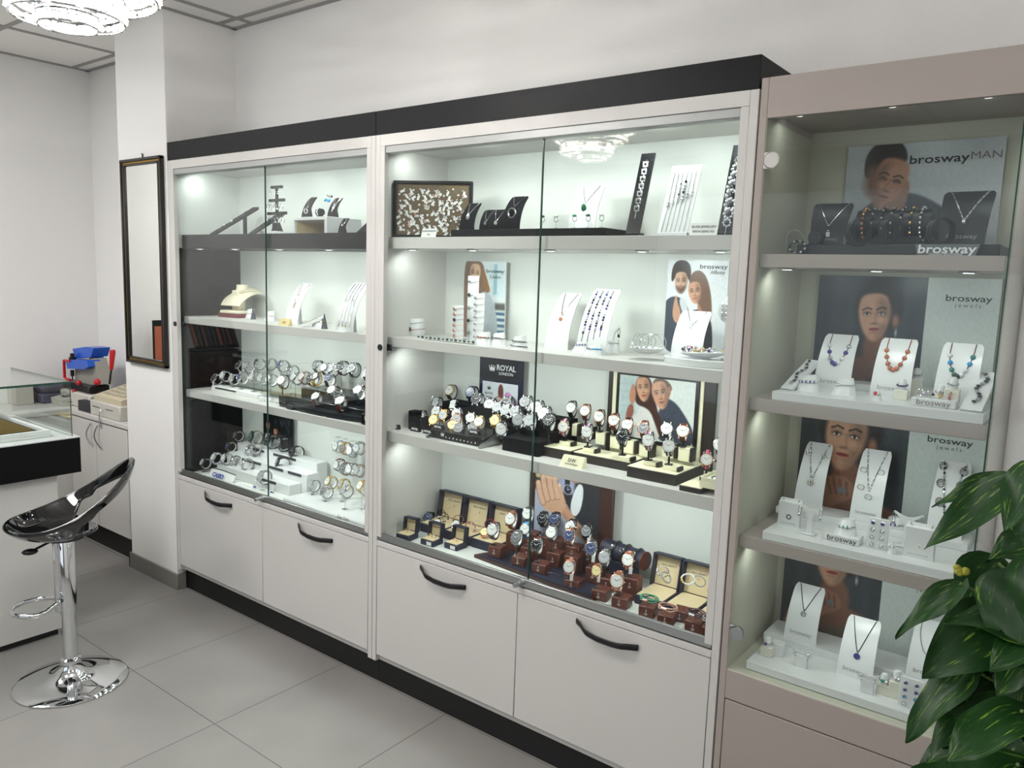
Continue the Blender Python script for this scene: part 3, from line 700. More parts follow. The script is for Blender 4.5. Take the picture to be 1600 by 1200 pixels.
# ---- first cabinet, watches on the shelf above the bottom (silver group)
zc=SH['c']
g='steel watches by the dark side lining'
t=platform('watch_riser','long white display slab with a dark stripe, under the steel watches','display riser',.13,.52,.13,.20,zc,.022,paper)
MB().bb(-.16,.02,-.0362,-.035,.011,.019).obj('stripe',ink,t)
platform('watch_riser','clear raised step behind the dark striped white slab','display riser',.10,.62,.22,.34,zc,.05,ACRYL)
for i,(a,b) in enumerate(((396,621),(406,627),(416,628))):
    q=at(a,b,z=zc); block(['small white card block nearest the dark striped slab','middle small white card block beside the dark striped slab','small white card block nearest the black tiered stand'][i],q.x,q.y+.012,zc,.034,.02,.018,paper,group='small white card blocks')
row('back row, clear step',g,[(372,570,.27,'silver','black','silver',zc+.05),(385,571,.28,'silver','silver','silver',zc+.05),(400,566,.27,'silver','black','silver',zc+.05),(418,566,.27,'silver','grey','silver',zc+.05),(437,569,.27,'silver','blue','mesh',zc+.05),(452,577,.25,'silver','black','mesh',zc+.05)],yaw=-8,tilt=30)
row('front row, striped slab',g,[(334,591,.17,'silver','black','silver',zc+.022,dict(tagged=True)),(347,586,.17,'silver','white','black',zc+.022),(361,591,.17,'silver','silver','silver',zc+.022),(374,589,.16,'silver','blue','silver',zc+.022),(393,588,.16,'silver','silver','mesh',zc+.022),(406,590,.16,'silver','silver','silver',zc+.022),(419,592,.16,'silver','white','silver',zc+.022),(439,594,.13,'silver','white','black',zc+.0,dict(sc=1.12,yaw=20,stand='black')),(458,589,.19,'silver','silver','mesh',zc+.0),(471,588,.19,'rose','silver','brown',zc),(483,591,.19,'silver','black','brown',zc)],yaw=-6,tilt=24)
# black tiered stand
bt=thing('tiered_watch_stand','glossy black tiered watch stand with silver lettering, first cabinet','watch stand',(0,0,zc))
bg2=mat('stand_black',(20,21,24),.25)
MB().bb(.76,1.40,.20,.34,0,.075,.003).obj('back_tier',bg2,bt)
MB().bb(.70,1.42,.12,.20,0,.045,.003).obj('middle_tier',bg2,bt)
arc=[(1.42,.118)]+[(1.06-.36*math.cos(PI*k/14*1.0)*-1,.118-.055*math.sin(PI*k/14)) for k in range(15)]
MB().prism([(1.06+.30*math.cos(PI+PI*k/16),.118+.056*math.sin(PI+PI*k/16)) for k in range(17)],0,.022).obj('front_tray',mat('stand_front',(30,32,38),.3),bt)
q=at(501,646,y=.07); text('POLICE',.026,inkl,bt,Matrix.Translation((q.x,.0655,q.z-zc))@Matrix.Rotation(R(70),4,'X'),bold=.0006)
blk=thing('logo_block','black block with silver lettering at the end of the tiered stand','sign',(1.40,.085,zc)); MB().bb(-.075,.045,-.02,.03,0,.045,.003).obj('body',bg2,blk)
text('POLICE',.024,inkl,blk,face_on(-.012,-.0205,.028),bold=.0006); text('WATCHES',.009,inkl,blk,face_on(-.012,-.0205,.012))
for i,(a,b) in enumerate(((441,636),(452,640))):
    q=at(a,b,z=zc); block(['small black block at the pillar end of the black tiered stand','small black block with a label before the black tiered stand'][i],q.x,q.y+.012,zc,.045,.026,.022,bg2,group='small black blocks')
g='watches on the black tiered stand'
row('back row, black stand',g,[(493,570,.26,'silver','grey','gunmetal',zc+.075),(506,574,.25,'silver','white','black',zc+.075),(516,576,.26,'silver','silver','brown',zc+.075),(531,572,.25,'silver','black','black',zc+.075,dict(sc=1.12,subs=1)),(549,575,.25,'silver','silver','black',zc+.075,dict(sc=1.12,subs=1)),(572,582,.25,'silver','silver','gunmetal',zc+.075,dict(sc=1.1))],yaw=6,tilt=26)
row('middle row, black stand',g,[(491,588,.20,'black','black','yellow',zc+.045),(512,590,.20,'silver','blue','navy',zc+.045),(518,609,.14,'silver','white','black',zc+.045,dict(sc=1.1)),(528,614,.14,'silver','black','two_tone',zc+.045),(559,609,.14,'silver','white','black',zc+.045,dict(sc=1.1)),(577,614,.14,'silver','black','black',zc+.045)],yaw=10,tilt=40)
row('front row, black stand',g,[(493,619,.105,'silver','white','burgundy',zc+.022),(531,626,.10,'silver','white','burgundy',zc+.022,dict(sc=1.12))],yaw=18,tilt=46)

# ---- first cabinet, bottom level, digital sport watches on white steps
zd=SH['d']
stp=thing('stepped_display','white stepped cardboard display with blue lettering under sport watches','display stand',(0,0,zd))
b=MB(); 
b.bb(.10,.76,.29,.355,0,.135,.002).bb(.12,.78,.215,.29,0,.095,.002).bb(.14,.74,.145,.215,0,.05,.002)
b.obj('steps',dispw,stp)
for x0_,x1_,yy,zz in ((.2,.34,.2885,.118),(.42,.60,.2885,.118),(.26,.42,.2135,.078),(.48,.6,.2135,.078),(.64,.74,.2135,.078),(.5,.64,.1435,.035)): MB().bb(x0_,x1_,yy-.001,yy+.002,zz,zz+.012).obj('dark_stripe',ink,stp)
sgn=thing('lettered_sign','low white sign with dark blue lettering before the stepped display','sign',(.255,.105,zd)); MB().surf(lambda u,v:(-.105+.21*u,-.01-.012*math.sin(PI*u)+.02*v,.034*v+.010*math.sin(PI*u)*v),12,1,.004).obj('board',paper,sgn)
MB().surf(lambda u,v:(-.105+.21*u,.0085-.012*math.sin(PI*u),.034+.010*math.sin(PI*u)+.004*v),12,1,.003).obj('top_edge',ink,sgn)
text('CASIO',.030,inkb,sgn,Matrix.Translation((0,-.0262,.021))@Matrix.Rotation(R(63),4,'X'),bold=.0012,squash=1.1)
for i,(a,b_) in enumerate(((398,752),(425,758))):
    q=at(a,b_,y=.12); s_=thing('price_card',['small upright blue edged price card before the stepped display','small tilted blue edged price card at the corner of the stepped display'][i],'price card',(q.x,.12,zd),0,'blue edged price cards')
    MB().box((0,0,.02),(.022,.003,.036),.001).obj('card',paper,s_); MB().box((0,-.0018,.004),(.022,.0006,.006)).obj('blue_strip',inkb,s_)
g='sport watches on the white stepped display'
row('back row, white steps',g,[(355,697,.24,'black','blue','gunmetal',zd+.095),(367,680,.30,'black','grey','gunmetal',zd+.135),(392,682,.31,'black','green','green',zd+.135,dict(sc=1.25)),(418,688,.31,'black','black','black',zd+.135,dict(sc=1.25)),(436,692,.31,'black','grey','gunmetal',zd+.135,dict(sc=1.25)),(456,706,.30,'black','black','black',zd+.135,dict(sc=1.25))],yaw=-15,tilt=20)
row('middle row, white steps',g,[(385,702,.25,'silver','silver','mesh',zd+.095),(393,699,.25,'silver','grey','mesh',zd+.095),(433,723,.23,'black','black','black',zd+.095,dict(sc=1.2)),(362,719,.18,'silver','silver','silver',zd+.05),(380,724,.17,'silver','silver','silver',zd+.05)],yaw=-30,tilt=20)
row('front row, white steps',g,[(316,722,.11,'black','white','black',zd),(333,714,.13,'silver','white','clear',zd),(349,715,.15,'silver','white','mesh',zd),(407,743,.11,'silver','silver','mesh',zd,dict(sc=1.15))],yaw=-10,tilt=30)

# ---- first cabinet, bottom level, white stand by the dividing post
yst=thing('upright_watch_display','white upright watch display with two curved arms beside the stile','display stand',(0,0,zd))
A=at(546,790,z=zd); 
MB().bb(.78,1.42,.08,.30,0,.012,.003).obj('base',dispw,yst)
MB().bb(1.12,1.44,.325,.331,.012,.385,.002).obj('back_board',paper,yst)
for zz in (.185,.30): MB().surf(lambda u,v:(1.12+.30*u,.325-.045*math.sin(PI*u)-.05*v,zz-.012*v),14,1,.003).obj('curved_arm',dispw,yst)
text('Get Only',.022,inkt,yst,face_on(1.20,.3242,.36)); text('Get Only',.02,inkt,yst,Matrix.Translation((1.2,.0795,.008))@Matrix.Rotation(R(80),4,'X'))
wr='watches on the white upright display'
row('top arm, white display',wr,[(524,697,.26,'silver','white','clear',zd+.29),(535,700,.26,'gold','grey','gold',zd+.29),(546,704,.25,'silver','white','silver',zd+.29),(557,700,.26,'silver','silver','silver',zd+.29)],yaw=0,tilt=14)
row('lower arm, white display',wr,[(525,726,.26,'silver','white','burgundy',zd+.175),(535,732,.26,'silver','grey','brown',zd+.175),(545,733,.25,'silver','white','silver',zd+.175),(556,735,.25,'silver','silver','two_tone',zd+.175)],yaw=0,tilt=14)
row('base, white display',wr,[(485,757,.20,'silver','silver','silver',zd+.012),(512,752,.22,'gold','white','gold',zd+.012),(505,767,.17,'silver','grey','silver',zd+.012),(532,756,.22,'gold','silver','gold',zd+.012),(536,766,.15,'silver','silver','silver',zd+.012),(562,759,.20,'gold','white','gold',zd+.012),(572,768,.17,'silver','silver','mesh',zd+.012)],yaw=-10,tilt=26)
row('standing alone at the stile by the white upright display',wr,[(573,792,.09,'silver','grey','purple',zd)],yaw=-20,tilt=10)

# ---- second cabinet, level above the bottom: large crown-lettered group
g='watches in front of the navy poster'
zc=SH['c']
tr=thing('watch_display_tray','black sloping watch tray with silver side wings and crown lettering','display stand',(0,0,zc))
P0=at(665,687,z=zc); P1=at(737,707,z=zc); 
x0_,x1_=1.70,1.96
MB().add([(x0_,.085,0),(x1_,.085,0),(x1_,.085,.03),(x0_,.085,.03),(x0_,.20,0),(x1_,.20,0),(x1_,.20,.055),(x0_,.20,.055)],[(0,1,2,3),(4,5,6,7),(0,1,5,4),(3,2,6,7),(0,3,7,4),(1,2,6,5)]).obj('body',bg2,tr)
for xx in (x0_,x1_): MB().add([(xx-.003,.06,0),(xx+.003,.06,0),(xx+.003,.06,.01),(xx-.003,.06,.01),(xx-.003,.20,0),(xx+.003,.20,0),(xx+.003,.20,.06),(xx-.003,.20,.06)],[(0,1,2,3),(4,5,6,7),(0,1,5,4),(3,2,6,7),(0,3,7,4),(1,2,6,5)]).obj('side_wing',alu,tr)
jj=MB()
for k in range(9): jj.ball((1.78+.018*k,.083,.012),.0032,8)
jj.obj('studs',chrome,tr)
CROWN=[(-.5,-.35),(.5,-.35),(.62,.25),(.3,-.02),(.2,.35),(0,.05),(-.2,.35),(-.3,-.02),(-.62,.25)]
def crown(parent,M,s_,m): 
    b=MB().prism([(x*s_,y*s_) for x,y in CROWN],0,.0006,m)
    for x,y in ((-.62,.3),(-.2,.42),(.2,.42),(.62,.3)): b.lathe([(0,0),(.09*s_,0),(.09*s_,.0006),(0,.0006)],8,m,Matrix.Translation((x*s_,y*s_,0)))
    b.prism([(-.5*s_,-.5*s_),(.5*s_,-.5*s_),(.5*s_,-.41*s_),(-.5*s_,-.41*s_)],0,.0006,m)
    link('crown_emblem',b.mesh('crown'),parent,M=M)
crown(tr,face_on(1.76,.084,.02),.014,inkl)
for i,(a,b_) in enumerate(((617,670),(649,674),(685,671),(741,679),(669,678))):
    q=at(a,b_,z=zc+(.0 if i<2 or i==4 else .04)); s_=thing('name_plate',['small black name plate nearest the side wall','small black name plate second from the side wall','small black name plate over the black tray, pillar end','small black name plate over the black tray, poster end','tiny black name plate touching the silver wing'][i],'name plate',(q.x,q.y,q.z if i in(2,3) else zc),0,'black name plates')
    MB().add([(-.024,-.006,0),(.024,-.006,0),(.024,.010,0),(-.024,.010,0),(-.022,.0,.018),(.022,.0,.018),(.022,.008,.018),(-.022,.008,.018)],[(0,1,2,3),(4,5,6,7),(0,1,5,4),(1,2,6,5),(2,3,7,6),(3,0,4,7)]).obj('wedge',bg2,s_)
    text('ROYAL',.011,inkl,s_,Matrix.Translation((0,-.0042,.010))@Matrix.Rotation(R(72),4,'X'),bold=.0003)
# black velvet tiers
platform('watch_riser','tall black velvet step at the back of the crown lettered group','display riser',1.60,2.20,.255,.335,zc,.11,velvet)
platform('watch_riser','middle black velvet step of the crown lettered group','display riser',1.66,2.20,.20,.25,zc,.07,velvet)
platform('watch_riser','large black velvet block beside the glass edge, in front of the navy poster','display riser',2.03,2.19,.105,.195,zc,.05,velvet)
for i,(a,b_,hh) in enumerate(((620,668,.05),(640,672,.075),(656,672,.05))):
    q=at(a,b_,z=zc); block(['black velvet block under the watch nearest the side wall','tall black velvet block second from the side wall','black velvet block third from the side wall'][i],q.x,max(q.y+.03,.10),zc,.04,.04,hh,velvet,group='black velvet blocks')
nb=[]
for i,(a,b_,hh) in enumerate(((774,687,.085),(783,692,.10))):
    q=at(a,b_,z=zc); t=block(['navy black box with a crown behind the glass ruler card','tall navy black box with a crown left of the glass card'][i] if 0 else ['black carton with faint crown, behind its taller twin','taller black carton with faint crown beside the curved clear card'][i],q.x,q.y+.025,zc,.042,.042,hh*.62,velvet,rz=8)
    crown(t,face_on(0,-.0215,.03),.014,mat('faint_gold',(90,84,80),.5))
q=at(808,698,z=zc); cc=thing('curved_card','curved clear card printed with black lines and a crown','card stand',(q.x,q.y,zc),R(12))
MB().surf(lambda u,v:(-.028+.056*u,.012+.05*v*v,.002+.105*v),2,10,.0016).obj('card',mat('frosted_card',(196,204,206),.25),cc)
b=MB()
for k in range(9): 
    v=.14+.07*k; b.box((0,.012+.05*v*v-.0006,.002+.105*v),(.034,.0006,.0022))
b.obj('printed_lines',ink,cc); crown(cc,Matrix.Translation((0,.012+.05*.78*.78-.001,.085))@Matrix.Rotation(R(55),4,'X'),.012,ink)
row('top row, navy poster',g,[(671,621,.30,'silver','white','black',zc+.11),(702,610,.31,'gold','white','black',zc+.11,dict(sc=1.05)),(735,613,.31,'black','blue','navy',zc+.11,dict(sc=1.1)),(744,624,.28,'silver','black','silver',zc+.11,dict(sc=1.1)),(764,632,.27,'silver','white','mesh',zc+.11,dict(sc=1.1)),(791,630,.29,'silver','black','silver',zc+.11,dict(sc=1.15,subs=1)),(820,628,.27,'silver','grey','mesh',zc+.11,dict(sc=1.1)),(838,636,.24,'silver','white','mesh',zc+.07,dict(sc=1.15)),(849,646,.19,'silver','white','mesh',zc+.05,dict(sc=1.15))],yaw=10,tilt=24)
row('second row, navy poster',g,[(645,639,.22,'silver','white','black',zc+.05),(681,629,.26,'silver','silver','black',zc+.07,dict(rect=True)),(708,633,.25,'silver','white','black',zc+.07,dict(rect=True)),(681,643,.20,'silver','white','brown',zc+.05),(776,636,.24,'silver','silver','silver',zc+.07),(804,643,.22,'silver','grey','silver',zc+.07),(789,641,.22,'silver','silver','silver',zc+.07),(827,657,.16,'silver','silver','silver',zc+.05,dict(sc=1.1)),(857,657,.14,'black','black','black',zc+.0,dict(sc=1.1,subs=1))],yaw=14,tilt=26)
row('third row, navy poster',g,[(621,650,.16,'gold','white','brown',zc),(656,650,.17,'silver','white','black',zc+.05),(692,649,.19,'gold','white','tan',zc+.05),(713,646,.19,'silver','white','navy',zc+.05),(735,653,.19,'silver','white','gunmetal',zc+.05),(773,657,.17,'gold','cream','gold',zc+.06)],yaw=16,tilt=24)
row('fourth row, navy poster',g,[(677,656,.15,'gold','cream','brown',zc+.04),(713,655,.15,'rose','silver','brown',zc+.04),(707,664,.13,'rose','cream','rose',zc+.035),(716,669,.115,'silver','grey','two_tone',zc+.035),(739,668,.125,'silver','grey','two_tone',zc+.04),(748,659,.14,'gold','white','two_tone',zc+.045)],yaw=18,tilt=26)
row('before the black cartons and curved card',g,[(783,671,.12,'silver','white','black',zc+.06),(809,656,.17,'silver','silver','silver',zc+.05)],yaw=22,tilt=14,sc=1.1)

# ---- cream block group
g='watches on cream blocks'
def trayxy(pa,pb,pc,h,z):
    a=at(*pa,z=z+h); b=at(*pb,z=z+h); c=at(*pc,z=z+h); return a,b,c
dk=mat('espresso_wrap',(44,38,36),.5)
for i,(pa,pb,pc,h) in enumerate([((828,690),(886,706),(922,694),.036),((897,705),(983,723),(1004,714),.032),((980,727),(1056,742),(1100,724),.036),((1061,757),(1092,765),(1135,750),.018)]):
    a,b,c=trayxy(pa,pb,pc,h,zc); y0_=(a.y+b.y)/2; y1_=max(c.y,y0_+.08)
    y0_=max(y0_,.058); platform('low_riser',['dark low base with cream top by the glass edge','dark low base with cream top behind the initials plate','tall dark base with cream top in the middle of the cream group','lowest dark base with cream top next to the stile'][i],'display base',a.x,min(b.x,2.90),y0_,min(y1_,.33),zc,h,dk,dwcream)
ZB=zc+.035
a,b,c=trayxy((897,705),(983,723),(1004,714),.032,zc)
CB=[(905,690,'b',.04),(928,683,'b',.04),(943,700,'b',.05),(958,703,'b',.05),(990,712,'b',.055),(1033,705,'b',.05),(1078,707,'c',.05)]
def cblock(lab,px,py,y,z,sx,h,sy=.03):
    q=at(px,py,y=y); return block(lab,q.x,y+sy/2,z,sx,sy,h,dwcream,cap=dk,group='cream display blocks')
hi=[(892,637,.29,'silver','white','black',.05),(914,642,.28,'rose','white','brown',.05),(936,651,.27,'rose','white','black',.04),(959,657,.25,'rose','white','brown',.04),(980,664,.24,'rose','white','black',.035),(1005,669,.23,'rose','grey','brown',.035),(1042,670,.22,'silver','white','black',.05),(1067,674,.21,'rose','white','brown',.05)]
lo=[(880,667,.19,'rose','white','pinknavy',.036),(917,675,.17,'silver','white','pinknavy',.032),(972,683,.15,'silver','black','black',.032),(1013,688,.13,'silver','white','pinknavy',.036),(1045,697,.12,'silver','white','whiteblack',.036)]
bcol=['by the glass edge','behind the initials plate']
for i,(px,py,y,cs,dl,sp,h) in enumerate(hi):
    q=at(px,py,y=y); block(f"tall cream block with dark end, {ORD[i]} in back row of cream group",q.x+.004,y+.024,zc+h,.040,.034,.046,dwcream,cap=dk,group='tall cream blocks') if h<.06 else 0
    WGROUP[0]=g; watch(px,py,y,cs,dl,sp,zc+h+.046,f"{ORD[i]} from glass edge, cream back row",yaw=14,tilt=20,stand='cream',sc=1.0)
for i,(px,py,y,cs,dl,sp,h) in enumerate(lo):
    q=at(px,py,y=y); block(f"flat cream block with dark end, {ORD[i]} in front row of cream group",q.x+.006,y+.020,zc+h,.046,.034,.015,dwcream,cap=dk,group='flat cream blocks')
    WGROUP[0]=g; watch(px,py,y,cs,dl,sp,zc+h+.015,f"{ORD[i]} from glass edge, cream front row",yaw=16,tilt=14,stand='cream',sc=1.0)
WGROUP[0]=g
q=at(1122,694,y=.24); block('tall cream block behind the last watch at the stile',2.862,.265,zc+.0,.036,.034,.06,dwcream,cap=None,group='tall cream blocks')
watch(1124,695,.24,'silver','white','whiteblack',zc+.06,'beside the stile at the back of the cream group',yaw=12,tilt=16,stand='cream')
watch(1104,718,.14,'rose','white','pinkorange',zc+.018,'in front of the cream box near the stile',yaw=16,tilt=12,stand='cream',sc=.95)
q=at(893,719,y=.07); s_=thing('initials_plate','cream plate with black initials standing on the shelf edge','sign',(q.x,.075,zc),R(4))
MB().add([(-.045,-.010,0),(.040,-.010,0),(.045,.018,0),(-.04,.018,0),(-.036,.006,.036),(.042,.006,.036),(.046,.012,.036),(-.03,.012,.036)],[(0,1,2,3),(4,5,6,7),(0,1,5,4),(1,2,6,5),(2,3,7,6),(3,0,4,7)]).obj('plate',dwcream,s_)
text('DW',.017,ink,s_,Matrix.Translation((.0,-.0035,.022))@Matrix.Rotation(R(64),4,'X')); text('Daniel Wellington',.0065,ink,s_,Matrix.Translation((.0,-.0075,.010))@Matrix.Rotation(R(64),4,'X'))
t=thing('bracelet_box','open cream box with a thin bracelet next to the stile','box',(2.845,.12,zc+.018))
MB().bb(-.045,.045,-.05,.06,0,.022,.002).bb(-.045,-.041,-.05,.06,.022,.032).bb(-.045,.045,-.05,-.046,.022,.032).bb(.041,.045,-.05,.06,.022,.032).bb(-.045,.045,.056,.06,.022,.032).obj('box_body',dwcream,t)
tag(MB().tube([(.028*math.cos(k*PI/12),.028*math.sin(k*PI/12),.0015) for k in range(22)],.0014,6).obj('bracelet',gunm,None,(2.845,.125,zc+.041)),'thin dark open bracelet lying in the cream box by the stile','bracelet')
MB().bb(-.035,.035,-.04,.05,.022,.023).obj('cushion',paper,t)

# ================================================================== printed posters (soft painted pictures on flat boards)
class Cv:
    def __init__(s,w,h,nx,bg):
        s.nx=nx; s.ny=max(4,int(round(nx*h/w))); s.A=h/w
        s.X,s.Y=np.meshgrid((np.arange(s.nx)+.5)/s.nx,(np.arange(s.ny)+.5)/s.ny*s.A)
        s.c=np.zeros((s.ny,s.nx,3))+np.array(bg,float)/255
    def mix(s,a,col): a=np.clip(a,0,1)[...,None]; s.c=s.c*(1-a)+np.array(col,float)/255*a
    def ell(s,x,y,rx,ry,col,soft=.012,rot=0,op=1):
        t=math.radians(rot); dx=s.X-x; dy=s.Y-y; u=dx*math.cos(t)+dy*math.sin(t); v=-dx*math.sin(t)+dy*math.cos(t)
        d=(np.sqrt((u/rx)**2+(v/ry)**2)-1)*min(rx,ry); s.mix(op*(.5-d/soft),col)
    def poly(s,pts,col,soft=.012,op=1):
        P=np.array(pts,float); n=len(P)
        for _ in range(2):   # corner cutting
            Q=np.empty((len(P)*2,2)); Q[0::2]=P*.75+np.roll(P,-1,0)*.25; Q[1::2]=P*.25+np.roll(P,-1,0)*.75; P=Q
        d=np.full(s.X.shape,9.); ins=np.zeros(s.X.shape,bool); N=len(P)
        for i in range(N):
            a=P[i]; b=P[(i+1)%N]; e=b-a; wx=s.X-a[0]; wy=s.Y-a[1]; t=np.clip((wx*e[0]+wy*e[1])/(e@e+1e-12),0,1)
            d=np.minimum(d,np.hypot(wx-e[0]*t,wy-e[1]*t)); c=((a[1]>s.Y)!=(b[1]>s.Y))
            with np.errstate(divide='ignore',invalid='ignore'): ins^=c&(s.X<(b[0]-a[0])*(s.Y-a[1])/(b[1]-a[1]+1e-15)+a[0])
        s.mix(op*(.5+np.where(ins,d,-d)/soft),col)
    def line(s,pts,w_,col,soft=.006,op=1):
        d=np.full(s.X.shape,9.)
        for a,b in zip(pts,pts[1:]):
            a=np.array(a);b=np.array(b);e=b-a;wx=s.X-a[0];wy=s.Y-a[1];t=np.clip((wx*e[0]+wy*e[1])/(e@e+1e-12),0,1); d=np.minimum(d,np.hypot(wx-e[0]*t,wy-e[1]*t))
        s.mix(op*(.5-(d-w_/2)/soft),col)
    def rect(s,x0,y0,x1,y1,col,soft=.004): s.mix(np.minimum.reduce([(s.X-x0)/soft+.5,(x1-s.X)/soft+.5,(s.Y-y0)/soft+.5,(y1-s.Y)/soft+.5]),col)
    def noise(s,amt,seed=0,mask=None):
        r=np.random.RandomState(seed); n=r.rand(*s.X.shape)-.5; n=(n+np.roll(n,1,0)+np.roll(n,1,1)+np.roll(n,2,0))/2
        s.c=np.clip(s.c+(n*amt)[...,None]*(1 if mask is None else mask[...,None]),0,1)
    def face(s,x,y,h,skin,tilt=0,lit=-1,lips=(150,70,66),brow=(50,36,30),beard=False,down=False):
        """an oval face of height h centred on x,y; lit side -1 left"""
        r=h/2; t=math.radians(tilt)
        def q(a,b): return (x+(a*math.cos(t)-b*math.sin(t))*r, y+(a*math.sin(t)+b*math.cos(t))*r)
        sk=np.array(skin); sh=tuple(sk*.66); 
        s.poly([q(-.62,.45),q(-.45,.98),q(.45,.98),q(.62,.45),q(.6,-.1),q(.38,-.72),q(.1,-1.0),q(-.14,-1.0),q(-.4,-.7),q(-.6,-.1)],skin,.02*h/.3)
        s.poly([q(.12*-lit,.9),q(.66*-lit,.5),q(.6*-lit,-.2),q(.3*-lit,-.85),q(.06*-lit,-.98),q(.22*-lit,-.3)],sh,.16*h,.75)
        s.ell(*q(-.28*1*(-lit)*-1,-.12),.2*r,.16*r,tuple(np.minimum(sk*1.12,255)),.2*r,tilt,.6)
        for e in(-.27,.27):
            s.ell(*q(e,.16),.17*r,.10*r,tuple(sk*.62),.1*r,tilt,.75)
            if not down:
                s.ell(*q(e,.13),.105*r,.048*r,(236,232,226),.03*r,tilt); s.ell(*q(e,.13),.05*r,.052*r,(44,40,38),.02*r,tilt)
            s.line([q(e-.13,.14),q(e,.20),q(e+.13,.14)],.028*r,(34,26,24),.03*r)
            s.line([q(e-.17,.30),q(e,.39),q(e+.17,.33)],.05*r,brow,.05*r)
        s.line([q(.03,.15),q(.06*-lit,-.12),q(.07*-lit,-.24)],.05*r,tuple(sk*.7),.09*r,.7)
        s.ell(*q(0,-.27),.13*r,.05*r,tuple(sk*.62),.06*r,tilt,.8)
        if beard: s.poly([q(-.55,-.2),q(-.2,-.35),q(.2,-.35),q(.55,-.2),q(.4,-.75),q(0,-1.05),q(-.4,-.75)],tuple(np.array(brow)*1.5),.22*r,.62)
        s.ell(*q(0,-.50),.19*r,.065*r,lips,.04*r,tilt); s.line([q(-.17,-.49),q(.17,-.49)],.02*r,tuple(np.array(lips)*.5),.03*r)
        s.ell(*q(0,-.64),.13*r,.03*r,tuple(sk*.7),.06*r,tilt,.6)
        return q
    def obj(s,name,w,h,parent,M,bend=None):
        me=bpy.data.meshes.new(name); nx,ny=s.nx,s.ny; xs=(np.linspace(-.5,.5,nx+1))*w; zs=np.linspace(0,h,ny+1)
        V=[(x,0,z) for z in zs for x in xs]; F=[(j*(nx+1)+i,j*(nx+1)+i+1,(j+1)*(nx+1)+i+1,(j+1)*(nx+1)+i) for j in range(ny) for i in range(nx)]
        me.from_pydata(V,[],F); at_=me.color_attributes.new('print','FLOAT_COLOR','CORNER'); c=s.c.reshape(-1,3); c=np.where(c<=.04045,c/12.92,((c+.055)/1.055)**2.4)
        at_.data.foreach_set('color',np.repeat(np.c_[c,np.ones(len(c))],4,0).ravel()); me.materials.append(PRINT); return link(name,me,parent,M=M)
PRINT=bpy.data.materials.new('photo_print'); PRINT.use_nodes=True
_n=PRINT.node_tree.nodes.new('ShaderNodeAttribute'); _n.attribute_name='print'; PRINT.node_tree.links.new(_n.outputs['Color'],PRINT.node_tree.nodes['Principled BSDF'].inputs['Base Color']); PRINT.node_tree.nodes['Principled BSDF'].inputs['Roughness'].default_value=.35
def poster(label,pbl,ptr,y,bm,th=.006,lean=0):
    """board spanned between a lower-left and an upper-right photo point on the plane y"""
    a=at(*pbl,y=y); b=at(*ptr,y=y); w_,h=b.x-a.x,b.z-a.z
    t=thing('advertising_board',label,'advertising board',((a.x+b.x)/2,y,a.z)); t.rotation_euler=(R(-lean),0,0)
    MB().bb(-w_/2,w_/2,.0008,th,0,h).obj('board',bm,t); return t,w_,h
def hair_long(c,q,col,side=1): pass

# couple, pale wall
t,w_,h=poster('white poster of a couple with small jewellery, behind the oval riser',(1036,551),(1140,407),.34,paper)
zb=1.425; 
c=Cv(w_,h,110,(222,226,229)); A=c.A
c.poly([(-.05,0),(-.05,.52*A),(.08,.62*A),(.28,.60*A),(.42,.46*A),(.55,.0)],(58,66,76),.02)
c.poly([(.30,0),(.34,.40*A),(.50,.5*A),(.72,.46*A),(.80,.3*A),(.82,0)],(34,30,32),.02)
c.poly([(.2,.6*A),(.3,.42*A),(.4,.3*A),(.36,.6*A)],(206,208,212),.02)
c.poly([(.55,.42*A),(.52,.62*A),(.74,.62*A),(.74,.40*A)],(168,120,96),.02)
c.poly([(.07,.74*A),(.07,.92*A),(.16,1.0*A),(.34,.99*A),(.40,.90*A),(.39,.76*A),(.30,.86*A),(.16,.84*A)],(62,52,48),.015)
c.face(.235,.76*A,.36*A/A*1.0*.95,(206,164,138),2,-1,(168,96,84),(54,42,36),True)
c.poly([(.36,.78*A),(.42,.88*A),(.56,.90*A),(.68,.80*A),(.76,.6*A),(.78,.38*A),(.66,.30*A),(.62,.5*A),(.44,.62*A)],(112,82,62),.02)
c.face(.475,.66*A,.34,(206,156,126),8,-1,(176,84,84))
c.poly([(.13,.36*A),(.12,.5*A),(.17,.66*A),(.2,.54*A),(.24,.50*A),(.29,.36*A),(.27,.30*A)],(196,148,122),.015)
c.poly([(.20,.32*A),(.3,.5*A),(.5,.30*A),(.45,.2*A)],(226,226,228),.02,.6)
c.noise(.05,1); c.obj('printed_picture',w_,h,t,Matrix.Identity(4))
ptext('brosway',1094,1137,417,.339,ink,t,1.15)
ptext('Affinity',1110,1133,426,.339,inkt,t)
# woman with bracelet cards
t,w_,h=poster('poster of a long haired woman in a grey jumper behind the bracelet cards',(723,538),(791,409),.34,paper)
c=Cv(w_,h,90,(214,224,226)); A=c.A
c.rect(.62,.6*A,.98,.97*A,(202,218,222),.08); c.rect(.72,.62*A,.80,.97*A,(150,186,198),.04)
for k in range(6): c.rect(.78,(.10+.07*k)*A,1.0,(.135+.07*k)*A,(84,112,138),.02)
c.rect(.76,.44*A,1.0,.52*A,(96,96,92),.05)
c.poly([(.0,.0),(.0,.98*A),(.2,1.02*A),(.44,1.0*A),(.52,.85*A),(.62,.7*A),(.5,.62*A),(.3,.4*A),(.2,0)],(128,104,88),.03)
c.poly([(.12,0),(.2,.45*A),(.42,.66*A),(.66,.62*A),(.78,.45*A),(.86,.18*A),(.74,.06*A),(.6,0)],(186,194,200),.02)
for k in range(9): c.line([(.45+.04*k,.02),(.5+.03*k,.26*A)],.008,(150,160,168),.012,.7)
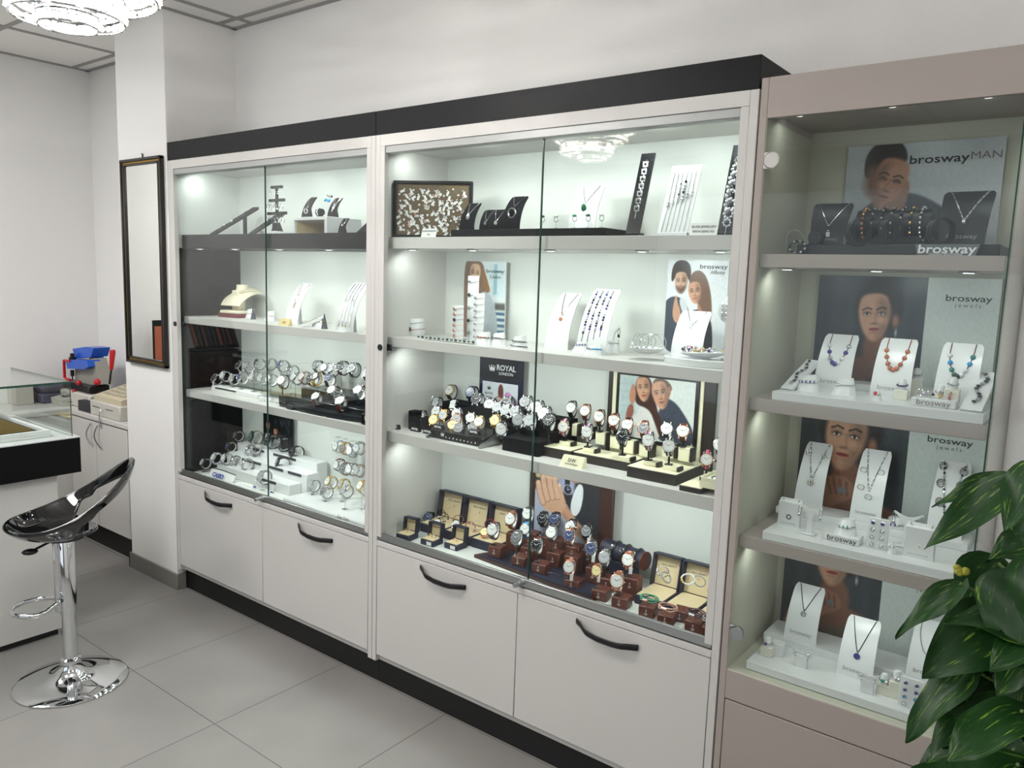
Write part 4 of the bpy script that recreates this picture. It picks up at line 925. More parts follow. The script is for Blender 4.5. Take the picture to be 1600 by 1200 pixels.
c.face(.27,.84*A,.42,(222,180,152),-3,1,(196,110,104),(96,70,54))
c.poly([(.0,.5*A),(.0,1.0*A),(.16,1.01*A),(.10,.8*A),(.14,.5*A)],(120,98,84),.02); c.poly([(.42,.98*A),(.52,.84*A),(.66,.66*A),(.56,.62*A),(.46,.72*A)],(150,108,70),.02)
c.noise(.05,2); c.obj('printed_picture',w_,h,t,Matrix.Identity(4))
ptext('brosway',760,788,424,.339,ink,t,1.15); ptext('Chakra',766,782,433,.339,inkt,t)
# navy poster with orchid
t,w_,h=poster('navy framed poster with a silver crown, watch and pink orchid',(747,676),(818,562),.345,navy)
c=Cv(w_,h,90,(22,26,54)); A=c.A
c.rect(.06,.70*A,.94,.97*A,(30,32,38)); c.rect(.08,.02*A,.90,.68*A,(212,216,222))
c.ell(.47,.40*A,.14,.17,(150,140,138),.02,-10); c.ell(.47,.40*A,.115,.145,(196,178,172),.02,-10); c.poly([(.44,.50*A),(.46,.66*A),(.56,.66*A),(.58,.48*A)],(104,56,50),.02); c.ell(.50,.33*A,.06,.07,(226,232,230),.03); c.line([(.47,.40*A),(.50,.46*A)],.012,(60,40,40))
rr=random.Random(3)
for (x,y) in ((.68,.55),(.74,.50),(.70,.44),(.80,.46),(.66,.38),(.76,.36),(.84,.40),(.72,.30),(.62,.50),(.82,.34)):
    for k in range(4): c.ell(x+rr.uniform(-.03,.03),(y+rr.uniform(-.02,.02))*A,.035,.022,rr.choice([(188,96,176),(160,60,150),(214,140,200)]),.02,rr.uniform(0,180))
c.noise(.04,3); c.obj('printed_picture',w_,h,t,Matrix.Identity(4))
text('ROYAL',.030,inkl,t,face_on(w_*.12,-.001,h*.865),bold=.0006); text('LONDON',.016,inkl,t,face_on(w_*.12,-.001,h*.795)); crown(t,face_on(-w_*.20,-.001,h*.855),.024,inkl); crown(t,face_on(-w_*.26,-.001,h*.60),.014,ink); text('ROYAL',.014,inkt,t,face_on(-w_*.26,-.001,h*.53)); text('LONDON',.007,inkt,t,face_on(-w_*.26,-.001,h*.485))
# cream board with framed couple
t,w_,h=poster('cream display board with black sides framing a young couple',(949,700),(1119,598),.345,dk)
a=at(958,698,y=.345); 
H0=.37; 
for ch_ in list(t.children): bpy.data.objects.remove(ch_)
t.location=(at(1030,640,y=.35).x,.345,zc); w_=at(1119,598,y=.35).x-at(950,600,y=.35).x
MB().bb(-w_/2,w_/2,.0,.014,.0,.335,.002).obj('board',dk,t); MB().bb(-w_/2+.022,w_/2-.04,-.006,.0,.0,.335,.002).obj('front_panel',dwcream,t)
fw,fh=.285,.215; fx=-.006; fz=.075
MB().bb(fx-fw/2-.014,fx+fw/2+.014,-.012,-.006,fz-.014,fz+fh+.014,.003).obj('picture_frame',mat('frame_espresso',(36,32,32),.3),t)
c=Cv(fw,fh,130,(214,220,218)); A=c.A
c.rect(0,0,.25,A,(186,202,204),.1); 
for k in range(7): c.line([(0,.1+.09*k),(.22,.12+.09*k)],.012,(160,184,190),.03,.6)
c.poly([(.50,0),(.52,.40*A),(.62,.72*A),(.76,.66*A),(.9,.45*A),(1.02,.2*A),(1.0,-.02)],(62,68,84),.02)
c.poly([(.06,0),(.10,.2*A),(.28,.42*A),(.42,.62*A),(.56,.3*A),(.6,0)],(222,220,218),.02)
c.poly([(.20,.55*A),(.22,.95*A),(.3,1.02*A),(.42,1.0*A),(.48,.7*A),(.54,.45*A),(.62,.25*A),(.6,.0),(.5,.3*A),(.42,.5*A)],(66,42,38),.02)
c.face(.325,.80*A,.30,(210,160,134),8,-1,(168,60,60))
c.poly([(.2,.5*A),(.13,.62*A),(.16,.84*A),(.2,.88*A),(.24,.7*A)],(192,138,112),.015); c.poly([(.10,.22*A),(.12,.5*A),(.2,.56*A),(.22,.36*A)],(150,92,78),.02)
c.poly([(.44,.86*A),(.46,.99*A),(.58,1.02*A),(.70,.92*A),(.70,.8*A)],(104,84,70),.015)
c.face(.555,.74*A,.34,(202,154,130),14,-1,(150,84,76)); c.poly([(.60,.72*A),(.66,.93*A),(.70,.84*A),(.66,.66*A)],(160,116,96),.015)
c.noise(.05,4); c.obj('printed_picture',fw,fh,t,Matrix.Translation((fx,-.0125,fz)))
ptext('Daniel Wellington',1004,1052,589,.3385,ink,t)
# hands with watches
t,w_,h=poster('dark brown board showing clasped hands with watches, behind the brown blocks',(826,861),(957,737),.335,mat('board_brown',(62,32,26),.4),th=.014)
t.location.z=.62; w_=at(957,790,y=.335).x-at(826,790,y=.335).x; h=.36
for ch_ in list(t.children): bpy.data.objects.remove(ch_)
MB().bb(-w_/2,w_/2,.0,.016,0,h,.002).obj('board',mat('board_brown',(62,32,26),.4),t)
c=Cv(w_*.78,h*.96,110,(44,44,48)); A=c.A
c.poly([(-.05,-.02),(-.05,.75*A),(.3,.85*A),(.5,.6*A),(1.0,.2*A),(1.05,-.02)],(170,178,198),.02); c.poly([(.55,.45*A),(.5,.62*A),(.7,.78*A),(1.05,.75*A),(1.05,.3*A)],(42,44,50),.02)
c.rect(.35,.72*A,.62,1.0*A,(156,164,192),.05); c.poly([(.0,.78*A),(-.05,1.02*A),(.28,1.02*A),(.2,.92*A)],(190,176,128),.02); c.poly([(.52,.86*A),(.5,1.02*A),(.74,1.02*A),(.7,.84*A)],(176,134,104),.02)
sk=(206,162,134)
c.line([(.86,.26*A),(.62,.40*A),(.44,.56*A)],.15,(196,150,122),.03); c.poly([(.10,.50*A),(.06,.66*A),(.12,.78*A),(.34,.82*A),(.46,.70*A),(.50,.54*A),(.36,.44*A)],sk,.02)
c.line([(.86,.22*A),(.62,.35*A),(.46,.48*A)],.04,(166,118,94),.05,.6)
for k,(x0_,y0_,x1_,y1_) in enumerate(((.36,.66,.30,.86),(.28,.64,.21,.88),(.20,.61,.12,.84),(.13,.56,.05,.76))):
    c.line([(x0_,y0_*A),((x0_+x1_)/2-.01,(y0_+y1_)/2*A),(x1_,y1_*A)],.098,(150,106,84),.012); c.line([(x0_,y0_*A),((x0_+x1_)/2-.01,(y0_+y1_)/2*A),(x1_,y1_*A)],.080,(214,172,146),.014); c.ell(x1_,y1_*A+.01,.022,.028,(226,190,170),.01)
c.line([(.44,.62*A),(.38,.78*A)],.07,(206,162,136),.014); c.ell(.385,.79*A,.02,.024,(226,190,170),.01)
c.poly([(.10,.84*A),(.16,.93*A),(.34,.95*A),(.38,.86*A),(.3,.83*A)],(222,182,156),.02)
c.poly([(.58,.50*A),(.56,.62*A),(.66,.86*A),(.76,.84*A),(.74,.6*A),(.66,.48*A)],(222,224,228),.012)
c.line([(.50,.88*A),(.53,.62*A)],.075,(36,34,38),.01)
c.ell(.515,.76*A,.068,.068,(176,178,184),.01); c.ell(.515,.76*A,.056,.056,(34,40,60),.01); c.line([(.515,.76*A),(.515,.76*A+.038)],.007,(220,222,226),.006); c.line([(.515,.76*A),(.545,.76*A+.01)],.007,(220,222,226),.006)
c.line([(.60,.44*A),(.66,.32*A)],.05,(186,150,120),.01); c.ell(.63,.38*A,.050,.052,(212,200,190),.01); c.ell(.63,.38*A,.040,.042,(236,236,236),.01); c.line([(.63,.38*A),(.64,.41*A)],.006,(90,80,80),.005)
c.noise(.05,5)
c.obj('printed_picture',w_*.78,h*.96,t,Matrix.Translation((-.012,-.001,h*.02)))
# dark photo board behind the sport watches
t,w_,h=poster('small dark photo board with two figures in white, behind the sport watches',(412,712),(457,652),.35,ink)
c=Cv(w_,h,80,(14,16,20)); A=c.A
for k in range(40):
    x=rnd.uniform(.4,1.0); y=rnd.uniform(0,.95)*A; c.ell(x,y,.015,.05,(110,118,124),.02,rnd.uniform(-40,40),.5)
for x,y in ((.16,.62),(.42,.52)):
    c.poly([(x-.14,-.02),(x-.12,y*A-.16),(x,y*A-.05),(x+.12,y*A-.16),(x+.16,-.02)],(196,198,204),.02); c.face(x,y*A+.08,.2,(190,132,104),0,-1); c.poly([(x-.07,y*A+.13),(x-.06,y*A+.21),(x+.06,y*A+.21),(x+.07,y*A+.13)],(30,26,26),.02)
c.obj('printed_picture',w_,h,t,Matrix.Identity(4))

# showcase posters
zA,zB_,zC,zD=1.752,1.365,.977,.586
t,w_,h=poster('wide poster of a man in a dark jumper on the top level of the showcase',(1312,392),(1574,212),.355,paper)
t.location.z=zA; h=at(1440,222,y=.355).z-zA; 
for ch_ in list(t.children): bpy.data.objects.remove(ch_)
MB().bb(-w_/2,w_/2,.0008,.006,0,h).obj('board',paper,t)
c=Cv(w_,h,190,(178,184,188)); A=c.A
c.rect(0,0,.35,A,(164,170,172),.4)
c.poly([(.02,-.04),(.06,.34*A),(.20,.52*A),(.40,.60*A),(.62,.50*A),(.86,.22*A),(1.02,-.04)],(46,52,58),.02)
c.poly([(.22,.45*A),(.24,.7*A),(.45,.72*A),(.42,.44*A),(.36,.30*A),(.3,.32*A)],(150,112,92),.02)
c.poly([(.13,.70*A),(.12,.90*A),(.19,1.02*A),(.33,1.04*A),(.40,.95*A),(.41,.82*A),(.30,.86*A),(.2,.74*A)],(50,44,42),.012)
c.face(.295,.66*A,.37,(172,126,102),-16,1,(130,76,66),(40,32,28),False,True)
c.poly([(.13,.55*A),(.13,.8*A),(.22,.84*A),(.24,.55*A)],(112,80,66),.05,.7)
c.poly([(.26,.30*A),(.26,.50*A),(.42,.50*A),(.42,.26*A),(.34,.22*A)],(150,112,92),.02); c.poly([(.24,.20*A),(.22,.46*A),(.28,.40*A),(.36,.24*A),(.44,.42*A),(.48,.44*A),(.42,.16*A)],(46,52,58),.012)
c.noise(.04,6); c.obj('printed_picture',w_,h,t,Matrix.Identity(4))
ptext('brosway',1422,1515,248,.354,ink,t,1.15,.0003); ptext('MAN',1518,1566,242,.354,inkt,t,1.1)
def woman(label,pbl,ptr,z0,fx_,fy_,fs,tilt,hand,z_txt,nx=190,split=.665,h_=None):
    t,w_,h=poster(label,pbl,ptr,.355,paper); t.location.z=z0; h=h_ or at(ptr[0],ptr[1],y=.355).z-z0
    for ch_ in list(t.children): bpy.data.objects.remove(ch_)
    MB().bb(-w_/2,w_/2,.0008,.006,0,h).obj('board',paper,t)
    c=Cv(w_,h,nx,(52,58,64)); A=c.A
    for k in range(14): c.line([(.05*k,0),(.05*k+.02,A)],.02,(44,50,55) if k%2 else (64,70,76),.05,.6)
    x,y=fx_,fy_*A; s_=fs
    c.poly([(x-.26*s_*3,-.02),(x-.24*s_*2.6,y-1.0*s_),(x-.16*s_*2,y-.72*s_),(x+.3*s_,y-.7*s_),(x+.8*s_,y-.95*s_),(x+1.1*s_,-.02)],(122,84,68),.03)
    c.poly([(x-.30*s_,-.02),(x-.5*s_,y-1.3*s_),(x,y-1.1*s_),(x+.5*s_,y-1.05*s_),(x+.9*s_,y-1.3*s_),(x+.8*s_,-.02)],(104,94,82),.04)
    rr=random.Random(int(x*99))
    for k in range(50): c.ell(x+rr.uniform(-.5,.8)*s_,rr.uniform(0,max(.02,y-1.15*s_)),.012,.009,rr.choice([(150,138,118),(84,74,64),(170,156,132)]),.01,0,.7)
    c.poly([(x-.14*s_,y-.9*s_),(x-.16*s_,y-.3*s_),(x+.28*s_,y-.3*s_),(x+.3*s_,y-.9*s_)],(128,88,70),.03)
    c.ell(x+.06*s_,y+.20*s_,.42*s_,.50*s_,(34,30,30),.03); c.ell(x+.12*s_,y+.66*s_,.2*s_,.14*s_,(34,30,30),.03)
    c.face(x,y,.88*s_,(196,150,124),tilt,-1,(150,62,58),(36,28,26))
    c.ell(x+.36*s_,y-.05*s_,.055*s_,.11*s_,(150,104,84),.02)
    c.ell(x+.38*s_,y-.26*s_,.02*s_,.06*s_,(170,172,176),.01)
    if hand:
        c.poly([(x-.75*s_,y-1.5*s_),(x-.62*s_,y-.95*s_),(x-.35*s_,y-.62*s_),(x-.05*s_,y-.50*s_),(x+.16*s_,y-.58*s_),(x+.2*s_,y-.8*s_),(x-.1*s_,y-.95*s_),(x-.35*s_,y-1.3*s_),(x-.5*s_,y-1.7*s_)],(158,112,90),.02)
        for k in range(4): c.line([(x-.20*s_+.09*s_*k,y-.54*s_-.02*k*s_),(x-.12*s_+.07*s_*k,y-.78*s_)],.01,(96,62,50),.014,.8)
        c.ell(x+.02*s_,y-.72*s_,.06*s_,.05*s_,(120,124,130),.015)
    c.rect(split,-.1,1.1,A+.1,(200,208,205),.003); c.noise(.035,7)
    c.obj('printed_picture',w_,h,t,Matrix.Identity(4)); ptext('brosway',*z_txt,.354,ink,t,1.15,.0002); ptext('j e w e l s',z_txt[0]+14,z_txt[1]-18,z_txt[2]+11,.354,inkt,t)
woman('poster of a woman with earrings on the second level of the showcase',(1266,612),(1566,447),zB_,.345,.66,.34,4,False,(1478,1551,467),split=.625,h_=.34)
woman('poster of a woman resting her chin on her hand, third level of the showcase',(1240,812),(1545,655),zC,.265,.74,.44,-4,True,(1449,1521,690),split=.615,h_=.335)
woman('poster of a woman in a lace top on the lowest level of the showcase',(1216,1000),(1500,880),zD,.30,.80,.40,2,True,(1418,1486,915),split=.60,h_=.335)

# ================================================================== jewellery displays
def arc_surface(W_,Hh,th0=4,th1=62,taper=1.0,out=0):
    """convex board leaning back: returns f(u,v,off) with u across (-.5...5), v upward 0..1"""
    a0,a1=R(th0),R(th1); Rr=Hh/(math.sin(a1)-math.sin(a0))
    def f(u,v,off=0):
        a=a0+(a1-a0)*v; w2=W_*(1+(taper-1)*v); rr=Rr+off
        return Vector((u*w2,-(rr*math.cos(a)-Rr*math.cos(a0)),(rr*math.sin(a)-Rr*math.sin(a0))))
    return f
def bust(label,px,py,z,Wd,Hd,m,rz=0,taper=.92,th1=58,y=None,cat='necklace stand',group=None,mark=None,tab=True,name='necklace_stand'):
    q=at(px,py,z=z) if y is None else at(px,py,y=y); yy=max(q.y,.075) if y is None else y
    t=thing(name,label,cat,(q.x,yy,z),R(rz),group); f=arc_surface(Wd,Hd,4,th1,taper)
    def fn(u,v):
        k=.0
        if v>.93: k=(v-.93)/.07*.12
        p=f((u-.5)*(1-k),v); return p
    MB().surf(fn,8,16,-.0032).obj('front_board',m,t)
    top=f(0,.6); MB().surf(lambda u,v:((u-.5)*Wd*.3,top.y+.003+(.012)*(1-v),top.z*v),1,1,.003).obj('back_strut',m,t)
    if mark: 
        p=f(0,.13,.0006); n=f(0,.13,1)-f(0,.13,0); ang=math.degrees(math.asin(max(-1,min(1,n.z))))
        text('brosway',Wd*.17,mark,t,Matrix.Translation(p)@Matrix.Rotation(R(90-ang),4,'X'),squash=1.15)
    t['_']=0; del t['_']
    return t,f
def chainmesh(f,pts,r=.0008,beads=None,m=None,off=.0042,n=24):
    """pts: (u,v) control polyline on the board, smoothed"""
    P=[np.array(p,float) for p in pts]
    for _ in range(3):
        Q=[P[0]]
        for a,b in zip(P,P[1:]): Q+=[a*.75+b*.25,a*.25+b*.75]
        Q.append(P[-1]); P=Q
    L=[f(p[0],p[1],-off if 0 else off) for p in P]; return L
def necklace(label,t,f,pts,m,r=.0008,pend=None,beads=None,cat='necklace',group=None,off=.001,name='necklace'):
    L=chainmesh(f,pts,off=off); n=thing(name,label,cat,t.location,t.rotation_euler[2],group)
    if r: MB().tube(L,max(r*1.35,.0011),5).obj('chain',m,n)
    if beads:
        k0,k1,rb,cols=beads; N=len(L); b=MB(); cnt=max(2,int(sum((L[i+1]-L[i]).length for i in range(int(k0*(N-1)),int(k1*(N-1))))/(rb*2.1)))
        for k in range(cnt):
            s_=(k0+(k1-k0)*k/(cnt-1))*(N-1); i=min(int(s_),N-2); p=L[i].lerp(L[i+1],s_-i); b.ball(p,rb,8,cols[k%len(cols)])
        b.obj('beads',None,n)
    if pend:
        kind,size,pm,(u,v)=pend; p=f(u,v,off+.002); pb=MB()
        if kind=='disc': pb.cyl(p+Vector((0,.0015,0)),p-Vector((0,.0015,0)),size,n=18,m=pm)
        elif kind=='drop': pb.ball(p,(size*.75,size*.35,size),12,pm).cyl(p+Vector((0,0,size)),p+Vector((0,0,size*1.5)),.0012,n=6,m=m)
        elif kind=='ring': pb.tube([p+Vector((size*math.cos(a*PI/8),0,size*math.sin(a*PI/8))) for a in range(16)],size*.22,6,True,pm)
        elif kind=='flower':
            for a in range(5): pb.ball(p+Vector((size*.6*math.cos(a*1.257),0,size*.6*math.sin(a*1.257))),(size*.42,size*.2,size*.42),8,pm)
            pb.ball(p,(size*.3,size*.3,size*.3),8,gold)
        elif kind=='cross': pb.box(p,(size*.3,.002,size*2),.0004,pm).box(p+Vector((0,0,size*.35)),(size*1.2,.002,size*.3),.0004,pm)
        elif kind=='tagged': pb.box(p-Vector((0,0,size)),(size*.8,.001,size*1.5),.0003,paper).ball(p,.003,8,pm)
        pb.obj('pendant',None,n)
    return n
def U(w_=.3,top=.98,low=.45,bow=1.0): return [(-w_,top),(-w_*.95,top-(top-low)*.5),(-w_*.35,low),(w_*.35,low),(w_*.95,top-(top-low)*.5),(w_,top)]
def V(w_=.3,top=.98,low=.4): return [(-w_,top),(-.02,low),(.02,low),(w_,top)]
def cuff_holder(label,px,py,z,m,sx=.055,h=.035,rz=0,group=None,y=None):
    """low tapered roll that carries a bracelet"""
    q=at(px,py,z=z); t=thing('bracelet_holder',label,'bracelet holder',(q.x,max(q.y+.02,.085) if y is None else y,z),R(rz),group)
    def fn(u,v):
        a=u*2*PI; k=1-.38*v; return (sx/2*k*math.cos(a),.021*k*math.sin(a)+.012*v,h*v+.003*math.cos(a)*v)
    b=MB().surf(fn,24,6,0,None,None,True); b.add([fn(k/24,1) for k in range(24)],[tuple(range(24))]); b.obj('holder',m,t)
    return t,fn
def band(label,t,fn,v0,slope,m,r=.0014,beads=None,span=(.5,1.0),cat='bracelet',group=None):
    n=thing('bracelet',label,cat,t.location,t.rotation_euler[2],group); L=[]
    for k in range(25):
        u=span[0]+(span[1]-span[0])*k/24; v=v0+slope*(k/24-.5); p=Vector(fn(u,v)); c_=Vector((0,p.y*0,p.z)); d=(p-Vector((0,.012*v,p.z))); L.append(p+d.normalized()*.0015)
    MB().tube(L,r,5).obj('band',m,n)
    if beads:
        rb,cols,a,b_=beads; b=MB(); N=len(L)
        for k in range(a,b_): b.ball(L[k],rb,8,cols[k%len(cols)])
        b.obj('beads',None,n)
    return n
emer=mat('emerald',(18,96,66),.08); emel=mat('green_stone',(60,150,96),.12); sapph=mat('violet_stone',(70,60,140),.1); pinkst=mat('pink_stone',(190,60,110),.15); turq=mat('turquoise',(40,150,200),.3); teal=mat('teal_stone',(40,130,120),.1); pearl=mat('crystal_bead',(222,220,226),.1); coral=mat('copper_bead',(196,120,90),.2,.5); red_=mat('red_stone',(190,30,50),.1)

# ---- first cabinet, top shelf: black stands
za=SH['a']
def ramp(label,px,py,z,length,rise,wd,m,rz=0,y0=.07,cols=(steel,),group=None,beadlab=None,rb=.0045,zz=True):
    q=at(px,py,y=y0); t=thing('bracelet_ramp',label,'bracelet ramp',(q.x,y0,z),R(rz),group)
    MB().add([(-wd/2,.006,0),(wd/2,.006,0),(wd/2,length,rise-.014),(-wd/2,length,rise-.014),(-wd/2,0,.004),(wd/2,0,.004),(wd/2,length,rise),(-wd/2,length,rise)],[(0,1,2,3),(4,5,6,7),(0,1,5,4),(1,2,6,5),(2,3,7,6),(3,0,4,7)]).bb(-wd*.2,wd*.2,length*.72,length*.76,0,rise*.7-.004).obj('ramp',m,t)
    if beadlab:
        n=thing('bracelet',beadlab,'bracelet',t.location,t.rotation_euler[2]); b=MB(); k=int(length*.9/(rb*1.9))
        for i in range(k):
            s_=(i+.5)/k; b.ball((wd*.16*math.sin(i*.9)*(1 if zz else 0),.02+s_*(length-.03),.010+(rise-.006)*((.02+s_*(length-.03))/length)),(rb,rb,rb*.6),6,cols[i%len(cols)])
        b.obj('links',None,n)
    return t
ramp('long black velvet ramp at the pillar end of the black shelf',332,366,za,.24,.15,.05,velvet,beadlab='dark link bracelet lying on the long black velvet ramp',cols=(gunm,steel,gunm,gunm))
ramp('short black velvet ramp behind the glass edge on the black shelf',392,366,za,.17,.115,.045,velvet,y0=.10,beadlab='dark beaded bracelet on the short black ramp behind the glass edge',cols=(gunm,gunm,steel))
ramp('black velvet ramp against the stile end of the black shelf',565,365,za,.20,.16,.06,velvet,y0=.09,beadlab='black and silver beaded bracelet on the ramp at the stile end',cols=(gunm,gunm,steel,gunm),rb=.006)
q=at(433,353,y=.22); t=thing('earring_tree','black three tier earring stand with silver earrings on the black shelf','earring stand',(q.x,.22,za+.02))
platform('low_riser','white low base under the black three tier earring stand','display base',q.x-.10,q.x+.06,.16,.28,za,.02,dispw)
b=MB().box((0,0,.11),(.016,.01,.20),.002); b.add([(-.02,-.02,0),(.02,-.02,0),(.02,.02,0),(-.02,.02,0),(-.01,-.006,.05),(.01,-.006,.05),(.01,.006,.05),(-.01,.006,.05)],[(0,1,2,3),(4,5,6,7),(0,1,5,4),(1,2,6,5),(2,3,7,6),(3,0,4,7)]); b.obj('stem',velvet,t)
for zz,w2 in ((.205,.042),(.145,.058),(.085,.072)): MB().box((0,0,zz),(w2*2,.012,.013),.002).obj('bar',velvet,t)
i=0
for zz,w2,nn in ((.205,.042,4),(.145,.058,6),(.085,.072,6)):
    for k in range(nn):
        x=-w2+.008+(2*w2-.016)*k/(nn-1)
        if abs(x)<.012: x+=.014
        e=thing('earring',f"silver drop earring, {ORD[k]} from pillar on {'top' if nn==4 else ('middle' if zz>.1 else 'lowest')} bar of the earring tree",'earring',(q.x+x,.212,za+.02+zz-.006)); s_=.006 if nn==4 else .011
        MB().tube([(0,-.004,0),(0,-.005,-.012)],.0006,5).tube([(s_*math.cos(a*PI/6),-.005,-.012-s_*1.2+s_*1.2*math.sin(a*PI/6)) for a in range(12)],.0014 if nn>4 else .0008,5,True).obj('drop',steel,e)
# white cube with opening
a=at(458,366,y=.12); b_=at(511,366,y=.12); X0,X1=a.x,b_.x; 
t=thing('open_cube','white open fronted cube box on the black shelf','display box',((X0+X1)/2,.12,za)); hw=(X1-X0)/2; z1=at(505,338,y=.12).z-za
wdn=mat('pale_wood_lining',(206,190,150),.5)
MB().bb(-hw,hw,0,.19,z1-.014,z1,.001).bb(-hw,-hw+.012,0,.19,0,z1-.014).bb(hw-.018,hw,0,.19,0,z1-.014).bb(-hw+.012,hw-.018,.18,.19,0,z1-.014).obj('shell',dispw,t)
MB().bb(-hw+.012,hw-.018,.01,.18,0,.006).bb(-hw+.012,-hw+.016,.01,.18,.006,z1-.02).bb(-hw+.016,hw-.018,.176,.18,.006,z1-.014).obj('lining',wdn,t)
zt=za+z1
t,f=bust('black necklace bust with a round silver pendant on the white cube',477,336,zt,.058,.095,velvet,taper=.8,th1=50,y=.17)
necklace('silver chain with an openwork round pendant on the cube bust',t,f,V(.38,.98,.42),steel,.0009,('ring',.011,steel,(0,.28)))
t,f=bust('black necklace bust with many thin chains beside the turquoise beads',518,336,zt,.058,.085,velvet,taper=.85,th1=50,y=.17)
for i,lo_ in enumerate((.3,.45,.6)): necklace(f"thin silver chain, {['longest','middle','shortest'][i]} of three on the cube's second bust",t,f,V(.40-.04*i,.98,lo_),steel,.0008,('drop',.004,steel,(0,lo_-.04)))
q=at(500,335,y=.16); t=thing('ring_roll','small black ring roll between the two busts on the cube','ring stand',(q.x,.16,zt)); MB().cyl((-.016,0,.022),(.016,0,.022),.014,n=18).box((0,0,.005),(.022,.02,.01),.002).obj('roll',velvet,t)
r_=thing('ring','silver ring around the small black roll on the cube','ring',(q.x,.16,zt+.022)); MB().tube([(0,.016*math.cos(a*PI/10),.016*math.sin(a*PI/10)) for a in range(20)],.0025,6,True).ball((-.0,-.017,.0),.005,8).obj('band',steel,r_)
q=at(516,303,y=.2); t=thing('beaded_brooch','turquoise and silver beads hung on top of the cube bust','brooch',(q.x,.195,zt+.080)); b=MB()
for k in range(7): b.ball((-.016+.005*k,-.01,-.006+.004*math.sin(k)),.0055,8,turq)
for k in range(5): b.ball((-.004+.006*k,-.004,.012+.003*math.cos(k)),.005,8,steel if k%2 else gunm)
b.obj('beads',None,t)
t,f=bust('small black necklace bust in front of the white cube',533,366,za,.04,.062,velvet,taper=.9,th1=45,y=.085); necklace('heavy silver chain on the small black bust before the cube',t,f,U(.34,.98,.5),steel,.0016,('drop',.005,steel,(.0,.45)))

# ---- first cabinet, second shelf: white stands with gold
zb=SH['b']
# classic leather bust
q=at(352,496,z=zb); t=thing('leather_bust','cream leatherette necklace bust on a low burgundy wedge','necklace stand',(q.x,q.y+.03,zb+.035),R(6))
def bf(u,v):
    # shoulders: front skirt rises, arches back
    wv=.070*(1+.10*math.sin(PI*v))*(1-.0*v); a=R(20)+v*R(68); Rr=.135; y=-Rr*math.cos(a)+Rr*math.cos(R(20)); z=Rr*math.sin(a)-Rr*math.sin(R(20))+.022
    k=abs(u-.5)*2; wv*=1-.30*max(0,v-.72)/.28*0
    return ((u-.5)*2*wv, y+.02*k*k*v, z-.030*(k**2.2)*v)
MB().surf(bf,18,18,.004).obj('shoulders',cream,t)
MB().surf(lambda u,v:(.034*(1-.15*v)*math.cos(2*PI*u),.075+.030*math.sin(2*PI*u)*(1-.1*v),.098+.030*v),24,4,0,None,None,True).add([(.029*math.cos(2*PI*k/24),.075+.027*math.sin(2*PI*k/24),.128) for k in range(24)],[tuple(range(24))]).obj('neck',cream,t)
MB().box((0,.05,.05),(.05,.045,.10),.004).obj('support',cream,t)
x0=t.location
bx=thing('wedge_base','burgundy wedge base with a cream pad under the leather bust','display base',(x0.x,x0.y+.03,zb),R(6)); MB().box((0,0,.009),(.15,.10,.018),.003).obj('base',maroon,bx); MB().box((0,0,.0265),(.14,.09,.017),.005).obj('pad',cream,bx)
n=thing('necklace','fine gold chain around the cream leather bust','necklace',x0,R(6)); L=[]
for k in range(33):
    a=k/32; u=.10+.80*a; v=.80-.42*math.sin(PI*a); p=Vector(bf(u,v)); p2=Vector(bf(u,min(v+.02,1))); L.append(p+Vector((0,-.003,.0035)))
MB().tube(L,.0016,6).obj('chain',gold,n)
for i,(a,b_) in enumerate(((384,497),(416,501))):
    t,fn=cuff_holder(['white bracelet roll between the burgundy wedge and the first dark ring cone','white bracelet roll behind the glass edge, after the first ring cone'][i],a,b_,zb,dispw,.068,.045,6); band(['thin chain round the white roll next to the burgundy wedge','thin chain round the white roll behind the glass edge'][i],t,fn,.5,-.1,steel,.0009)
def cone(label,px,py,z,m,h=.045,r=.013,ringlab=None,gem=None,rmat=gold,g=None):
    q=at(px,py,z=z); y=max(q.y+.01,.07); t=thing('ring_cone',label,'ring stand',(q.x,y,z),0,g); MB().lathe([(0,0),(r,0),(r*.9,.003),(.0015,h),(0,h)],20).obj('cone',m,t)
    if ringlab:
        r_=thing('ring',ringlab,'ring',(q.x,y,z+h*.52),0); rr=r*.5; MB().tube([(rr*math.cos(a*PI/8),rr*math.sin(a*PI/8),.0015*math.cos(a*PI/8)) for a in range(16)],.0014,6,True).obj('band',rmat,r_)
        if gem: MB().ball((-rr,-rr*.4,.004),.0055,10).obj('gem',gem,r_)
slate=mat('slate_cone',(58,60,72),.6)
cone('slate ring cone by the glass edge of the first cabinet',393,499,zb,slate,.065,.014,'gold ring on the slate cone by the glass edge')
cone('slate ring cone in front of the bust with four chains',504,514,zb,slate,.065,.015,'gold ring with a dark gem on the slate cone before the four chains',gunm)
t,f=bust('curved white necklace board behind the gold sign card',455,506,zb,.095,.185,dispw,taper=.85,th1=48)
necklace('short silver chain with a small pendant behind the gold sign card',t,f,V(.30,.98,.70),steel,.0008,('drop',.006,steel,(0,.66))); necklace('longer gold chain with an oval pendant behind the gold sign card',t,f,V(.40,.98,.42),gold,.0008,('ring',.006,gold,(0,.38)))
q=at(446,509,z=zb); t=thing('price_sign','small gold sign card in front of the white necklace board','sign',(q.x,.07,zb),R(5)); MB().add([(-.034,-.008,0),(.03,-.008,0),(.034,.016,0),(-.03,.016,0),(-.030,.002,.032),(.034,.002,.032),(.036,.006,.032),(-.028,.006,.032)],[(0,1,2,3),(4,5,6,7),(0,1,5,4),(1,2,6,5),(2,3,7,6),(3,0,4,7)]).obj('card',mat('gold_card',(226,208,150),.35,.3),t); text('14K',.014,mat('gold_ink',(170,130,50),.4),t,Matrix.Translation((0,-.0045,.015))@Matrix.Rotation(R(70),4,'X'))
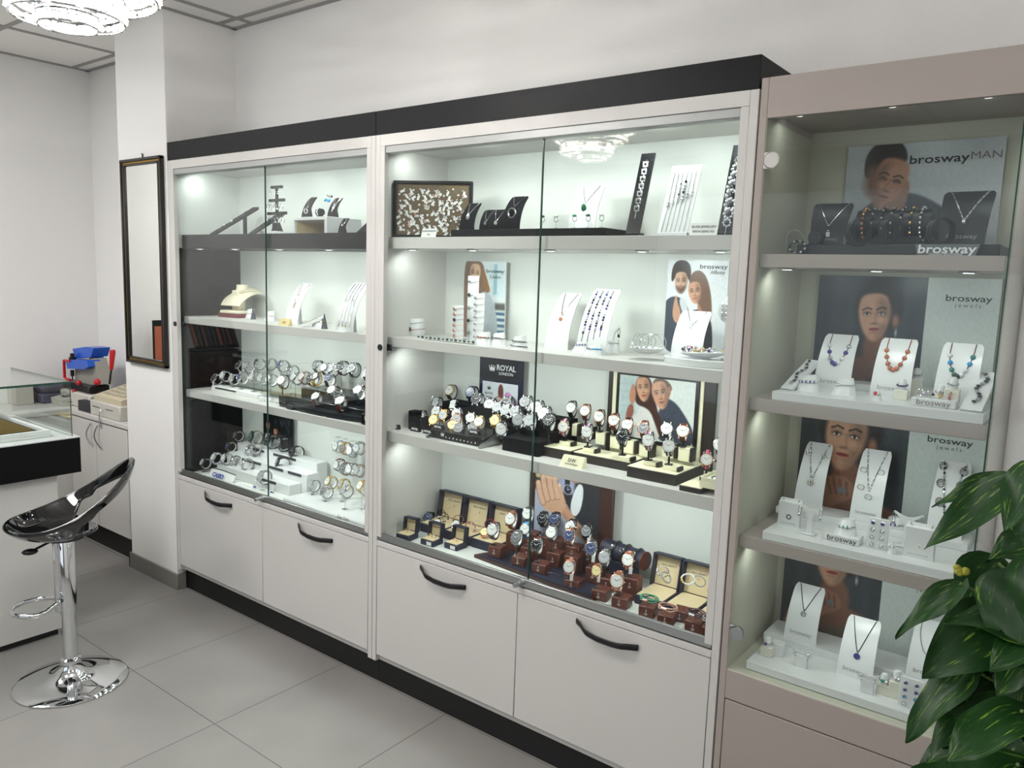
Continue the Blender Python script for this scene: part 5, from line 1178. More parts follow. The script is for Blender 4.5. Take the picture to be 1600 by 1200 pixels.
ramp('small white bracelet ramp beside the gold sign card',470,511,zb,.10,.05,.03,dispw,rz=-30,y0=.09,beadlab='gold bracelet on the small white ramp beside the gold sign',cols=(gold,),rb=.002,zz=False)
t,fn=cuff_holder('white bracelet roll before the second slate cone',490,511,zb,dispw,.065,.042,0); band('gold chain bracelet sliding off the white roll before the slate cone',t,fn,.6,-.3,gold,.0014)
t,f=bust('tall white board hung with four silver chains',521,519,zb,.11,.20,dispw,taper=.9,th1=48)
for i in range(4): necklace(f"long straight silver chain, {ORD[i]} of four on the tall white board",t,f,[(-.36+.2*i,.98),(-.36+.2*i,.5),(-.33+.2*i,.08)],steel,.0013,cat='chain',name='chain_necklace')
t,fn=cuff_holder('white bracelet roll in front of the earring post',530,518,zb,dispw,.075,.038,0); band('gold chain bracelet trailing from the roll by the earring post',t,fn,.6,-.3,gold,.0014)
q=at(545,520,z=zb); t=thing('earring_post','thin clear earring post beside the four chains','earring stand',(q.x,q.y+.01,zb)); MB().cyl((0,0,0),(0,0,.17),.0016,n=8).box((0,0,.002),(.05,.03,.004),.001).box((0,0,.165),(.05,.002,.01)).obj('post',ACRYL,t)
for i in range(2): e=thing('earring',['long dangling silver earring on the pillar side of the clear post','long dangling silver earring on the stile side of the clear post'][i],'earring',(q.x-.02+.04*i,q.y+.006,zb+.16)); MB().tube([(0,0,0),(.001,-.002,-.03),(0,0,-.065)],.0008,5).ball((0,0,-.03),.0035,8).ball((.002,0,-.05),.003,8).ball((0,0,-.068),.0035,8).obj('drops',steel,e)
t,f=bust('white necklace board partly hidden by the white stile',562,524,zb,.085,.165,dispw,taper=.9,th1=50); necklace('silver chain with a feather pendant on the board by the stile',t,f,V(.38,.98,.45),steel,.0009,('drop',.008,steel,(-.03,.40)))
t,fn=cuff_holder('cream bracelet wedge at the stile',574,521,zb,cream,.07,.05,0); band('gold chain resting on the cream wedge at the stile',t,fn,.4,.2,gold,.0014)
q=at(572,525,z=zb); simple('ring_box','small burgundy ring box at the stile on the shelf edge','box',MB().box((0,0,.008),(.07,.03,.016),.004),maroon,(q.x-.0,.075,zb))

# ---- second cabinet, top shelf
z2=1.805
a=at(606,372,y=.10); b_=at(734,372,y=.14); 
t=thing('earring_tray','dark framed brown board crowded with tagged earrings, upright on the top shelf','earring tray',(0,0,0)); xa=1.505; xb=at(736,366,y=.205).x
A0=Vector((xa,.06,z2)); A1=Vector((xb,.205,z2)); dx=(A1-A0); L_=dx.length; ang=math.atan2(dx.y,dx.x); hh=at(609,282,y=.06).z-z2
t.location=A0; t.rotation_euler=(0,0,ang)
MB().bb(0,L_,0,.02,0,.012,.002).bb(0,L_,0,.02,hh-.012,hh,.002).bb(0,.012,0,.02,.012,hh-.012).bb(L_-.012,L_,0,.02,.012,hh-.012).obj('frame',black,t)
MB().bb(.012,L_-.012,.008,.018,.012,hh-.012).obj('cushion',mat('olive_brown_velvet',(104,90,70),.9),t)
rr=random.Random(11); tg1=cache('eg',lambda:MB().box((.004,-.001,-.010),(.009,.0012,.019),.0003,paper).ball((0,-.002,0),.0045,8,steel).mesh('earring')); tg2=cache('eg2',lambda:MB().ball((0,-.002,0),.0045,8,pearl).mesh('earring')); tg3=cache('eg3',lambda:MB().box((.006,-.001,-.004),(.019,.0012,.009),.0003,paper).ball((0,-.002,0),.0045,8,rose).ball((.004,-.003,-.004),.003,8,steel).mesh('earring'))
Mt=Matrix.Translation(A0)@Matrix.Rotation(ang,4,'Z')
for r_ in range(9):
    for k in range(14):
        if rr.random()<.12: continue
        x=.022+(L_-.046)*(k+.5*rr.random())/14; z=.024+(hh-.05)*(r_+.35*rr.random())/8.6
        o=link('earring',rr.choice([tg1,tg1,tg3,tg2,tg1]),None); o.matrix_world=Mt@Matrix.Translation((x,.007,z))@Matrix.Rotation(rr.uniform(-.9,1.4),4,'Y')
        tag(o,'tiny tagged stud earring pinned on the brown board in the dark frame','earring','tagged earrings on the brown board')
def card(label,px,py,z,wd,h,m=paper,y=None,lines=(),rz=0,lean=15):
    q=at(px,py,z=z) if y is None else at(px,py,y=y); t=thing('sign_card',label,'sign card',(q.x,y or max(q.y+.01,.065),z),R(rz)); MB().box((0,0,h/2),(wd,.0016,h),.0004,None,Matrix.Rotation(R(-lean),4,'X')).obj('card',m,t)
    for (s_,sz,fz) in lines: text(s_,sz,ink,t,Matrix.Rotation(R(-lean),4,'X')@face_on(0,-.0012,h*fz))
    return t
card('white sign card in front of the earring board',669,372,z2,.075,.034,y=.075,lines=(('SILVER JEWELLERY',.0085,.7),('925',.009,.3)))
card('white sign card before the last black bracelet strip',1098,366,z2,.085,.038,y=.075,lines=(('SILVER JEWELLERY',.0095,.68),('WITH GEMS 925',.0095,.3)))
a=at(704,366,y=.12); b_=at(945,360,y=.12); platform('low_riser','long low black base under the black busts and green rings','display base',a.x,b_.x+.0,.12,.26,z2,.030,black)
zr=z2+.03
t,f=bust('black bust with a silver egg pendant beside the earring board',728,358,zr,.072,.10,velvet,taper=.85,th1=50,y=.135); necklace('chunky silver chain with an oval locket on the bust beside the earring board',t,f,V(.38,.98,.5),steel,.0014,('drop',.012,steel,(0,.42)))
t,f=bust('wide low black bust with two pendants',766,358,zr,.105,.072,velvet,taper=1,th1=45,y=.135)
necklace('silver chain with a small round pendant, pillar side of the wide bust',t,f,[(-.42,.98),(-.25,.35),(-.22,.35),(-.05,.98)],steel,.0009,('disc',.0065,steel,(-.235,.28))); necklace('silver chain with a flower pendant, stile side of the wide bust',t,f,[(.0,.98),(.2,.35),(.23,.35),(.45,.98)],steel,.0009,('flower',.008,steel,(.215,.28)))
t,f=bust('tall black bust with a large openwork disc',796,358,zr,.085,.118,velvet,taper=.85,th1=50,y=.135); necklace('silver chain with a large openwork disc pendant and white tag',t,f,V(.38,.98,.62),steel,.001,('ring',.016,steel,(0,.42)))
t,f=bust('glossy white necklace board with a green drop, behind the rings',908,356,zr,.105,.15,dispw,taper=1,th1=40,y=.19); necklace('thin silver chain with an emerald green drop pendant',t,f,V(.32,.98,.56),steel,.0008,('drop',.013,emer,(-.02,.45)))
for i,(a,b_,gm) in enumerate(((848,343,emer),(869,345,pearl),(898,341,emel),(919,344,emer),(940,348,pearl))):
    q=at(a,b_,y=.14); p_=thing('ring_post',f"clear ring post, {ORD[i]} of five on the black base",'ring stand',(q.x,.14,zr),0,'clear ring posts'); MB().cyl((0,0,0),(0,0,.022),.0014,n=8).box((0,0,.0015),(.012,.012,.003)).obj('post',ACRYL,p_)
    r_=thing('ring',['ring with a large domed green stone, nearest the glass edge','silver ring with clear stones between two green ones','ring with a bright green oval stone before the white board','ring with striped green stone before the white board','silver openwork ring, last of the five on posts'][i],'ring',(q.x,.14,zr+.022+.009)); MB().tube([(.0085*math.cos(a_*PI/8),0,.0085*math.sin(a_*PI/8)) for a_ in range(16)],.0011,6,True).obj('band',steel,r_); MB().ball((-.001,-.001,.0105),(.009,.006,.0045),12).obj('stone',gm,r_)
def strip(label,pb,pt,y0,m,wd,z,beadlabs,lean=14,name='bracelet_strip'):
    a=at(*pb,y=y0); b_=at(*pt,y=y0+.08); h=b_.z-z; t=thing(name,label,'bracelet stand',(a.x,y0,z)); shx=b_.x-a.x
    def f(u,v,off=0): return Vector((u*wd+0*v,.0+.08*v-off*.95,h*v+off*.3))
    MB().surf(lambda u,v:f(u-.5,v),1,6,-.005).obj('board',m,t); MB().bb(-wd*.5,wd*.5,.0,.035,0,.012,.001).obj('foot',m,t); return t,f
t,f=strip('tall narrow black strip with a silver link bracelet, middle of the top shelf',(987,367),(1007,240),.11,mat('black_strip',(24,25,29),.3),.048,z2,None)
def linkbr(label,t,f,n_,r0,v0,v1,gm,flower=False,u=0):
    n=thing('bracelet',label,'bracelet',t.location); b=MB()
    for k in range(n_):
        v=v0+(v1-v0)*k/(n_-1); rr_=r0*(1 if not flower else .65+.55*math.sin(PI*(k+.5)/n_)); p=f(u,v,.004)
        if flower:
            for a_ in range(8): b.ball(p+Vector((rr_*.8*math.cos(a_*PI/4),-.001,rr_*.8*math.sin(a_*PI/4))),(rr_*.34,.002,rr_*.34),6,steel)
            b.ball(p+Vector((0,-.002,0)),(rr_*.5,.003,rr_*.5),8,gm)
        else: b.box(p,(rr_*2,.003,rr_*2),.0012,steel).ball(p+Vector((0,-.0025,0)),(rr_*.45,.001,rr_*.45),8,gm)
    b.obj('links',None,n); MB().tube([f(u,v0-.12,.003),f(u,(v0+v1)/2,.003),f(u,v1+.06,.003)],.0011,5).obj('chain',steel,n); return n
linkbr('silver bracelet of seven square links on the narrow black strip',t,f,7,.0095,.33,.86,gunm)
t,f=strip('white slanted board with several fine bracelets on the top shelf',(1049,366),(1078,258),.11,dispw,.098,z2,None)
for i in range(6):
    L=[f(-.36+.145*i,.06,.002),f(-.34+.145*i,.5,.002),f(-.36+.145*i,.9,.002)]; n=thing('bracelet',f"fine silver bracelet, {ORD[i]} from the black strip on the white slanted board",'bracelet',t.location); MB().tube(L,.0009,5).obj('chain',steel,n); b=MB()
    for k in range(6 if i in(2,3) else 2): b.ball(f(-.34+.145*i,.42+.05*k+.03*i,.004),.0045 if i in(0,3,4) else .003,8,[steel,pearl,gunm][k%3])
    b.obj('charms',None,n)
t,f=strip('tall black strip with a dark flower bracelet next to the end stile',(1133,365),(1160,226),.11,mat('black_strip',(24,25,29),.3),.052,z2,None)
linkbr('dark jewelled flower bracelet with a large centre stone on the last black strip',t,f,8,.0165,.14,.82,gunm,True)

# ---- second cabinet, second shelf
q=at(650,524,z=zb); t=thing('bracelet_cylinder','short white bracelet drum by the side wall','bracelet holder',(q.x,q.y,zb)); MB().lathe([(0,0),(.034,0),(.036,.004),(.036,.060),(.03,.068),(0,.068)],28).obj('drum',dispw,t)
for i,(zz,mm) in enumerate(((.052,steel),(.026,rose))):
    n=thing('bracelet',['silver chain bracelet high on the white drum','rose gold bracelet with a round disc low on the white drum'][i],'bracelet',(q.x,q.y,zb+zz)); MB().tube([(.0375*math.cos(a*PI/12),.0375*math.sin(a*PI/12),.002*math.cos(a*PI/6)) for a in range(24)],.001,5,True).obj('chain',mm,n)
    if i: MB().cyl((0,-.037,0),(0,-.041,0),.009,n=20).obj('disc',mat('bronze',(130,84,56),.3,1),n)
a=at(665,531,y=.09); b_=at(742,538,y=.09); t=thing('acrylic_bar','long clear acrylic bar with small printed marks on the shelf edge','display bar',((a.x+b_.x)/2,.095,zb)); MB().box((0,0,.008),((b_.x-a.x),.03,.016),.001).obj('bar',ACRYL,t); b=MB(); 
for k in range(14): b.box((-.15+.021*k,-.0155,.009),(.012,.0006,.005+.003*(k%2)))
b.obj('printed_marks',ink,t)
def cards(label,px,py,y,wd,h,nb,m,lab,mats,uoff=-.25):
    q=at(px,py,y=y); t=thing('bracelet_card',label,'bracelet card',(q.x,y,zb)); MB().box((0,.002,h/2),(wd,.003,h),.001).box((0,.02,.004),(wd,.04,.008),.001).obj('card',dispw,t)
    for k in range(nb):
        zz=h*(.10+.80*k/(nb-1)); n=thing('bracelet',f"{lab}, {ORD[nb-1-k]} from the top",'bracelet',(q.x,y-.002,zb+zz)); mm=mats[k%len(mats)]
        MB().tube([(wd*uoff,0,0),(0,-.001,-.0005),(wd*.5,0,.003+.002*(k%2)),(wd*.52,.004,.0)],.0007,5).obj('chain',mm,n); MB().tube([(wd*uoff+.006*math.cos(a_*PI/6),-.001,.006*math.sin(a_*PI/6)) for a_ in range(12)],.0012,5,True).ball((wd*uoff,-.001,0),(.0045,.001,.0045),10).obj('charm',mm,n)
cards('short white card of rose gold bracelets left of the tall cards'.replace('left of','beside'),714,527,.20,.058,.13,6,rose,'rose gold charm bracelet on the short white card',(rose,rose,rose,gunm))
cards('tallest white card of silver bracelets before the woman poster',737,530,.24,.055,.245,5,steel,'silver charm bracelet on the tallest white card',(steel,gunm),-.3)
cards('tall white card of silver bracelets in front of the tallest card',746,533,.205,.055,.18,7,steel,'silver charm bracelet on the front tall card',(steel,))
for i,(a,b_,bc) in enumerate(((749,539,(rose,gunm)),(772,540,(gunm,steel)),(804,546,(steel,gunm)),(866,541,(coral,gunm)))):
    t,fn=cuff_holder(f"white bracelet roll, {ORD[i]} along the shelf edge {'by the tall cards' if i<3 else 'past the glass edge'}",a,b_,zb,dispw,.07,.045,8)
    band(['bracelet with a rose charm and dark beads on the first white roll','dark beaded bracelet on the second white roll','doubled black and silver bracelet on the third white roll','coppery beaded bracelet on the white roll past the glass edge'][i],t,fn,.6,-.15,gunm if i<3 else steel,.0012,(.0034,bc,3,20))
    if i==2: band('black cord bracelet low on the third white roll',t,fn,.25,-.12,gunm,.0016)
t,f=bust('white necklace board with a rose pendant cluster, by the glass edge',868,545,zb,.10,.195,dispw,taper=.85,th1=48); necklace('silver chain with a coppery bead cluster by the glass edge',t,f,V(.32,.98,.55),steel,.0009,('flower',.008,coral,(0,.48)),(.38,.62,.003,(coral,pearl)))
t,f=bust('tall white board with four violet charm bracelets',922,553,zb,.115,.215,dispw,taper=.92,th1=46)
for i in range(4): necklace(f"bracelet of violet and silver charms, {ORD[i]} on the tall white board",t,f,[(-.34+.19*i,.96),(-.33+.19*i,.5),(-.35+.2*i,.12+.04*i)],steel,.0009,None,(.18+.05*(i%2),.70,.0042,(sapph,pearl,steel,gunm)),cat='bracelet',name='bracelet')
t,fn=cuff_holder('white roll with a violet bracelet before the tall white board',902,552,zb,dispw,.07,.038,0); band('violet beaded bracelet on the front white roll',t,fn,.75,0,steel,.001,(.0036,(sapph,pearl,steel),3,20))
t,fn=cuff_holder('white roll with a blue cord bracelet before the tall white board',921,556,zb,dispw,.07,.032,0); band('bright blue cord bracelet with dark beads on the front white roll',t,fn,.7,-.2,turq,.0022,(.0036,(gunm,steel),3,12))
t,fn=cuff_holder('white roll below the forked earring stand',951,551,zb,dispw,.06,.042,0); band('silver bracelet with crystal beads below the forked earring stand',t,fn,.8,-.2,steel,.0011,(.0034,(pearl,),8,16))
def fork(label,px,py,z,h,wd,y=None,el='',em=steel,gem=gunm,group=None):
    q=at(px,py,z=z); y_=y or max(q.y+.02,.09); t=thing('forked_earring_stand',label,'earring stand',(q.x,y_,z))
    pr=[(-.16,0),(.16,0),(.12,.15),(.10,.62),(.22,.84),(.5,1.0),(.46,1.03),(.18,.92),(0,.89),(-.18,.92),(-.46,1.03),(-.5,1.0),(-.22,.84),(-.10,.62),(-.12,.15)]
    MB().prism([(x*wd,zz*h) for x,zz in pr],-.003,.003,None,Matrix.Rotation(R(90),4,'X')).box((0,0,.003),(wd*.6,.03,.006),.002).obj('fork',dispw,t)
    for i,sx in enumerate((-1,1)):
        e=thing('earring',f"{el}, {'pillar' if i==0 else 'plant'} side",'earring',(q.x+sx*wd*.46,y_-.004,z+h*.98)); MB().tube([(.004*math.sin(a_),-.001,-.012+.012*math.cos(a_)) for a_ in [k*PI/6 for k in range(12)]],.0009,5,True).ball((0,-.002,-.026),(.005,.004,.0065),10,).obj('drop',gem,e)
fork('white forked earring stand between two necklace boards',951,549,zb,.082,.062,None,'dark drop earring on the white forked stand')
ov=thing('oval_riser','low white oval riser with ruler ticks under the couple poster','display riser',(2.755,.185,zb)); MB().lathe([(0,0),(.128,0),(.13,.003),(.13,.019),(.127,.022),(0,.022)],56,None,Matrix.Diagonal((1.08,.82,1,1))).obj('riser',dispw,ov)
zo=zb+.022
t,f=bust('white necklace board behind the silver bangles',1000,550,zb,.105,.175,dispw,taper=.9,th1=48); necklace('silver chain with three crystal beads behind the bangles',t,f,V(.32,.98,.60),steel,.0009,None,(.42,.58,.0045,(pearl,gunm,pearl)))
q=at(1010,552,y=.15); bw=thing('bangle_dish','white shallow dish holding bangles on the oval riser','dish',(q.x,.15,zo)); MB().lathe([(0,0),(.03,0),(.05,.010),(.054,.016),(.049,.014),(.03,.005),(0,.004)],32).obj('dish',dispw,bw)
for i in range(5):
    n=thing('bangle',f"thin silver bangle, {ORD[i]} from the pillar in the white dish",'bangle',(q.x-.03+.016*i,.15-.012+.006*i,zo+.034)); rr=.026; M=Euler((R(78),R(6*i-10),R(20*i-30))).to_matrix().to_4x4(); MB().tube([(rr*math.cos(a*PI/16),rr*1.0*math.sin(a*PI/16),0) for a in range(32)],.0011,6,True,None,M).ball(M@Vector((-rr*.7,-rr*.7,0)),.004,8).obj('hoop',steel,n)
t,f=bust('white necklace board with one long pendant before the couple poster',1072,549,zo,.105,.135,dispw,taper=.95,th1=50,y=.20); necklace('long silver chain with a bead and bar pendant before the couple poster',t,f,V(.32,.98,.62),steel,.0009,('ring',.005,steel,(0,.58))); 
n=necklace('short hanging bar below the couple poster chain',t,f,[(0,.58),(.01,.3),(.0,.12)],steel,.0009) if 0 else None
q=at(1118,548,y=.17); t=thing('round_earring_disc','round white disc on a stem showing four pairs of earrings','earring stand',(2.835,.15,zo),R(14)); hh=at(1117,484,y=.15).z-zo; MB().cyl((0,0,hh),(0,.006,hh),.043,n=40).obj('disc',dispw,t); MB().box((0,.004,hh/2-.02),(.008,.005,hh-.04),.001).box((0,.004,.003),(.05,.04,.006),.002).obj('stem',dispw,t)
for i in range(4):
    for j in range(2):
        e=link('earring',cache(('ed',i),lambda:MB().ball((0,-.003,0),.0045,8,[pearl,steel,pinkst,gunm][i]).tube([(0,-.003,0),(0,-.004,-.011)],.0008,5,m=steel).ball((0,-.004,-.013),.0032,8,[steel,steel,sapph,gunm][i]).mesh('earring')),None); e.matrix_world=Matrix.Translation((2.835,.15,zo+hh))@Matrix.Rotation(R(14),4,'Z')@Matrix.Translation((-.030+.012*j+(.034 if i>1 else 0),-.001,.017-.026*(i%2)))
        tag(e,f"{['crystal','silver','pink','black'][i]} drop earring, {['first','second'][j]} of its pair on the round white disc",'earring','earrings on the round white disc')
q=at(1082,552,y=.1); dh=thing('jewel_dish','white leaf shaped dish heaped with rings on the oval riser','dish',(2.765,.125,zo)); MB().surf(lambda u,v:(.082*(.1+.9*v)*math.cos(2*PI*u),.030*(.1+.9*v)*math.sin(2*PI*u),.003+.016*v*v+.006*v*math.cos(2*PI*u)),40,6,-.002,None,None,True).obj('dish',dispw,dh)
rr=random.Random(5)
for i in range(16):
    x=rr.uniform(-.06,.06); y=rr.uniform(-.014,.014); o=link('ring',cache(('rd',i%5),lambda:MB().tube([(.008*math.cos(a*PI/8),.008*math.sin(a*PI/8),0) for a in range(16)],.0013,6,True,[steel,steel,gold,rose,steel][i%5]).ball((.008,0,0),(.004,.004,.004),8,[pearl,gunm,gold,pinkst,sapph][i%5]).mesh('ring')),None,(2.765+x,.125+y,zo+.022+.006*rr.random()),(rr.uniform(.2,2),rr.uniform(-.6,.6),rr.uniform(0,6)))
    tag(o,'small ring in the heap on the white leaf shaped dish','ring','rings heaped on the white dish')

# ================================================================== second cabinet, bottom level
zd=.62
def anchor_mesh(m,s_):
    b=MB().tube([(0,0,-.5*s_),(0,0,.45*s_)],.055*s_,5,m=m).tube([(-.32*s_,0,-.1*s_),(-.26*s_,0,-.38*s_),(0,0,-.52*s_),(.26*s_,0,-.38*s_),(.32*s_,0,-.1*s_)],.06*s_,5,m=m).tube([(.14*s_*math.cos(a*PI/4),0,.58*s_+.14*s_*math.sin(a*PI/4)) for a in range(8)],.045*s_,5,True,m)
    return b.mesh('anchor_emblem')
def openbox(label,x,y,z,wd,dp,hb,lid,rz,words=True,tagged=False,lean=12,group=None):
    t=thing('open_watch_box' if wd>.07 else 'open_ring_box',label,'presentation box',(x,y,z),R(rz),group); X,Y=wd/2,dp/2
    MB().bb(-X,X,-Y,Y,0,hb,.002).obj('base',navy,t); MB().bb(-X+.005,X-.005,-Y+.005,Y-.005,hb,hb+.003,.001).obj('cushion',tan,t)
    M=Matrix.Translation((0,Y,hb))@Matrix.Rotation(R(-lean),4,'X'); tk=hb*.3
    l=MB().bb(-X,X,0,tk,0,lid,.002,None,M).obj('lid',navy,t)
    M2=M@Matrix.Translation((0,-.0005,0)); MB().bb(-X+.006,X-.006,-.0012,0,.004,lid-.007,0,None,M2).bb(-X,-X+.006,-.014,0,0,lid,.001,navy,M).bb(X-.006,X,-.014,0,0,lid,.001,navy,M).bb(-X,X,-.014,0,lid-.006,lid,.001,navy,M).obj('lid_lining',None,t) if 0 else MB().bb(-X+.006,X-.006,-.0012,0,.004,lid-.007,0,None,M2).obj('lid_lining',tan,t)
    hd=hb*.95; MB().bb(-X,-X+.005,-hd,0,0,lid,.001,None,M).bb(X-.005,X,-hd,0,0,lid,.001,None,M).bb(-X,X,-hd,0,lid-.005,lid,.001,None,M).obj('lid_rim',navy,t)
    if words:
        text('PAUL HEWITT',wd*.085,ink,t,M2@face_on(0,-.0016,lid*.66)); link('emblem',cache(('anch',round(wd,2)),lambda:anchor_mesh(ink,wd*.06)),t,M=M2@Matrix.Translation((0,-.0016,lid*.50)))
    else: text('PAUL HEWITT',wd*.10,mat('emboss',(160,140,104),.6),t,M2@face_on(0,-.0016,lid*.6))
    if tagged: MB().box((X*.35,-Y-.0006,hb*.5),(wd*.36,.0008,hb*.62)).obj('price_label',paper,t)
    return t
B1=[(685,815,.235,0),(729,828,.22,1),(779,842,.20,2)]
names=['large open navy watch box nearest the side wall','large open navy watch box in the middle of three by the side wall','large open navy watch box behind the first brown blocks']
q=[at(658,830,z=zd),at(703,846,z=zd),at(743,858,z=zd)]
bxs=[]
for i,(px,py) in enumerate(((650,829),(695,843),(738,853))):
    a=at(px,py,z=zd); cx=a.x+.075; yy=.205-.008*i; t=openbox(names[i],1.606+.139*i,.262,zd,.134,.13,.035,.115,0,lean=9); bxs.append(t.location)
for i,(px,py) in enumerate(((632,838),(672,851),(714,855))):
    a=at(px,py,z=zd); openbox(['small open navy ring box nearest the side wall','small open navy ring box with price label, middle of three','small open navy ring box with price label nearest the blue mat'][i],(1.568,1.684,1.782)[i],(.098,.118,.148)[i],zd,.066,.062,.022,.058,(6,3,1)[i],words=False,tagged=i>0,lean=6)
    for k in range(2 if i<2 else 1):
        r_=thing('ring',[['thin gold ring in the ring box nearest the side wall','thin silver ring in the ring box nearest the side wall'],['thin gold ring in the middle ring box','thin silver ring in the middle ring box'],['thin rose gold ring in the ring box nearest the blue mat']][i][k],'ring',((1.558,1.674,1.780)[i]+.022*k,(.095,.115,.145)[i],zd+.030)); MB().tube([(.009*math.cos(a_*PI/10),.002,.009*math.sin(a_*PI/10)) for a_ in range(20)],.0011,6,True).obj('band',[gold,steel][k] if i<2 else rose,r_)
WGROUP[0]='watches lying in navy boxes'
def flatw(px,py,case,dial,strap,where,y,yaw=15,tilt=66,z=None,**k): watch(px,py,y,case,dial,strap,0,where,yaw=yaw,tilt=tilt,stand=None,**k)
flatw(669,808,'black','blue','gunmetal','lying in the box nearest the side wall',.25,tilt=35)
flatw(683,816,'rose','white','white','at the front of the box nearest the side wall',.215,tilt=60,sc=.8)
flatw(712,819,'silver','white','brown','at the front of the middle navy box',.225,tilt=50,sc=.85)
# loose bracelets in the big boxes
def loop(label,px,py,y,r_,m,beads=None,rot=(70,0,20),kind='bracelet',rr_=.0016):
    q=at(px,py,y=y); n=thing(kind,label,'bracelet',q); M=Euler(tuple(R(a) for a in rot)).to_matrix().to_4x4(); MB().tube([M@Vector((r_*math.cos(a*PI/14),r_*.8*math.sin(a*PI/14),0)) for a in range(28)],rr_,6,True).obj('band',m,n)
    if beads:
        b=MB()
        for k in range(beads[2]): b.ball(M@Vector((r_*math.cos(k*.4+3.2),r_*.8*math.sin(k*.4+3.2),0)),beads[0],8,beads[1][k%len(beads[1])])
        b.obj('beads',None,n)
loop('dark bead bracelet coiled in the box nearest the side wall',693,808,.27,.022,gunm,(.004,(pearl,gunm,coral),8))
loop('black leather bracelet curled at the back of the box by the side wall',689,803,.29,.020,blackp)
loop('rose gold and black bracelet in the middle navy box',716,812,.27,.022,rose,(.004,(rose,gunm),8))
loop('rose leather bracelet standing in the middle navy box',735,824,.25,.024,mat('rose_leather',(176,110,104),.5),rot=(60,40,0),rr_=.003)
loop('pale rope bracelet beside the rose bracelet in the middle box',745,820,.26,.022,mat('rope',(200,190,176),.8),rot=(50,30,20),rr_=.002)
loop('dark red leather bracelet in the box behind the brown blocks',766,820,.27,.026,maroon,rot=(75,0,0),rr_=.003)
# navy and brown presentation mat
mt=thing('presentation_mat','wide navy mat on a brown board under the brown blocks','display mat',(0,0,zd)); MB().prism([(1.905,.115),(2.46,.062),(2.46,.315),(1.98,.315)],0,.012).obj('board',mat('board_brown',(62,32,26),.4),mt); MB().prism([(1.925,.118),(2.452,.068),(2.452,.31),(1.99,.31)],.012,.0135).obj('mat',navy,mt)
zm=zd+.0135
bro=mat('brown_block',(104,52,38),.42,var=(40,(84,40,30)))
def brownblk(label,px,py,z,s_=.056,h=.042,y=None,rz=8,mark=True):
    """px,py is the middle of the front face"""
    if y is None:
        q=at(px,py,z=z+h/2); y=max(q.y,.062)
    q=at(px,py,y=y); t=thing('brown_block',label,'display block',(q.x+.0,y+s_/2,z),R(rz)); MB().box((0,0,h/2),(s_,s_,h),.003).obj('body',bro,t)
    if mark: link('emblem',cache('an2',lambda:anchor_mesh(inkl,.014)),t,loc=(0,-s_/2-.0006,h*.45))
    return t,q.x,y+s_/2,z+h
WGROUP[0]='watches on brown anchor blocks'
def bw(where,bpx,bpy,wpx,wpy,case,dial,strap,y,h=.042,z=None,s_=.054,**k):
    z=zm if z is None else z
    q=at(wpx,wpy,y=y); t=thing('brown_block','brown block '+where,'display block',(q.x+.008,y+.026,z),R(8)); MB().box((0,0,h/2),(s_,s_,h),.003).obj('body',bro,t); link('emblem',cache('an2',lambda:anchor_mesh(inkl,.014)),t,loc=(0,-s_/2-.0006,h*.5 if h<.06 else h-.025))
    watch(wpx,wpy,y,case,dial,strap,z+h,'on brown block '+where,yaw=14,tilt=22,stand='brown',**k)
bw('nearest the navy boxes, front row',769,863,769,828,'silver','white','brown',.135,sc=1.1)
flatw(757,831,'rose','cream','rose','lying in the navy box behind the brown blocks',.225,tilt=42,sc=.85)
WGROUP[0]='watches on brown anchor blocks'
bw('holding a large rose gold watch, back row',0,0,797,811,'rose','white','rose',.235,h=.07,sc=1.15)
bw('just before the glass edge, front row',806,870,806,840,'silver','grey','mesh',.125,h=.034)
bw('at the glass edge, back row',0,0,824,803,'silver','white','mesh',.245,h=.085,sc=1.05)
bw('with the light blue strap at the glass edge',0,0,820,827,'silver','white','blue',.19,h=.05)
bw('just past the glass edge, front row',840,880,838,852,'silver','black','brown',.115,h=.036,sc=1.05)
bw('before the poster, pillar side of back row',0,0,847,810,'black','black','black',.26,h=.08)
bw('before the poster, second of back row',0,0,866,811,'black','blue','black',.265,h=.08)
bw('with the glossy dial below the poster hands',0,0,861,832,'silver','white','mesh',.20,h=.055,sc=1.05)
bw('under the poster wrist, back row',0,0,891,823,'silver','white','black',.255,h=.075,sc=1.05)
bw('holding a blue dial rose gold watch, middle row',0,0,889,837,'rose','blue','rose',.19,h=.065,sc=1.08)
bw('at the poster corner with a paper tag',0,0,916,830,'black','grey','black',.255,h=.075,sc=1.05,tagged=True)
bw('with the blue dial mesh watch before the bracelet roll',0,0,923,857,'silver','blue','mesh',.17,h=.055,tagged=True,sc=1.08)
z0_=zd
bw('with the pale green dial before the bracelet roll',0,0,944,871,'silver','silver','silver',.17,h=.045,z=z0_,sc=1.05)
bw('with a long price tag, front row past the mat',892,918,889,886,'rose','white','rose',.095,h=.036,z=z0_,tagged=True,sc=1.05)
bw('with the small rose watch, second past the mat',934,929,932,892,'rose','cream','rose',.085,h=.036,z=z0_,sc=.85,tagged=True)
bw('with the chunky rose watch, third past the mat',969,939,964,908,'rose','white','rose',.078,h=.036,z=z0_,sc=1.15)
bw('tall, beside the end of the bracelet roll',0,0,981,875,'rose','white','rose',.16,h=.075,z=z0_,tagged=True,sc=1.05)
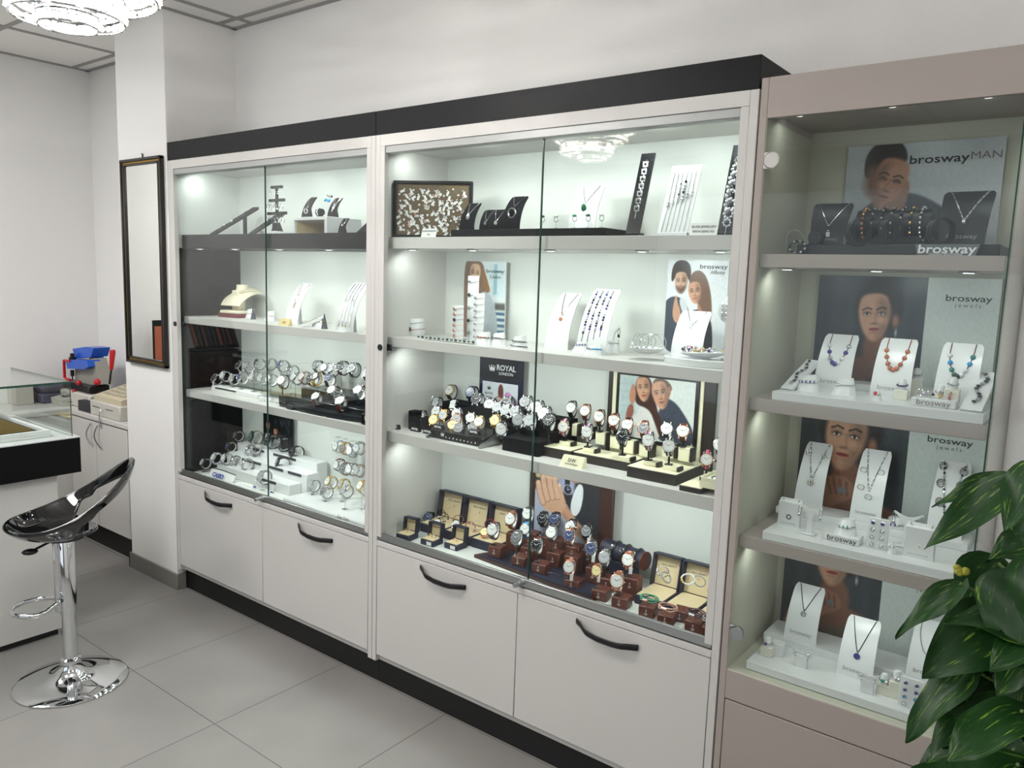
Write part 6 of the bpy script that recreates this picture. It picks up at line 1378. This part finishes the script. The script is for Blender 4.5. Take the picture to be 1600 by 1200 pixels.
# bracelet blocks
for i,(bx_,by_,wx,wy,mm,lab,co) in enumerate(((1008,951,1011,929,mat('sea_green_cord',(70,150,124),.35),'sea green','green cord'),(1037,966,1041,947,mat('blush_cord',(206,160,146),.4),'blush pink','pink cord'),(1081,973,1086,948,mat('plum_cord',(96,50,62),.4),'plum coloured','plum cord'),(1107,988,1110,969,mat('grey_cord',(150,156,156),.35),'pale grey','grey cord'))):
    t,X,Y,ZZ=brownblk(f"brown block under the {lab} bracelet, stile end of the front row",bx_,by_,zd,.052,.036 if i!=1 else .03,y=(.075,.066,.072,.064)[i])
    n=thing('bracelet',f"{lab} wrapped bracelet on a brown block",'bracelet',(X,Y,ZZ+.016)); 
    MB().tube([(.030*math.cos(a*PI/14),.022*math.sin(a*PI/14),.002*math.sin(a)) for a in range(28)],.0024,6,True).tube([(.029*math.cos(a*PI/14),.021*math.sin(a*PI/14),.0065) for a in range(28)],.0024,6,True).obj('cords',mm,n)
    MB().cyl((-.012,-.021,.003),(.006,-.0225,.003),.0045,n=10).obj('clasp',rose if i<2 else steel,n)
    MB().surf(lambda u,v:(.026*math.cos(R(30)+u*R(300)+PI/2),.018*math.sin(R(30)+u*R(300)+PI/2),-.004+.012*v),20,1,.0012).cyl((0,0,-.016),(0,0,.0),.004,n=8).obj('cuff',ACRYL,n)
brownblk('brown block between the two open boxes near the stile',1060,958,zd,.052,.036,y=.115)
brown('low brown block partly behind the stile',1118,992,zd,.05,.026,y=.058) if 0 else None
# navy roll with bracelets
A_=at(948,858,y=.245); B_=at(1003,880,y=.235); rl=thing('bracelet_roll','navy padded roll with three leather bracelets beside the poster','bracelet stand',(0,0,0))
A_=Vector((2.475,.30,.775)); B_=Vector((2.69,.245,.775)); 
A_.z=at(950,857,y=.29).z; B_.z=at(1005,880,y=.25).z; zr_=(A_.z+B_.z)/2; A_.z=B_.z=zr_; A_.x=at(945,856,y=.29).x; B_.x=at(1003,880,y=.25).x; B_.y=A_.y-.03
MB().cyl(A_,B_,.032,n=28).obj('roll',navy,rl); ax_=(B_-A_).normalized(); MB().cyl(B_,B_+ax_*.004,.033,n=28).cyl(A_-ax_*.004,A_,.033,n=28).obj('end_disc',bro,rl); m_=(A_+B_)/2; MB().bb(m_.x-.05,m_.x+.05,m_.y-.02,m_.y+.02,zd,zr_-.028,.003).obj('support',navy,rl)
for i,s_ in enumerate((.30,.56,.86)):
    p=A_.lerp(B_,s_); n=thing('bracelet',f"black leather bracelet with steel clasp, {ORD[i]} on the navy roll",'bracelet',p); e1=Vector((0,0,1)); e2=ax_.cross(e1); MB().tube([(e1*math.cos(a*PI/12)+e2*math.sin(a*PI/12))*.0345+ax_*(.004*math.sin(a*PI/6)) for a in range(24)],.0042,6,True).obj('strap',blackp,n)
    d=(Vector((.45,-.75,.5))-ax_*Vector((.45,-.75,.5)).dot(ax_)).normalized(); b=MB(); b.box(d*.038,(.010,.010,.020),.003) if i!=1 else b.tube([d*.0405+e1*.009*math.cos(a*PI/6)+ax_*.009*math.sin(a*PI/6) for a in range(12)],.0018,6,True); b.obj('clasp',steel,n)
# three boxes right
for i,(cx_,yy) in enumerate(((1035,0),(1082,0),(1120,0))):
    X=(at(1032,897,z=zd+.03).x,at(1072,912,z=zd+.03).x,at(1113,926,z=zd+.03).x)[i]
    openbox(['open navy watch box beside the bracelet roll','open navy watch box, middle of three by the stile','open navy watch box cut off by the stile'][i],2.618+.108*i,.215,zd,.104,.13,.03,.11,0,lean=10)
loop('silver cord bracelet bunch in the box beside the roll',1036,893,.14,.020,steel,(.0035,(pearl,steel),6),rot=(60,10,0))
loop('rope bracelet hanging from the box beside the roll',1041,902,.13,.018,mat('rope_grey',(150,150,150),.7),rot=(20,50,0),rr_=.0028)
loop('gold clasped white cord bracelet in the middle box',1075,905,.14,.020,mat('white_cord',(216,216,212),.6),(.004,(gold,),3),rot=(60,0,20),rr_=.0026)
loop('grey cord bracelet with a white tag in the middle box',1093,908,.15,.019,mat('rope_grey',(150,150,150),.7),rot=(70,20,0),rr_=.0022)
loop('coppery bracelet in the box cut off by the stile',1116,925,.14,.018,coral,rot=(60,0,0),rr_=.004)
tag(MB().tube([(.028*math.cos(a*PI/16),.014*math.sin(a*PI/16),.0015) for a in range(22)],.0013,6).box((-.012,-.018,.001),(.014,.008,.001)).obj('bangle',steel,None,at(864,899,z=zm+.002)),'thin open bangle with a tag lying on the navy mat','bangle')

# ================================================================== showcase contents
sxa,sxb=sx0+.03,sx1-.02
# level A: black displays
bk=mat('showcase_black',(28,29,31),.4)
ba=thing('low_riser','long black base on the top level of the showcase','display base',(0,0,zA)); x0_=at(1243,392,y=.10).x; MB().bb(x0_,sx1-.035,.11,.33,0,.030,.002).obj('base',bk,ba)
zs_=zA+.03
t,f=bust('black necklace bust at the side wall of the showcase, tag hanging',1290,385,zs_,.085,.115,bk,taper=1.25,th1=42,mark=mat('mark_grey',(130,134,138),.5),y=.16); necklace('silver chain with a paper tag on the black bust by the side wall',t,f,V(.38,.98,.42),steel,.001,('tagged',.012,steel,(.02,.30)))
t,f=bust('black necklace bust leaning before the poster hand',1500,388,zs_,.10,.135,bk,taper=1.15,th1=52,mark=mat('mark_grey',(130,134,138),.5),y=.14); necklace('thick curb chain on the black bust near the glass side',t,f,V(.36,.98,.40),steel,.002,('drop',.006,steel,(0,.36)),(.05,.95,.0028,(steel,gunm)))
q=at(1340,372,y=.19); r2=at(1455,372,y=.19); rl=thing('bracelet_bar','black padded bracelet bar in the middle of the top level','bracelet stand',(0,.19,0)); MB().tube([(q.x,0,zs_+.055),(r2.x,0,zs_+.055)],.038,24).bb(q.x+.02,r2.x-.02,-.02,.02,zs_,zs_+.03,.002).obj('bar',bk,rl)
cols=[(gold,coral),(steel,gunm),(gunm,steel),(steel,blackp),(gunm,steel),(gold,gunm),(steel,steel)]
for i in range(7):
    x=q.x+.018+(r2.x-q.x-.04)*i/6; n=thing('bracelet',f"{['gold and copper beaded','heavy steel link','dark bead and steel','black stone','black cord','gold skull bead','steel charm'][i]} bracelet on the black bar, {ORD[i]} from the side wall",'bracelet',(x,.19,zs_+.055)); b=MB()
    for k in range(20):
        a=2*PI*k/20; b.ball((0,.0415*math.cos(a),.0415*math.sin(a)),(.0042,.0048,.0048),7,cols[i][k%2])
    b.obj('beads',None,n)
for i,(a0,b0) in enumerate(((1325,1352),(1374,1403),(1452,1482))):
    p0=at(a0,385,y=.095); p1=at(b0,385,y=.095); n=thing('cord_necklace',f"bundle of black cord necklaces, {ORD[i]} hanging over the black base",'necklace',(0,.0,zA)); b=MB()
    for k in range(6):
        w2=(p1.x-p0.x)*(.5+.12*(k%3)); cx_=(p0.x+p1.x)/2; dz=.012+.008*k*(1 if i!=1 else .3)
        b.tube([(cx_+w2*math.sin(a)*(1 if i!=1 else .35+.1*k),.10-.006*math.cos(a),.036+.028*(math.cos(a))*(1.0)+(-dz*.2 if math.cos(a)<0 else 0)+.028) for a in [j*PI/10 for j in range(20)]],.0022,6,True)
    b.obj('cords',blackp,n)
sg=thing('name_sign','clear angled sign with pale lettering on the black base','sign',(at(1478,386,y=.085).x,.088,zA)); MB().add([(-.062,0,0),(.062,0,0),(.062,.02,0),(-.062,.02,0),(-.07,.012,.03),(.07,.012,.03),(.07,.02,.03),(-.07,.02,.03)],[(0,1,2,3),(4,5,6,7),(0,1,5,4),(1,2,6,5),(2,3,7,6),(3,0,4,7)]).obj('block',mat('sign_grey',(104,110,112),.2),sg); text('brosway',.032,inkl,sg,Matrix.Translation((0,.0048,.017))@Matrix.Rotation(R(68),4,'X'),squash=1.15,bold=.0005); text('ITALIAN EMOTIONS',.008,inkl,sg,Matrix.Translation((0,.0008,.005))@Matrix.Rotation(R(68),4,'X'))
q=at(1270,378,y=.12); t=thing('ring_roll','black ring roll next to the clear holder, top level','ring stand',(q.x,.13,zs_)); MB().cyl((0,0,.02),(.0,.035,.02),.017,n=20).box((0,.016,.004),(.03,.03,.008),.002).obj('roll',bk,t)
r_=thing('ring','dark steel ring on the black ring roll','ring',(q.x,.136,zs_+.02)); MB().tube([(.0178*math.cos(a*PI/10),0,.0178*math.sin(a*PI/10)) for a in range(20)],.0016,6,True).box((0,-.002,.0185),(.009,.004,.003),.001).obj('band',gunm,r_)
q=at(1246,392,y=.08); t=thing('bracelet_holder','clear arched holder with a dark bracelet at the side wall','bracelet holder',(q.x,.085,zA)); MB().tube([(-.012+.022*math.cos(a*PI/10),0,.045+.022*math.sin(a*PI/10)) for a in range(11)]+[(-.034,0,0)],.0022,6).box((-.01,0,.002),(.05,.03,.004)).obj('holder',ACRYL,t)
loop('dark beaded bracelet around the clear arched holder',1246,386,.09,.02,gunm,(.004,(gunm,steel),14),rot=(80,0,10),rr_=.002)

def base_slab(label,pa,pb,z,h=.022,back=None):
    a=at(*pa,z=z+h); b=at(*pb,z=z+h); x0_,x1_=max(a.x,sx0+.026),min(b.x,sx1-.02); y0_=max((a.y+b.y)/2,.022)
    t=thing('display_slab',label,'display base',((x0_+x1_)/2,y0_,z)); X=(x1_-x0_)/2; MB().bb(-X,X,0,.33-y0_,0,h,.0015).obj('slab',dispw,t)
    return z+h
def finger(label,px,py,z,hb,rlab,rm,gem=None,wide=False,y=None):
    q=at(px,py,z=z); yy=y or max(q.y+.012,.045); t=thing('ring_finger',label,'ring stand',(q.x,yy,z)); MB().box((0,0,hb/2),(.032,.026,hb),.0015).obj('block',mat('ivory_block',(222,220,206),.4),t); MB().lathe([(0,hb),(.011,hb),(.0105,hb+.018),(.007,hb+.027),(0,hb+.030)],18).obj('finger',dispw,t)
    r_=thing('ring',rlab,'ring',(q.x,yy,z+hb+.012)); MB().tube([(.0122*math.cos(a*PI/10),.0122*math.sin(a*PI/10),.002*math.sin(a*PI/10)) for a in range(20)],.0022 if wide else .0014,6,True).obj('band',rm,r_)
    if gem: MB().ball((-.002,-.013,-.001),.0045,10).obj('gem',gem,r_)
# level B
zp=base_slab('white display slab on the second level of the showcase',(1202,612),(1537,657),zB_,.024)
t=thing('low_riser','low white rear step on the second level of the showcase','display base',(sx0+.30,.24,zp)); MB().bb(-.22,.25,0,.08,0,.018,.001).obj('step',dispw,t)
for i,(px,py,lab,nl,cols_) in enumerate(((1299,604,'white brosway board'.replace('brosway ','')+' with violet beads, second level','necklace of violet and silver beads on brown cord',(pearl,sapph,steel,sapph,sapph,pearl)),(1390,611,'white board with coppery beads in front of the poster woman','necklace of copper beads on coppery cord',(coral,)),(1492,612,'white board with teal beads near the glass side','necklace of teal, white and dark beads',(pearl,turq,teal,emer,gunm,pearl)))):
    t,f=bust(lab,px,py,zp,.098,.150,dispw,taper=.92,th1=48,mark=mat('mark_taupe',(150,146,140),.5) if i<2 else None,y=.19-.02*i); necklace(nl,t,f,U(.30,.985,.42),brown if i!=1 else coral,.0009,None,(.22,.78,.0066,cols_))
ramp('white bracelet ramp at the side wall, second level',1228,612,zp,.15,.075,.035,dispw,rz=-8,y0=.07,beadlab='silver leaf bracelet on the ramp by the side wall',cols=(steel,gunm),rb=.005)
ramp('white bracelet ramp at the glass side, second level',1515,655,zp,.15,.085,.045,dispw,rz=-4,y0=.05,beadlab='dark jewelled bracelet on the ramp by the glass side',cols=(gunm,steel,gunm),rb=.0058)
for i,(a,b_) in enumerate(((1258,612),(1315,618))):
    t,fn=cuff_holder(['white roll with a silver butterfly bracelet, second level','white roll with a round charm bracelet, second level'][i],a,b_,zp,dispw,.062,.042,4); band(['silver bracelet with small charms on the roll by the ramp','silver bracelet with an open circle on the second roll'][i],t,fn,.62,-.05,steel,.0011,(.0042,(steel,pearl,sapph if i==0 else steel),4,20 if i==0 else 9))
cone('short white ring cone in the middle of the second level',1368,627,zp,dispw,.026,.012,'wide silver ring with a red stone on the short white cone',red_,steel)
finger('low ivory block with a white ring finger, second level',1406,625,zp,.026,'dark blue enamel ring on the low ivory block',mat('blue_enamel',(40,44,80),.2),None,True)
finger('tall ivory block with a white ring finger, second level',1428,619,zp,.046,'silver wrapped ring on the tall ivory block',steel,None,True)
t=thing('lettered_block','small white block with grey lettering piled with rings','display block',(at(1458,636,z=zp).x,.075,zp)); MB().box((0,0,.01),(.098,.042,.02),.002).obj('block',dispw,t); text('brosway',.020,inkt,t,face_on(0,-.0215,.010),squash=1.1)
for i in range(4): o=link('ring',cache(('rd',i%5),lambda:None),None,(t.location.x-.034+.022*i,.075+.004*(i%2),zp+.0305),(R(70+10*i),R(20*i),R(40*i))); tag(o,f"crystal ring, {ORD[i]} from the side wall on the small lettered block",'ring')
finger('low ivory ring finger behind the lettered block',1474,628,zp,.02,'silver ring on the low finger behind the lettered block',steel,pearl,y=.13)
finger('tall ivory ring finger beside the teal bead board',1492,632,zp,.045,'silver ring on the tall finger beside the teal bead board',steel,None,y=.10)
# level C
zp=base_slab('white display slab on the third level of the showcase',(1190,830),(1510,905),zC,.024)
t=thing('low_riser','low white rear step on the third level of the showcase','display base',(sx0+.30,.22,zp)); MB().bb(-.25,.25,0,.10,0,.020,.001).obj('step',dispw,t)
zq=zp+.02
t,f=bust('tall white board with flower charms at the side wall, third level',1262,788,zq,.082,.185,dispw,taper=.92,th1=44,y=.26); n=necklace('silver necklace of flower charms on the tall board by the side wall',t,f,V(.36,.985,.42),steel,.0011,('flower',.011,steel,(0,.37)),(.08,.92,.0035,(steel,pearl,steel)))
for s_ in (-.32,.3): b=MB(); p=f(s_,.80 if s_<0 else .78,.003); [b.ball(p+Vector((.006*math.cos(a_*1.257),0,.006*math.sin(a_*1.257))),(.0045,.002,.0045),8) for a_ in range(5)]; b.obj('flower_charm',steel,n)
t,f=bust('tall white board with butterfly charms before the poster woman',1350,822,zq,.082,.195,dispw,taper=.92,th1=44,mark=mat('mark_taupe',(150,146,140),.5),y=.225); n=necklace('silver necklace with a row of butterfly charms',t,f,V(.34,.985,.42),steel,.0011,None,(.05,.95,.0028,(steel,pearl)))
b=MB()
for u,v in ((-.3,.68),(.28,.68),(-.28,.45),(.02,.34)):
    p=f(u,v,.003)
    for sx in(-1,1): b.tube([p+Vector((sx*(.001+.008*abs(math.sin(a_*PI/8))),-.001,.007*math.cos(a_*PI/8))) for a_ in range(9)],.001,5)
b.obj('butterfly_charms',steel,n)
t,f=bust('tall white board with large oval links near the glass side',1478,800,zq,.085,.19,dispw,taper=.92,th1=44,y=.25); n=necklace('silver necklace of large oval links near the glass side',t,f,V(.34,.985,.2),steel,.001,None,(.05,.95,.0036,(steel,gunm)))
b=MB()
for u,v in ((-.33,.9),(-.3,.66),(-.24,.42),(.3,.86),(.27,.66)): p=f(u,v,.004); b.tube([p+Vector((.009*math.cos(a_*PI/6),-.001,.011*math.sin(a_*PI/6))) for a_ in range(12)],.0022,6,True).ball(p,.004,8)
b.obj('oval_links',steel,n)
def small_board(label,px,py,z,wd,h,y,nl,pend,mk=True):
    t,f=bust(label,px,py,z,wd,h,dispw,taper=1,th1=16,mark=mat('mark_taupe',(150,146,140),.5) if mk else None,y=y); necklace(nl,t,f,V(.36,.985,.36),steel,.0009,pend)
    MB().bb(-wd/2,wd/2,.0,.022,0,h*.9,.002).obj('body',dispw,t)
small_board('small white box board with a short chain at the side wall, third level',1231,824,zp,.062,.078,.11,'silver chain with a crescent charm on the small board by the side wall',('ring',.006,gunm,(0,.34)))
small_board('small white box board behind the tip of the leaf, third level',1434,868,zp,.070,.088,.075,'silver chain with two crystal balls on the board by the leaf tip',('flower',.006,pearl,(0,.34)))
fork('white forked stand with hoop earrings at the side wall, third level',1262,836,zp,.078,.060,.08,'silver hoop earring on the fork by the side wall',steel,steel)
fork('white forked stand with leaf earrings by the small board, third level',1429,838,zp,.090,.072,.15,'silver leaf earring on the fork by the small board',steel,steel)
t=thing('lettered_block','low white block with lettering under the green bead roll','display block',(at(1313,850,z=zp).x,.085,zp)); MB().box((0,0,.010),(.088,.045,.020),.002).obj('block',dispw,t); text('brosway',.020,ink,t,face_on(0,-.023,.010),squash=1.1)
t_,fn=cuff_holder('white roll with a green bead bracelet on the lettered block',1316,838,zp+.02,dispw,.056,.038,0,y=.09); band('silver bracelet with a green crystal bead',t_,fn,.55,0,steel,.0011,(.0048,(pearl,pearl,teal),7,16))
t_,fn=cuff_holder('white roll behind the earring card, third level',1394,836,zp,dispw,.060,.045,0); band('silver bow bracelet on the roll behind the earring card',t_,fn,.6,-.1,steel,.0013,(.0042,(steel,sapph,pearl),5,16))
def ecard(label,px,py,z,rows,cols_,wd,h,y,lab):
    q=at(px,py,y=y); t=thing('earring_card',label,'earring card',(q.x,y,z)); MB().box((0,.004,h/2),(wd,.006,h),.0015,None,Matrix.Rotation(R(-8),4,'X')).obj('card',dispw,t)
    for j in range(rows):
        for i in range(2):
            e=thing('stud_earring',f"{lab}, {ORD[j]} from the top, {'pillar' if i==0 else 'plant'} side",'earring',(q.x+(-.5+i)*wd*.46,y-.0025+.0,z+h*(.86-.72*j/(rows-1)))); m_=cols_[j]
            MB().tube([(.0045*math.cos(a_*PI/6),0,.0045*math.sin(a_*PI/6)) for a_ in range(12)],.0014,5,True).obj('setting',steel,e); MB().ball((0,-.001,0),(.0036,.002,.0036),8).obj('stone',m_,e)
ecard('white card with four pairs of stud earrings, third level',1369,850,zp,4,(sapph,pearl,pearl,pearl),.050,.080,.078,'stud earring on the third level card')
cone('small white ring cone in front of the earring card',1390,868,zp,dispw,.032,.012,'silver ring with a pearl on the small cone before the earring card',pearl,steel)
loop('thin silver ring lying beside the green bead block',1277,828,.14,.010,steel,rot=(10,0,0),kind='ring',rr_=.001)
# level D
zp=base_slab('white display slab on the lowest level of the showcase',(1166,1032),(1440,1122),zD,.024)
t=thing('low_riser','low white rear step on the lowest level of the showcase','display base',(sx0+.30,.20,zp)); MB().bb(-.25,.25,0,.12,0,.022,.001).obj('step',dispw,t)
zq=zp+.022
t,f=bust('white board with a small tagged pendant at the side wall, lowest level',1249,1004,zq,.094,.150,dispw,taper=.92,th1=48,mark=mat('mark_taupe',(150,146,140),.5),y=.215); necklace('dark chain with a round tagged pendant, lowest level',t,f,V(.34,.985,.52),gunm,.0009,('ring',.007,steel,(0,.46)))
t,f=bust('white board with a violet round pendant, lowest level',1335,1050,zp,.094,.150,dispw,taper=.92,th1=48,mark=mat('mark_taupe',(150,146,140),.5),y=.13); necklace('silver chain with a violet round pendant',t,f,V(.34,.985,.42),gunm,.0009,('disc',.0085,sapph,(0,.36)))
t,f=bust('white board with a bar pendant half hidden by the leaves',1448,1046,zq,.10,.145,dispw,taper=.92,th1=48,mark=mat('mark_taupe',(150,146,140),.5),y=.20); necklace('silver chain with a feather bar on the board behind the leaves',t,f,U(.34,.985,.40),steel,.0009,('drop',.006,steel,(0,.36)))
finger('low ivory ring finger at the side wall, lowest level',1196,1026,zp,.028,'silver ring with a violet bead on the low finger by the side wall',steel,sapph)
t=thing('display_block','plain low white block beside the ring finger, lowest level','display block',(at(1213,1024,z=zp).x,.13,zp)); MB().box((0,0,.019),(.034,.03,.038),.0015).obj('block',dispw,t)
def bowstand(label,px,py,z,h,y,el):
    q=at(px,py,y=y); t=thing('earring_post',label,'earring stand',(q.x,y,z)); MB().bb(-.016,.016,-.006,.006,0,h*.62,.001).obj('block',dispw,t); MB().surf(lambda u,v:((u-.5)*.052,-.002,h*.72+(v-.5)*.022*(.35+.65*abs(2*u-1))),12,1,.003).obj('bow',dispw,t)
    for i in range(2): e=thing('earring',f"{el}, {'pillar' if i==0 else 'plant'} side",'earring',(q.x-.017+.034*i,y-.004,z+h*.72)); MB().ball((0,0,0),.0045,8).ball((0,0,-.010),.0035,8).tube([(0,0,0),(0,0,-.02)],.0007,5).obj('drop',steel,e)
bowstand('white bow shaped earring stand between the two boards, lowest level',1253,1030,zp,.058,.10,'silver drop earring on the bow stand between the boards')
bowstand('white bow shaped earring stand before the violet pendant board',1356,1066,zp,.062,.075,'silver stud earring on the bow stand by the violet pendant')
finger('low ivory ring finger, lowest level beside the earring card',1378,1086,zp,.028,'silver ring with a green stone on the low ivory finger',steel,teal)
finger('tall ivory ring finger, lowest level beside the earring card',1397,1092,zp,.046,'silver flower ring on the tall ivory finger',steel,pearl)
ecard('white card with coloured stud earrings by the plant, lowest level',1423,1084,zp,4,(sapph,sapph,turq,pearl),.056,.078,.06,'stud earring on the lowest card by the plant')
t_=thing('bracelet','dark jewelled bracelet lying behind the ring fingers, lowest level','bracelet',(at(1395,1050,z=zp).x,.15,zp+.004)); b=MB()
for k in range(9): b.ball((-.03+.0075*k,.004*math.sin(k*.8),0),.0045,8,gunm if k%2 else steel)
b.obj('links',None,t_)

# ================================================================== the plant
pl=thing('potted_pothos','variegated pothos climbing a moss pole beside the showcase','potted plant',(3.735,-.80,0))
MB().lathe([(0,0),(.12,0),(.125,.01),(.165,.27),(.175,.275),(.175,.30),(.155,.30),(.15,.27),(0,.27)],40).obj('pot',mat('pot_grey',(92,90,88),.5),pl)
MB().lathe([(0,.262),(.149,.262),(.149,.268),(0,.275)],30).obj('soil',mat('soil',(52,38,30),.95,bump=(60,.6)),pl)
MB().cyl((0,0,.26),(0,0,1.34),.024,n=14).obj('moss_pole',mat('moss_pole',(78,60,42),.95,bump=(120,.8)),pl)
lf=bpy.data.materials.new('pothos_leaf'); lf.use_nodes=True; nt=lf.node_tree; b_=nt.nodes['Principled BSDF']; b_.inputs['Roughness'].default_value=.4; b_.inputs['Specular IOR Level'].default_value=.28
tc=nt.nodes.new('ShaderNodeTexCoord'); mp=nt.nodes.new('ShaderNodeMapping'); mp.inputs['Scale'].default_value=(1.4,7,1); n1=nt.nodes.new('ShaderNodeTexNoise'); n1.inputs['Scale'].default_value=2.4; n1.inputs['Detail'].default_value=6; n1.inputs['Roughness'].default_value=.62
cr_=nt.nodes.new('ShaderNodeValToRGB'); e=cr_.color_ramp.elements; e[0].position=.53; e[0].color=lin((28,62,25))+(1,); e[1].position=.74; e[1].color=lin((166,180,66))+(1,); x_=cr_.color_ramp.elements.new(.60); x_.color=lin((40,78,32))+(1,); x2=cr_.color_ramp.elements.new(.66); x2.color=lin((120,150,56))+(1,)
nt.links.new(tc.outputs['UV'],mp.inputs[0]); nt.links.new(mp.outputs[0],n1.inputs['Vector']); nt.links.new(n1.outputs['Fac'],cr_.inputs[0]); nt.links.new(cr_.outputs[0],b_.inputs['Base Color'])
b_.inputs['Subsurface Weight'].default_value=0
LV=[];LF=[];LU=[]
def leaf(base,tip,wd,nrm,droop=.15,seed=0,fold=.22):
    base,tip=Vector(base),Vector(tip); ax=tip-base; L=ax.length; ax.normalize(); nrm=Vector(nrm); nrm=(nrm-ax*nrm.dot(ax)).normalized(); sd=ax.cross(nrm); o=len(LV); nu,nv=14,8
    for i in range(nu+1):
        t=i/nu; w_=wd*(math.sin(PI*min(t*1.0,1)**.62))**.85 if 0<t<1 else .0; w_*=.5*(1.0-.18*t)
        back=.10*L*(1-t)**3
        for j in range(nv+1):
            s_=(j/nv-.5)*2; p=base+ax*(L*t-back*abs(s_)*1.2)+sd*(w_*s_)+nrm*(fold*w_*abs(s_)+.006*math.sin(t*9+seed+s_*2)*abs(s_)-droop*L*(t-.45)**2*1.2)
            LV.append(p); LU.append((t+seed*1.37,s_*.5+seed*.73))
    for i in range(nu):
        for j in range(nv): a=o+i*(nv+1)+j; LF.append((a,a+1,a+nv+2,a+nv+1))
stems=[]
PC=Vector((3.735,-.80,0))
def leafpx(pb,pt,wpx,yb,yt,tiltn=(0,-1,.5),seed=0,**k):
    b=at(*pb,y=yb); t=at(*pt,y=yt); d=(b-CAM).length; leaf(b,t,wpx*.86/FPX*d,tiltn,seed=seed,**k); stems.append(b)
LL=[((1578,752),(1444,856),62,-.80,-.88,1),((1574,744),(1455,790),40,-.74,-.78,2),((1500,912),(1398,994),44,-.84,-.92,3),((1572,968),(1440,1056),112,-.80,-.88,4),
 ((1512,1040),(1411,1158),64,-.84,-.90,5),((1515,1010),(1468,1092),60,-.78,-.80,6),((1620,730),(1570,830),70,-.86,-.92,7),((1625,840),(1540,876),60,-.80,-.86,8),((1622,800),(1574,862),70,-.78,-.82,9),
 ((1560,880),(1500,968),96,-.74,-.76,10),((1600,900),(1586,1040),130,-.84,-.90,11),((1580,1010),(1515,1110),130,-.78,-.84,12),((1560,1090),(1450,1110),60,-.76,-.80,13),((1545,1120),(1445,1190),80,-.78,-.84,14),
 ((1590,1100),(1540,1230),120,-.84,-.90,15),((1620,1020),(1600,1160),110,-.80,-.88,16),((1520,1180),(1420,1260),90,-.80,-.88,17),((1610,960),(1560,1060),110,-.76,-.8,18),((1640,880),(1620,1000),110,-.86,-.94,19),((1530,920),(1505,985),50,-.72,-.72,20)]
for (pb,pt,wp,yb,yt,sd_) in LL: leafpx(pb,pt,wp,yb,yt,(-.25+.3*math.sin(sd_*2.1),-1,.55+.25*math.cos(sd_*1.7)),sd_)
rr=random.Random(21)
for k in range(95):
    z=rr.uniform(.42,1.36); a=rr.uniform(0,2*PI); r0=rr.uniform(.03,.12); b=PC+Vector((r0*math.cos(a),r0*math.sin(a),z)); 
    if z>1.2: r0*=.5
    ln=rr.uniform(.10,.155); d=Vector((math.cos(a),math.sin(a),rr.uniform(-1.1,.1))).normalized(); tip=b+d*ln
    if tip.x<3.50+.14*max(0,(z-.95))*2 : continue
    if tip.y<-1.02: continue
    leaf(b,tip,rr.uniform(.07,.11),(math.cos(a)*.5,math.sin(a)*.5-.2,1),seed=30+k); stems.append(b)
me=bpy.data.meshes.new('foliage'); me.from_pydata(LV,[],LF); uv=me.uv_layers.new(name='UVMap'); 
for l_ in me.loops: uv.data[l_.index].uv=LU[l_.vertex_index]
me.materials.append(lf); me.polygons.foreach_set('use_smooth',[True]*len(me.polygons)); me.update(); fo=link('foliage',me,pl,loc=-Vector(pl.location))
sb=MB()
for i,s_ in enumerate(stems):
    q=Vector((PC.x,PC.y,max(.3,s_.z-.10))); sb.tube([q,q.lerp(s_,.5)+Vector((0,0,.02)),s_],.0026,5)
sb.obj('stems',mat('stem_green',(92,118,56),.5),pl,-Vector(pl.location))
q=at(1500,905,y=-.82)-PC; nb_=MB()
for k in range(6): nb_.ball((q.x+.006*math.cos(k*2),q.y,q.z+.012+.006*math.sin(k*3)),(.0055,.003,.005),8)
nb_.obj('young_leaf',mat('young_leaf',(168,168,60),.5),pl)
